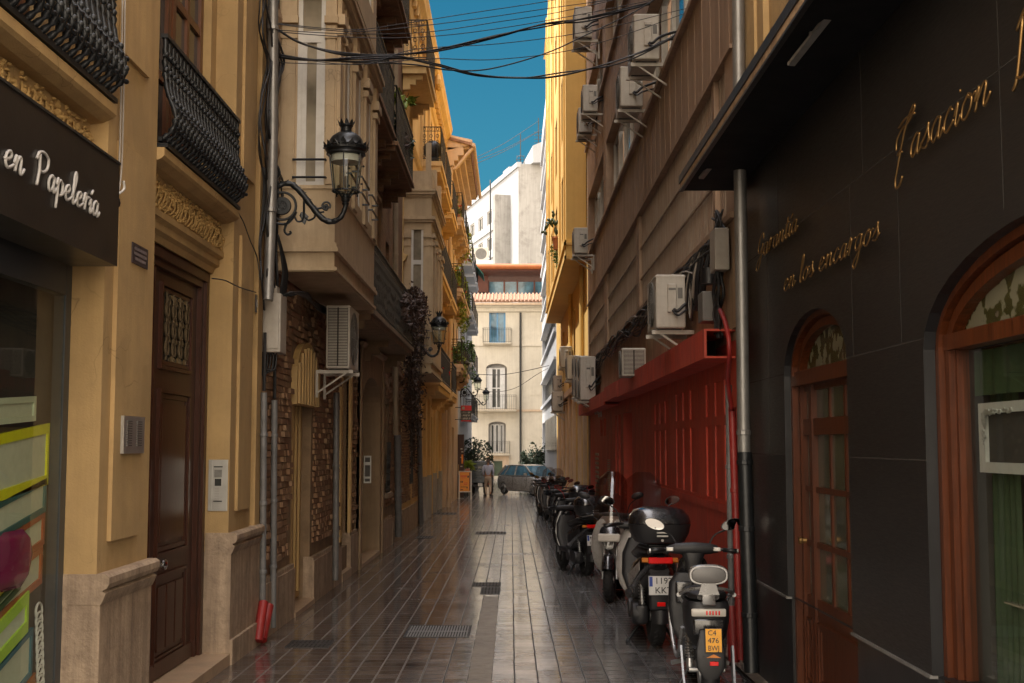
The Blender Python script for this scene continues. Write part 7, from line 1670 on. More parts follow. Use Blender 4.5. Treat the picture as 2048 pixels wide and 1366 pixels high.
for k, (a, lab) in enumerate(((((540, 46, 13), (700, 62, 13.3), (812, 42, 14), (950, 25, 14.5), (1090, 3, 15), (1200, -20, 15.2)), 'highest thin cable crossing the sky from the downpipe'),
    (((542, 50, 13), (700, 60, 13.3), (840, 52, 14), (980, 40, 14.5), (1090, 20, 15), (1250, -5, 15.2)), 'second thin cable crossing the sky, just below the highest'),
    (((540, 55, 13), (700, 72, 13.3), (850, 62, 14), (1000, 48, 14.5), (1120, 24, 15), (1300, -20, 15.2)), 'thin cable midway between the highest cable and the thick rising one'),
    (((540, 60, 13), (720, 80, 13.3), (860, 72, 14), (1000, 58, 14.5), (1180, 28, 15), (1380, -15, 15.2)), 'thin cable crossing the sky just above the thick rising one'),
    (((545, 112, 13), (720, 128, 13.3), (830, 98, 14), (1000, 88, 14.5), (1180, 60, 15), (1380, 15, 15.2)), 'thin cable running slightly under the thick rising one'),
    (((545, 122, 13), (720, 132, 13.3), (860, 124, 14), (1000, 120, 14.5), (1180, 88, 15), (1420, 10, 15.2)), 'faint almost level cable between the two thick ones'))):
    over(lab, a, .005)
over('thin cable stretched straight across in front of the cream house above its arched window', [(944, 748, 70), (1000, 750, 70), (1050, 742, 70), (1110, 728, 66)], .02)
over('drooping cable in front of the arched balcony window of the cream house', [(952, 775, 70), (985, 783, 71), (1030, 776, 71), (1075, 748, 70), (1112, 728, 66)], .016)
# ================================================================== scooters  (x across, y forward, z up)
def wheel(t, y, R0, r, wdisc=.5, spokes=5, name='wheel', w_=None):
    mb = MB(); mb.torus((0, y, R0+r-.002), R0, r, 'X', 32, 10, flat=1.05)
    for k in range(30):
        a = 2*PI*k/30
        for s in (-1, 1):
            c = Vector((s*r*.35, y+(R0+r*.93)*math.cos(a), R0+r+(R0+r*.93)*math.sin(a))); d = Vector((0, -math.sin(a), math.cos(a))); n = Vector((0, math.cos(a), math.sin(a)))
            mb.bar(c-d*.014+Vector((s*-.012, 0, 0)), c+d*.014+Vector((s*.022, 0, 0)), .008, .012)
    w = mb.build(name, M['rubber'], t, smooth=True, auto=60)
    mb = MB(); c = (0, y, R0+r)
    mb.torus(c, R0-r*.45, .014, 'X', 28, 6, flat=2.0); mb.lathe([(0, -.06), (.045, -.055), (.045, .055), (0, .06)], c, 14, ax='X')
    for k in range(spokes):
        a = 2*PI*k/spokes; mb.bar(c, (0, y+(R0-r*.5)*math.cos(a), R0+r+(R0-r*.5)*math.sin(a)), .032, .018)
    mb.torus(c, R0*.45, .004, 'X', 20, 4, flat=3); mb.build('rim', M['alu'], w, smooth=True, auto=50)
    return w
def mirror(t, s, bx, by, bz, mx, my, mz, m='matt', sz=(.075, .045), tilt=.2):
    mb = MB(); mb.tube(catmull([(bx, by, bz), (bx+(mx-bx)*.3, by+.01, bz+(mz-bz)*.6), (mx, my, mz)], 5), .007, 6)
    o = mb.build('mirror', M[m], t, smooth=True)
    mb = MB(); n = 16; pts = [(math.cos(2*PI*k/n), math.sin(2*PI*k/n)) for k in range(n)]
    def q(a, b, d, k=1.0): return Vector((mx+s*(a*sz[0]*k), my+d, mz+.03+b*sz[1]*k+a*sz[0]*tilt))
    mb.add([q(a, b, 0) for a, b in pts]+[q(a, b, .03, .9) for a, b in pts]+[q(a, b, .045, .4) for a, b in pts], [(k, (k+1) % n, n+(k+1) % n, n+k) for k in range(n)]+[(n+k, n+(k+1) % n, 2*n+(k+1) % n, 2*n+k) for k in range(n)]+[tuple(range(2*n, 3*n)), tuple(range(n-1, -1, -1))]); mb.build('mirror_shell', M[m], o, smooth=True, auto=50)
    mb = MB(); mb.poly([q(a, b, -.003, .9) for a, b in pts]); mb.build('mirror_glass', M['mirror'], o)
def plate(t, y, z, w_, h, tilt, lines, m, band=True, x=0):
    T = Matrix.Translation((x, y, z)) @ Matrix.Rotation(tilt, 4, 'X')
    mb = MB(); mb.T = T; mb.bbox(-w_/2-.006, w_/2+.006, -.002, .008, -h/2-.006, h/2+.006, .003); o = mb.build('number_plate', M['matt'], t)
    mb = MB(); mb.T = T; mb.box(-w_/2, w_/2, -.005, -.0021, -h/2, h/2); mb.build('plate_face', M[m], o)
    x0 = -w_/2+.01
    if band: mb = MB(); mb.T = T; mb.box(-w_/2+.004, -w_/2+.034, -.006, -.0051, -h*.05, h/2-.006); mb.build('blue_band', M['plateblue'], o); x0 = -w_/2+.045
    n = max(1, len(lines))
    if not lines: mk = marks(o, M['ink'], Frame((0, 0, 0), (1, 0, 0), (0, -1, 0)), x0, w_/2-.015, .012, .045, .0052, 3, 'characters'); m3 = marks(o, M['ink'], Frame((0, 0, 0), (1, 0, 0), (0, -1, 0)), x0, w_/2-.03, -.065, .045, .0052, 5, 'characters')
    if not lines:
        for q_ in (mk, m3):
            for v_ in q_.data.vertices: v_.co = T @ v_.co
    for k, s in enumerate(lines):
        sz = h/n*.95; zz = h/2-(k+1)*h/n+h/n*.18
        FP = Frame((0, 0, 0), (1, 0, 0), (0, -1, 0))
        a = x0+(w_/2-.012-x0)*.04; tm = text_mesh(s, sz, M['ink'], o, FP, a, zz, .0062, width=(w_/2-.015-x0)*(.98 if n < 3 else (.7 if len(s) < 3 else .9)), name='characters')
        for v_ in tm.data.vertices: v_.co = T @ v_.co
        tm.data.update()
def rear_brake(t, x, y, z, w_, h, m='redlens', name='tail_light', tilt=0, r=.01):
    mb = MB(); mb.T = Matrix.Translation((x, y, z)) @ Matrix.Rotation(tilt, 4, 'X'); mb.bbox(-w_/2, w_/2, -.02, .01, -h/2, h/2, r); return mb.build(name, M[m], t)
def maxi(label, pm, am, topcase=True, screen=True, lines=('1192', 'KKT'), red=False, cover=False, lm=None, lid='pblack'):
    lm = lm or pm
    t = thing('parked_scooter', label, 'scooter', group='scooters parked along the wall')
    wheel(t, -.62, .20, .068, name='rear_wheel'); wheel(t, .72, .205, .060, name='front_wheel')
    S = lambda secs, name, m, ax='Y', seg=18, sm=True: (lambda b: (b.loft(secs, seg, 0, ax), b.build(name, M[m] if isinstance(m, str) else m, t, smooth=sm, auto=45))[1])(MB())
    S([(-.98, 0, .80, .05, .035), (-.92, 0, .79, .10, .07), (-.75, 0, .74, .165, .12), (-.5, 0, .66, .195, .16), (-.25, 0, .58, .20, .19), (-.02, 0, .52, .17, .20), (.04, 0, .50, .14, .17)], 'rear_body', pm)
    S([(-.90, 0, .70, .09, .04), (-.7, 0, .62, .14, .09), (-.4, 0, .5, .16, .14), (-.05, 0, .42, .14, .12)], 'under_body', 'matt')
    for s in (-1, 1):
        mb = MB(); mb.hexa([(s*.165, -.80, .70), (s*.20, -.30, .50), (s*.205, -.28, .62), (s*.17, -.82, .78), (s*.175, -.80, .705), (s*.212, -.30, .505), (s*.215, -.28, .615), (s*.178, -.82, .775)]); mb.build('side_panel', M[am], t)
    S([(-.80, 0, .865, .10, .03), (-.72, 0, .88, .14, .05), (-.5, 0, .875, .165, .055), (-.38, 0, .84, .165, .055), (-.1, 0, .80, .16, .05), (.02, 0, .76, .11, .04)], 'seat', 'vinyl')
    mb = MB(); mb.bbox(-.17, .17, -.05, .42, .32, .40, .02); mb.bbox(-.05, .05, 0, .4, .40, .52, .02); mb.build('floorboard', M['matt'], t)
    S([(.33, 0, .40, .15, .06), (.45, 0, .46, .22, .05), (.62, 0, .50, .25, .055), (.80, 0, .54, .23, .07), (.95, 0, .57, .17, .08), (1.02, 0, .57, .1, .06)], 'leg_shield', lm, 'Z')
    S([(.40, 0, .36, .15, .03), (.55, 0, .42, .20, .04), (.75, 0, .46, .19, .05), (.9, 0, .5, .12, .06)], 'inner_shield', 'matt', 'Z')
    S([(.42, 0, .95, .05, .03), (.52, 0, .88, .12, .09), (.66, 0, .80, .13, .10), (.78, 0, .70, .06, .07)], 'front_nose', pm)
    mb = MB(); mb.bbox(-.14, .14, .74, .80, .72, .82, .02); mb.build('headlight', M['clearlens'], t)
    mb = MB(); mb.torus((0, .72, .265), .29, .055, 'X', 20, 8, a0=.15*PI, a1=.85*PI, flat=1.3); mb.build('front_fender', M[pm] if pm != 'psilver' else M['matt'], t, smooth=True)
    mb = MB()
    for s in (-1, 1): mb.tube([(s*.085, .72, .27), (s*.075, .55, .75)], .02, 8)
    mb.build('fork', M['alu'], t, smooth=True, auto=50)
    mb = MB(); mb.torus((0, -.62, .268), .31, .07, 'X', 18, 8, a0=.25*PI, a1=1.02*PI, flat=1.1); mb.bbox(-.10, .10, -.99, -.93, .36, .62, .02); mb.bar((0, -.96, .55), (0, -.86, .72), .16, .05); mb.build('rear_fender', M['matt'], t, smooth=True, auto=45)
    rear_brake(t, 0, -.975, .80, .22, .06, tilt=-.5); rear_brake(t, 0, -.985, .42, .075, .035, name='reflector', r=.004)
    for s in (-1, 1): rear_brake(t, s*.13, -.93, .80, .07, .045, 'orangelens', 'indicator', -.4)
    plate(t, -1.0, .585, .22, .165, -.12, lines, 'platewhite')
    mb = MB(); mb.bbox(-.20, -.075, -.72, -.16, .20, .38, .04); mb.lathe([(0, -.22), (.09, -.215), (.10, -.19), (.10, -.12)], (0, -.62, .29), 16, ax='X'); mb.lathe([(0, -.215), (.085, -.21), (.09, -.19), (.09, -.12)], (0, -.25, .30), 16, ax='X'); mb.build('engine_cover', M['matt'], t, smooth=True, auto=40)
    mb = MB(); mb.tube(catmull([(.10, -.2, .26), (.16, -.35, .25), (.17, -.5, .30)], 4), .022, 8); mb.tube([(.175, -.48, .29), (.18, -.92, .40)], [.055, .062], 12); o = mb.build('exhaust', M['matt'], t, smooth=True, auto=50)
    mb = MB(); mb.bbox(.225, .238, -.85, -.55, .30, .39, .006); mb.build('heat_shield', M['alu'], o)
    for s in (-1, 1):
        mb = MB(); mb.tube([(s*.13, -.70, .30), (s*.13, -.60, .62)], .018, 8)
        for k in range(9): mb.torus((s*.13, -.68+.009*k, .36+.027*k), .028, .006, 'Z', 10, 4)
        mb.build('shock_absorber', M['alu'] if s < 0 else M['matt'], t, smooth=True)
    mb = MB(); mb.tube(catmull([(-.07, -.3, .22), (-.20, -.38, .05), (-.24, -.40, .012)], 4), .014, 6); mb.tube(catmull([(.07, -.3, .22), (.17, -.38, .05), (.2, -.40, .012)], 4), .014, 6); mb.bar((-.24, -.48, .012), (-.24, -.36, .012), .03, .02); mb.bar((-.09, -.3, .20), (.09, -.3, .20), .025); mb.build('stand', M['iron'], t, smooth=True)
    mb = MB(); mb.tube(catmull([(-.36, .40, 1.02), (-.2, .47, 1.04), (0, .53, .99), (.2, .47, 1.04), (.36, .40, 1.02)], 5), .014, 8); hb = mb.build('handlebar', M['iron'], t, smooth=True)
    for s in (-1, 1): mb = MB(); mb.tube([(s*.25, .44, 1.035), (s*.375, .395, 1.02)], .02, 10); mb.build('grip', M['black'], hb, smooth=True)
    for s in (-1, 1): mb = MB(); mb.tube(catmull([(s*.20, .50, 1.03), (s*.28, .48, 1.02), (s*.36, .44, 1.0)], 4), .007, 6); mb.build('brake_lever', M['alu'], hb, smooth=True)
    mb = MB()
    for s in (-1, 1): mb.tube(catmull([(s*.24, .48, 1.02), (s*.16, .60, .98), (s*.06, .58, .90)], 4), .005, 5)
    mb.tube(catmull([(-.09, .55, .9), (-.13, .72, .7), (-.10, .72, .36)], 4), .005, 5); mb.build('brake_hoses', M['cable'], hb, smooth=True)
    S([(-.22, 0, 0, .03, .03), (0, 0, 0, .05, .05), (.22, 0, 0, .03, .03)], 'handlebar_cover', 'matt', 'X').location = (0, .50, 1.02)
    for s in (-1, 1): mirror(t, s, s*.20, .50, 1.05, s*.33, .52, 1.24, 'pred' if red else 'matt')
    if screen:
        mb = MB(); n = 12; rows = []
        for j in range(9):
            q = j/8; z = .92+.64*q; yc = .66-.30*q*q*.7-.1*q; hw = (.21-.02*q)*(1 if q < .75 else math.sqrt(max(.05, 1-((q-.75)/.27)**2))); rows.append([(hw*(2*k/n-1), yc-.10*((2*k/n-1)**2)*1.0, z) for k in range(n+1)])
        for j in range(8):
            for k in range(n): mb.quad(rows[j][k], rows[j][k+1], rows[j+1][k+1], rows[j+1][k])
        mb.build('windscreen', M['smoked'], t, smooth=True)
    mb = MB()
    for s in (-1, 1): mb.tube(catmull([(s*.12, -.62, .90), (s*.17, -.82, .93), (s*.10, -.98, .92), (0, -1.0, .92)], 5), .015, 8)
    mb.bbox(-.11, .11, -.98, -.72, .925, .945, .008); mb.build('grab_rail', M['iron'], t, smooth=True, auto=50)
    if topcase:
        S([(.955, 0, -.90, .17, .15, 3), (.97, 0, -.90, .22, .19, 3.4), (1.05, 0, -.90, .26, .215, 3.4), (1.125, 0, -.90, .275, .225, 3.4), (1.13, 0, -.90, .262, .21, 3.4)], 'top_case', 'matt', 'Z', 36)
        S([(1.13, 0, -.90, .272, .222, 3.4), (1.145, 0, -.90, .275, .225, 3.4), (1.20, 0, -.89, .262, .21, 3.2), (1.25, 0, -.88, .22, .17, 3), (1.275, 0, -.87, .15, .11, 2.6), (1.282, 0, -.87, .05, .03, 2)], 'top_case_lid', lid, 'Z', 36)
        mb = MB(); mb.bbox(-.05, .05, -1.127, -1.11, 1.05, 1.065, .003); mb.bbox(-.05, .05, -1.125, -1.11, 1.02, 1.035, .003); mb.lathe([(0, -1.118), (.012, -1.118), (.012, -1.10)], (0, 0, .99), 10, ax='Y'); mb.build('case_lock', M['steel'], t)
    if cover:
        S([(-.95, 0, .84, .10, .06), (-.7, 0, .86, .22, .10), (-.3, 0, .84, .24, .12), (.0, 0, .80, .20, .12), (.1, 0, .76, .08, .05)], 'seat_cover', 'psilver')
    return t
def escooter():
    t = thing('electric_scooter', 'small slim electric scooter with silver backrest and yellow number plate', 'scooter', group='scooters parked along the wall')
    wheel(t, -.58, .185, .045, name='rear_wheel'); wheel(t, .62, .185, .045, name='front_wheel')
    B = lambda f, name, m, sm=True: (lambda b: (f(b), b.build(name, M[m], t, smooth=sm, auto=45))[1])(MB())
    B(lambda b: b.loft([(.42, 0, -.50, .10, .14, 4), (.50, 0, -.52, .145, .19, 4), (.60, 0, -.53, .16, .22, 4), (.72, 0, -.53, .165, .23, 4), (.76, 0, -.52, .15, .22, 4)], 28, 0, 'Z'), 'rear_body', 'matt')
    B(lambda b: b.bbox(-.11, .11, -.772, -.74, .52, .64, .015), 'rear_panel', 'pblack')
    B(lambda b: b.bbox(-.125, .125, -.777, -.75, .655, .715, .012), 'tail_light', 'clearlens')
    B(lambda b: [b.bbox(-.02+.022*k, -.008+.022*k, -.779, -.77, .668, .70, .003) for k in range(5)], 'brake_bulbs', 'redlens')
    B(lambda b: b.loft([(-.74, 0, .795, .08, .025), (-.68, 0, .80, .14, .04), (-.4, 0, .80, .155, .045), (-.12, 0, .78, .12, .04), (-.05, 0, .77, .06, .02)], 20, 0, 'Y'), 'seat', 'vinyl')
    def rail(b):
        for s in (-1, 1): b.tube(catmull([(s*.18, -.38, .77), (s*.20, -.55, .79), (s*.15, -.72, .845), (s*.05, -.78, .87)], 5), .014, 8); b.tube([(s*.185, -.45, .77), (s*.16, -.45, .72)], .012, 6); b.lathe([(0, -.02), (.017, -.02), (.017, .0)], (s*.20, -.60, .80), 8, ax='Y')
        b.bbox(-.05, .05, -.80, -.77, .74, .92, .012); b.hexa([(-.075, -.80, .82), (.075, -.80, .82), (.075, -.775, .82), (-.075, -.775, .82), (-.035, -.805, .95), (.035, -.805, .95), (.035, -.78, .95), (-.035, -.78, .95)])
    B(rail, 'grab_rail', 'psilver')
    B(lambda b: b.loft([(-.80, 0, .965, .135, .07, 2.8), (-.785, 0, .965, .142, .078, 2.8), (-.755, 0, .965, .142, .078, 2.8), (-.735, 0, .965, .12, .06, 2.6)], 28, 0, 'Y'), 'backrest_shell', 'psilver')
    B(lambda b: b.loft([(-.818, 0, .965, .095, .038, 2.6), (-.812, 0, .965, .118, .056, 2.6), (-.80, 0, .965, .124, .062, 2.6)], 28, 0, 'Y'), 'backrest_pad', 'pad')
    B(lambda b: (b.torus((0, -.58, .23), .25, .06, 'X', 16, 8, a0=.35*PI, a1=1.08*PI, flat=1.1), b.loft([(.22, 0, -.875, .05, .012, 3), (.30, 0, -.88, .10, .014, 3), (.42, 0, -.865, .105, .014, 3), (.56, 0, -.80, .07, .014, 3)], 20, 0, 'Z')), 'rear_fender', 'matt')
    plate(t, -.888, .50, .112, .165, -.10, ('C4', '476', 'BWJ'), 'plateyellow', False, x=.02)
    rear_brake(t, .02, -.895, .335, .06, .028, name='reflector', r=.003); B(lambda b: b.prism([(-.03, .375), (.07, .375), (.02, .40)], -.893, -.885), 'warning_badge', 'orangelens')
    def shock(b):
        for s in (-1, 1):
            b.tube([(s*.12, -.56, .22), (s*.12, -.46, .50)], .015, 8)
            for k in range(8): b.torus((s*.12, -.54+.009*k, .33+.02*k), .026, .006, 'Z', 10, 4)
            b.tube([(s*.12, -.555, .24), (s*.12, -.535, .31)], .028, 10)
    B(shock, 'shock_absorber', 'alu')
    for s in (-1, 1):
        B(lambda b: b.add([(s*.165, -.86, .05), (s*.175, -.72, .22), (s*.18, -.60, .42), (s*.175, -.55, .40), (s*.17, -.62, .24), (s*.162, -.80, .06)]+[(s*.178, -.86, .05), (s*.19, -.72, .22), (s*.195, -.60, .42), (s*.19, -.55, .40), (s*.185, -.62, .24), (s*.177, -.80, .06)], [(0, 1, 4, 5), (1, 2, 3, 4), (6, 11, 10, 7), (7, 10, 9, 8)]+[(i, (i+1) % 6, 6+(i+1) % 6, 6+i) for i in range(6)]), 'side_trim', 'psilver', False)
    B(lambda b: (b.bbox(-.055, .055, -.60, -.05, .16, .27, .03), b.tube([(-.13, -.58, .235), (.13, -.58, .235)], .02, 8), b.lathe([(0, -.07), (.10, -.065), (.11, 0), (.10, .065), (0, .07)], (0, -.58, .23), 18, ax='X')), 'hub_motor', 'alu')
    B(lambda b: b.bbox(-.15, .15, -.22, .28, .24, .34, .025), 'floorboard', 'matt')
    for s in (-1, 1): B(lambda b: b.tube(catmull([(s*.155, -.36, .52), (s*.165, -.28, .40), (s*.17, -.1, .26), (s*.175, .2, .26), (s*.19, .34, .42), (s*.195, .40, .60), (s*.17, .44, .78)], 5), .017, 8), 'floor_trim', 'psilver')
    B(lambda b: b.loft([(.30, 0, .32, .13, .05), (.42, 0, .36, .195, .05, 4), (.60, 0, .39, .21, .055, 4), (.78, 0, .43, .20, .06, 4), (.86, 0, .45, .14, .06, 4)], 24, 0, 'Z'), 'leg_shield', 'matt')
    B(lambda b: (b.bbox(-.155, -.01, .30, .34, .62, .80, .02), b.bbox(.02, .045, .30, .335, .66, .76, .008)), 'glove_box', 'pblack'); B(lambda b: b.box(-.10, -.06, .295, .30, .70, .715), 'badge', 'orangelens')
    B(lambda b: b.loft([(.46, 0, .95, .07, .04), (.5, 0, .9, .12, .10), (.6, 0, .80, .13, .12), (.66, 0, .72, .06, .08)], 20, 0, 'Y'), 'front_nose', 'pblack')
    B(lambda b: b.bbox(-.07, .07, .645, .68, .74, .84, .02), 'headlight', 'clearlens')
    B(lambda b: [b.tube([(s*.075, .62, .23), (s*.06, .47, .72)], .018, 8) for s in (-1, 1)], 'fork', 'alu')
    B(lambda b: b.torus((0, .62, .23), .25, .05, 'X', 18, 8, a0=.15*PI, a1=.85*PI, flat=1.2), 'front_fender', 'matt')
    B(lambda b: (b.loft([(-.20, .44, 1.055, .03, .028), (-.14, .44, 1.06, .045, .045), (0, .44, 1.06, .06, .055), (.14, .44, 1.06, .045, .045), (.20, .44, 1.055, .03, .028)], 16, 0, 'X'), b.loft([(.84, 0, .44, .06, .05), (.95, 0, .44, .07, .06), (1.03, 0, .44, .10, .05)], 16, 0, 'Z')), 'handlebar_cover', 'matt')
    hb = B(lambda b: b.tube(catmull([(-.345, .38, 1.045), (-.2, .43, 1.055), (.2, .43, 1.055), (.345, .38, 1.045)], 5), .012, 8), 'handlebar', 'iron')
    for s in (-1, 1):
        mb = MB(); mb.tube([(s*.24, .415, 1.052), (s*.345, .38, 1.045)], .019, 10); mb.build('grip', M['black'], hb, smooth=True)
        mb = MB(); mb.lathe([(.0, -.006), (.02, -.006), (.02, .006), (0, .006)], (s*.352, .378, 1.045), 10, ax='X'); mb.build('grip_end', M['steel'], hb); mb = MB(); mb.bbox(s*.19-.03, s*.19+.03, .385, .41, 1.04, 1.075, .006); mb.build('switch_block', M['steel'], hb)
        mb = MB(); mb.tube(catmull([(s*.20, .47, 1.05), (s*.27, .46, 1.04), (s*.33, .43, 1.02)], 4), .006, 6); mb.build('brake_lever', M['black'], hb, smooth=True)
    for s in (-1, 1): mirror(t, s, s*.13, .45, 1.09, s*.31, .42, 1.235, 'matt', (.085, .048), .25)
    B(lambda b: b.tube(catmull([(-.09, -.2, .20), (-.18, -.24, .06), (-.22, -.26, .012)], 4), .011, 6), 'stand', 'iron'); [B(lambda b: b.bar((s*.12, -.05, .22), (s*.22, -.08, .20), .03), 'foot_peg', 'alu') for s in (-1, 1)]
    return t
es = escooter(); es.scale = (1.07, 1.02, 1.03); es.location = (1.56, 10.42, gz(10.4)); es.rotation_euler = (0, 0, R(-3))
s2 = maxi('white maxi scooter with large glossy black top case and plate 1192 KKT', 'pblack', 'pwhite', lm='pwhite', lid='pblack'); s2.location = (1.45, 13.35, gz(13.2)); s2.rotation_euler = (0, 0, R(1)); s2.scale = (1.1,)*3
s3 = maxi('black and white scooter with smoked windscreen facing back towards the 1192 KKT scooter', 'pblack', 'pwhite', False, True, (), lm='pwhite'); s3.location = (1.43, 17.2, gz(16.9)); s3.rotation_euler = (0, 0, R(180-10)); s3.scale = (1.08,)*3
s4 = maxi('black scooter with a black top case parked at an angle by the red wall', 'pblack', 'matt', True, False, ()); s4.location = (1.06, 20.6, gz(20.7)); s4.rotation_euler = (0, 0, R(14))
s5 = maxi('black scooter with red mirror shells just past the black top case', 'pblack', 'pred', False, False, (), red=True); s5.location = (1.33, 24.2, gz(24.2)); s5.rotation_euler = (0, 0, R(8))
s6 = maxi('scooter with a silver grey seat cover parked next to the grey car', 'pgrey', 'matt', False, True, (), cover=True); s6.location = (1.16, 43, gz(43)); s6.rotation_euler = (0, 0, R(14))
SG = 'scooters parked along the wall'
for (src, x, y, a, lab) in ((s4, 1.30, 27.6, 14, 'black scooter with top case between the red mirrored scooter and the twin fan units'), (s5, 1.22, 30.6, 6, 'second dark scooter with red mirrors, under the tall twin fan air conditioners'), (s3, 1.30, 33.4, 10, 'white scooter with windscreen at the far corner of the red wall'), (s6, 1.2, 36.4, 12, 'scooter with a silver grey seat cover by the first saffron pilasters'), (s4, 1.18, 39.6, 18, 'black scooter with top case between the two scooters with grey seat covers')):
    place(src, (x, y, gz(y)), R(a), lab, 1, SG)
# ================================================================== car
def car():
    t = thing('parked_car', 'grey three door hatchback crossing the end of the street in front of the cream house', 'car')
    def st(y, zb, zt, hw, sh):  # lower body station: half outline
        return [(hw*.86, zb), (hw*.97, zb+.06), (hw, zb+.25), (hw*.995, zt-.18), (hw*.95, zt-.05), (hw*.80, zt), (0, zt+sh)]
    ys = [(-2.06, .42, .80, .62, .0), (-2.0, .30, .90, .76, .01), (-1.75, .20, .95, .86, .02), (-1.2, .18, .95, .885, .02), (0, .18, .93, .89, .02), (.8, .18, .92, .885, .03), (1.2, .18, .88, .88, .05), (1.7, .20, .80, .85, .06), (1.98, .24, .70, .74, .03), (2.10, .32, .60, .55, .01)]
    mb = MB(); rows = []
    for y, zb, zt, hw, s in ys:
        h = st(y, zb, zt, hw, s); rows.append([(x, y, z) for x, z in h]+[(-x, y, z) for x, z in h[-2::-1]])
    n = len(rows[0]); mb.add([p for r in rows for p in r], [(i*n+k, i*n+k+1, (i+1)*n+k+1, (i+1)*n+k) for i in range(len(rows)-1) for k in range(n-1)]+[tuple(range(n)), tuple((len(rows)-1)*n+k for k in range(n-1, -1, -1))]+[(i*n, (i+1)*n, (i+1)*n+n-1, i*n+n-1) for i in range(len(rows)-1)])
    mb.build('body', M['pcar'], t, smooth=True, auto=35)
    def cab(k, z0, z1): return [(k*x, y, z) for x, y, z in ()]
    base = [(-1.92, .74), (-1.3, .80), (0, .80), (.55, .79), (1.08, .70)]; top = [(-1.45, .56), (-1.0, .60), (-.2, .62), (.1, .61), (.25, .56)]
    mb = MB(); m = len(base); L_ = [(x, y, .93) for y, x in base]; T_ = [(x, y, 1.40) for y, x in top]
    vs = L_+T_+[(-p[0], p[1], p[2]) for p in L_]+[(-p[0], p[1], p[2]) for p in T_]
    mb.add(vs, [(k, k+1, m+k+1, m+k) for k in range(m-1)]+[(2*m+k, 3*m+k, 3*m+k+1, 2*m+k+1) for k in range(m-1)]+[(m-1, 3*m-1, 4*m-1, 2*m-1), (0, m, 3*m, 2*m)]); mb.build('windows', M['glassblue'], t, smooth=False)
    mb = MB(); mb.loft([(-1.50, 0, 1.40, .52, .02, 4), (-1.3, 0, 1.415, .60, .03, 4), (-.6, 0, 1.435, .63, .035, 4), (0, 0, 1.425, .62, .03, 4), (.22, 0, 1.40, .56, .02, 4)], 20, 0, 'Y'); mb.build('roof', M['pcar'], t, smooth=True, auto=45)
    mb = MB()
    for s in (-1, 1):
        for a, b, w_ in (((s*.71, 1.06, .93), (s*.57, .24, 1.41), .06), ((s*.80, -.35, .93), (s*.62, -.40, 1.41), .07), ((s*.79, -1.35, .93), (s*.60, -1.1, 1.41), .06), ((s*.745, -1.9, .92), (s*.55, -1.46, 1.4), .12), ((s*.82, -1.5, .94), (s*.81, .9, .94), .03)): mb.bar(a, b, w_)
    mb.build('pillars', M['pcar'], t)
    for y in (-1.28, 1.30):
        for s in (-1, 1):
            mb = MB(); mb.torus((s*.80, y, .315), .235, .085, 'X', 26, 8, flat=1.1); w = mb.build('wheel', M['rubber'], t, smooth=True)
            mb = MB(); c = (s*.885, y, .315); mb.torus(c, .21, .02, 'X', 22, 5)
            for k in range(9): a = 2*PI*k/9; mb.bar(c, (s*.885, y+.2*math.cos(a), .315+.2*math.sin(a)), .03, .02)
            mb.lathe([(0, -.03), (.22, -.03), (.22, -.04), (0, -.04)] if s > 0 else [(0, .03), (.22, .03), (.22, .04), (0, .04)], c, 18, ax='X', m=0); mb.build('rim', M['alu'], w)
            mb = MB(); mb.torus((s*.86, y, .33), .335, .035, 'X', 20, 6, a0=0, a1=PI); mb.build('wheel_arch', M['pcar'], t, smooth=True)
    for s in (-1, 1):
        mb = MB(); mb.T = Matrix.Translation((s*.60, 1.95, .66)) @ Matrix.Rotation(s*-.5, 4, 'Z'); mb.bbox(-.16, .16, -.1, .05, -.07, .07, .04); mb.build('headlight', M['clearlens'], t)
        mb = MB(); mb.bbox(s*.96-.09, s*.96+.06, .72, .82, .96, 1.08, .03); mb.build('wing_mirror', M['pcar'], t)
        mb = MB(); mb.bbox(s*.885-.006, s*.885+.012, -.25, -.05, .76, .79, .005); mb.build('door_handle', M['pcar'], t)
        mb = MB(); mb.bar((s*.893, .75, .35), (s*.893, .78, .88), .008); mb.bar((s*.893, -.42, .35), (s*.893, -.42, .90), .008); mb.build('door_gap', M['black'], t)
    mb = MB(); mb.bbox(-.35, .35, 2.02, 2.10, .35, .60, .03); mb.build('grille', M['black'], t)
    return t
c = car(); c.location = (2.0, 60.3, gz(60)); c.rotation_euler = (0, 0, R(180+33))
pc_ = P(1040, 970, Z=gz(60)); c.location = (1.05, 60.6, gz(60))
# ================================================================== dark delivery three wheeler
t = thing('delivery_van', 'small dark blue cargo van with ribbed tail boards and white lettering beside the man', 'van', (-1.45, 61, gz(60)))
g = gz(60); mb = MB(); mb.bbox(-2.03, -1.0, 61, 63.2, g+.55, g+1.62, .04); mb.build('cargo_box', M['pvan'], t)
mb = MB()
for k in range(6): mb.bbox(-2.01, -1.02, 60.95, 61.0, g+.62+k*.165, g+.66+k*.165, .008)
mb.bbox(-2.0, -1.05, 60.96, 61.0, g+1.45, g+1.50, .008); mb.build('tail_boards', paint('tail_board_paint', (.014, .028, .042), .1, .4), t)
mb = MB(); mb.bbox(-1.02, -.86, 61.2, 63.6, g+.35, g+1.5, .05); mb.bbox(-1.95, -.95, 63.2, 64.4, g+.4, g+1.6, .12); mb.build('cab', M['pblack'], t)
text_mesh('HUGO', .16, M['letterwhite'], t, FY(60.94), -1.62, g+1.27, 0, width=.42, bold=.004)
for x in (-1.85, -1.3): 
    mb = MB(); mb.torus((x, 61.6, g+.22), .15, .07, 'X', 20, 8); mb.build('wheel', M['rubber'], t, smooth=True)
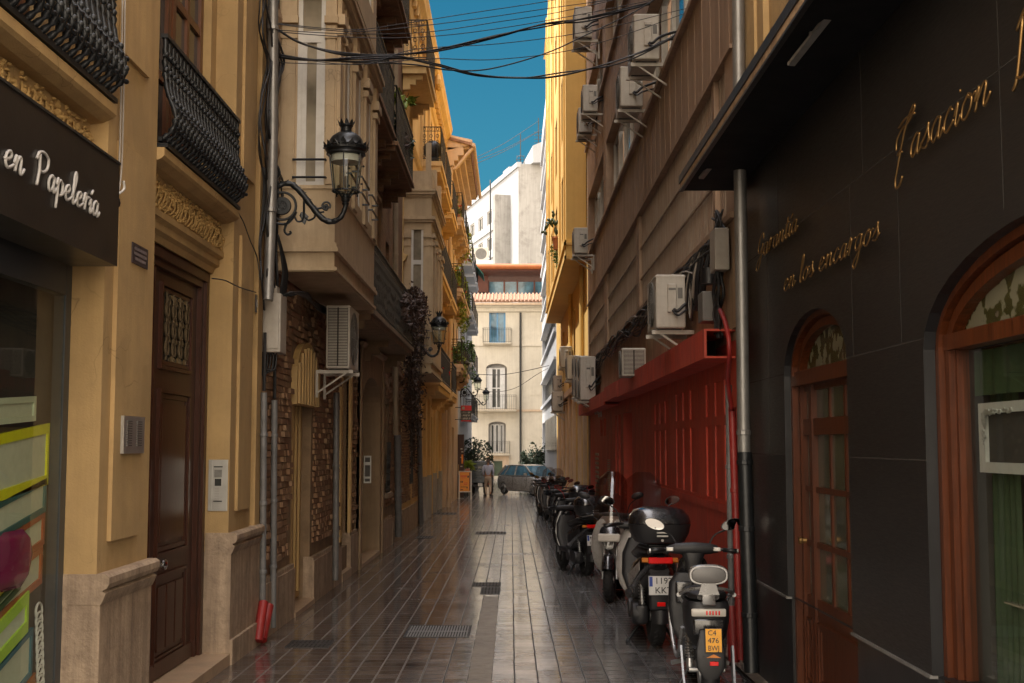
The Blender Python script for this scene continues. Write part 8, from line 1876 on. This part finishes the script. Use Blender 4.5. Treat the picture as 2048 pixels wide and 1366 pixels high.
mb = MB(); mb.torus((-.95, 61.5, g+.24), .17, .07, 'X', 20, 8); mb.build('wheel', M['rubber'], t, smooth=True)
mb = MB(); mb.box(-1.62, -1.40, 60.93, 60.95, g+.40, g+.56); mb.build('number_plate', M['platewhite'], t)
mb = MB(); mb.bbox(-1.98, -1.05, 61.0, 61.1, g+.36, g+.5, .02); mb.build('bumper', M['matt'], t)
for x in (-1.95, -1.08): rear_brake(t, x, 60.98, g+.52, .08, .07)
# ================================================================== pavement board
t = thing('pavement_board', 'white framed pavement A board with an orange menu poster', 'signboard', (-2.1, 54.3, gz(54.3)))
g = gz(54.3); FA = FY(54.3); x0, x1 = P(917, 990, Y=54.3).x, P(943, 990, Y=54.3).x
mb = MB()
for x in (x0, x1-.045): mb.bar((x+.02, 54.3, g), (x+.02, 54.55, g+1.22), .045); mb.bar((x+.02, 54.85, g), (x+.02, 54.57, g+1.2), .04)
mb.bar((x0, 54.37, g+.33), (x1, 54.37, g+.33), .045); mb.bar((x0, 54.55, g+1.21), (x1, 54.55, g+1.21), .045); mb.build('frame', M['upvc'], t)
mb = MB(); mb.hexa([(x0+.03, 54.38, g+.35), (x1-.03, 54.38, g+.35), (x1-.03, 54.40, g+.35), (x0+.03, 54.40, g+.35), (x0+.03, 54.54, g+1.19), (x1-.03, 54.54, g+1.19), (x1-.03, 54.56, g+1.19), (x0+.03, 54.56, g+1.19)]); po = mb.build('poster', flat('orange_poster', (.72, .26, .015), .5), t)
FPp = Frame((0, 54.32, 0), (1, 0, 0), (0, -1, 0)); mb = MB(); mt = [M['redink'], M['ink'], M['woodbrown']]
def pb(a0, a1, z0, z1, m): 
    q = lambda z: 54.38+.16*(z-.35)/.84-.006
    mb.quad((x0+a0, q(z0), g+z0), (x0+a1, q(z0), g+z0), (x0+a1, q(z1), g+z1), (x0+a0, q(z1), g+z1), m)
for a in ((.08, .36, .99, 1.03, 0), (.10, .30, .92, .94, 0), (.08, .12, .72, .80, 1), (.14, .18, .72, .80, 1), (.38, .44, .94, 1.03, 1), (.22, .40, .70, .72, 0), (.22, .38, .64, .66, 0), (.08, .40, .56, .57, 1), (.08, .40, .52, .53, 1), (.08, .20, .40, .44, 2), (.34, .40, .48, .52, 2), (.46, .53, .38, 1.16, 2)): pb(*a)
mb.build('print', mt, po)
t = thing('menu_stand', 'small pink and red menu card standing between the orange board and the dark van', 'sign', (-2.2, 58.2, gz(58)))
g = gz(58.2); mb = MB(); mb.box(-2.16, -1.92, 58.2, 58.23, g+1.05, g+1.3); mb.build('card', flat('pink_card', (.45, .22, .18), .5), t); mb = MB(); mb.box(-2.14, -1.94, 58.19, 58.199, g+1.06, g+1.13); mb.box(-2.12, -1.97, 58.19, 58.199, g+1.17, g+1.19); mb.box(-2.12, -1.97, 58.19, 58.199, g+1.22, g+1.24); mb.build('print', M['redink'], t); mb = MB(); mb.box(-2.06, -2.02, 58.21, 58.25, g, g+1.05); mb.build('post', M['iron'], t)
# ================================================================== walking man
def skin(name, joints, edges, m, parent, root=0, sub=2):
    me = bpy.data.meshes.new(name); off = wloc(parent); me.from_pydata([tuple(Vector(j[:3])) for j in joints], edges, []); ob = bpy.data.objects.new('tmp', me); COL.objects.link(ob)
    ob.modifiers.new('s', 'SKIN')
    if not me.skin_vertices: me.skin_vertices.new() if hasattr(me.skin_vertices, 'new') else None
    for k, j in enumerate(joints):
        sv = me.skin_vertices[0].data[k]; sv.radius = (j[3], j[4] if len(j) > 4 else j[3]); sv.use_root = (k == root)
    s = ob.modifiers.new('d', 'SUBSURF'); s.levels = sub; s.render_levels = sub
    bpy.context.view_layer.update(); m2 = bpy.data.meshes.new_from_object(ob.evaluated_get(bpy.context.evaluated_depsgraph_get())); bpy.data.objects.remove(ob)
    m2.materials.clear(); m2.materials.append(m); m2.polygons.foreach_set('use_smooth', [True]*len(m2.polygons)); o = bpy.data.objects.new(name, m2); COL.objects.link(o); o.parent = parent; return o
man = thing('person', 'grey haired man in lavender shirt and beige trousers walking away beside the dark van', 'person')
#            x      y     z     r
J = [(0, 0, .95, .12, .095), (0, .01, 1.15, .125, .09), (0, .0, 1.36, .15, .09), (0, .01, 1.46, .07), (0, .025, 1.53, .05), (0, .035, 1.62, .077, .09), (0, .03, 1.69, .066, .078),
     (-.17, 0, 1.40, .055), (-.24, -.02, 1.14, .042), (-.19, .14, .98, .032), (.17, 0, 1.40, .055), (.245, -.03, 1.14, .042), (.22, .13, .96, .032),
     (-.09, 0, .88, .085), (-.10, .10, .50, .055), (-.10, .02, .10, .038), (-.10, .10, .04, .035), (-.10, .18, .03, .028), (.09, 0, .88, .085), (.10, .02, .50, .055), (.10, -.16, .13, .038), (.10, -.10, .05, .035), (.10, -.02, .03, .028)]
E = [(0, 1), (1, 2), (2, 3), (3, 4), (4, 5), (5, 6), (2, 7), (7, 8), (8, 9), (2, 10), (10, 11), (11, 12), (0, 13), (13, 14), (14, 15), (15, 16), (16, 17), (0, 18), (18, 19), (19, 20), (20, 21), (21, 22)]
for s, w in ((-1, 9), (1, 12)):
    x, y, z = J[w][:3]; n0 = len(J); J.append((x-s*.01, y+.07, z-.02, .030, .016)); E.append((w, n0))
    for k, (dx, L_) in enumerate(((-.024, .065), (-.008, .075), (.009, .070), (.025, .055))):
        a = len(J); J.append((x-s*.01+dx, y+.10, z-.03, .009)); J.append((x-s*.01+dx, y+.10+L_*.5, z-.045, .0085)); J.append((x-s*.01+dx, y+.10+L_*.8, z-.07, .008)); E += [(n0, a), (a, a+1), (a+1, a+2)]
    a = len(J); J.append((x-s*.045, y+.07, z-.02, .010)); J.append((x-s*.05, y+.11, z-.03, .009)); E += [(n0, a), (a, a+1)]
try:
    skin('body', J, E, M['skin'], man)
    skin('shirt', [(0, 0, .93, .150, .115), (0, .01, 1.1, .155, .115), (0, 0, 1.3, .18, .115), (0, .01, 1.43, .12, .085), (-.18, 0, 1.40, .075), (-.25, -.02, 1.14, .058), (-.20, .12, .99, .045), (.18, 0, 1.40, .075), (.255, -.03, 1.14, .058), (.23, .11, .975, .045)], [(0, 1), (1, 2), (2, 3), (2, 4), (4, 5), (5, 6), (2, 7), (7, 8), (8, 9)], M['shirt'], man)
    skin('trousers', [(0, 0, .97, .145, .11), (0, -.005, .87, .15, .12), (-.09, .0, .80, .10), (-.10, .10, .50, .075), (-.10, .02, .11, .062), (.09, 0, .80, .10), (.10, .02, .50, .075), (.10, -.15, .15, .062)], [(0, 1), (1, 2), (2, 3), (3, 4), (1, 5), (5, 6), (6, 7)], M['trousers'], man)
    skin('hair', [(0, .0, 1.655, .083, .088), (0, .015, 1.70, .078, .084), (0, -.01, 1.60, .062, .045)], [(0, 1), (0, 2)], M['hair'], man)
except Exception as ex_: print('SKIN FAIL', ex_)
for s, (x, y, z) in ((-1, (-.10, .10, .045)), (1, (.10, -.10, .05))):
    mb = MB(); mb.loft([(y-.12, x, z+.0, .035, .04), (y-.06, x, z+.0, .045, .045), (y+.04, x, z-.01, .05, .036), (y+.12, x, z-.017, .045, .025), (y+.15, x, z-.02, .02, .015)], 12, 0, 'Y'); mb.build('shoe', M['shoe'], man, smooth=True)
mb = MB(); blob(mb, (0, .125, 1.615), .014, .018, .02, 6); mb.build('nose', M['skin'], man, smooth=True)
for s in (-1, 1):
    mb = MB(); blob(mb, (s*.078, .03, 1.615), .012, .02, .03, 6); mb.build('ear', M['skin'], man, smooth=True)
    mb = MB(); blob(mb, (s*.032, .112, 1.635), .011, .008, .008, 6); mb.build('eye', M['ink'], man, smooth=True)
mb = MB(); mb.box(-.025, .025, .112, .122, 1.575, 1.583); mb.build('mouth', M['redink'], man)
q = P(976, 990, Y=59.0); man.location = (q.x, 59.0, gz(59)); man.rotation_euler = (0, 0, R(4))
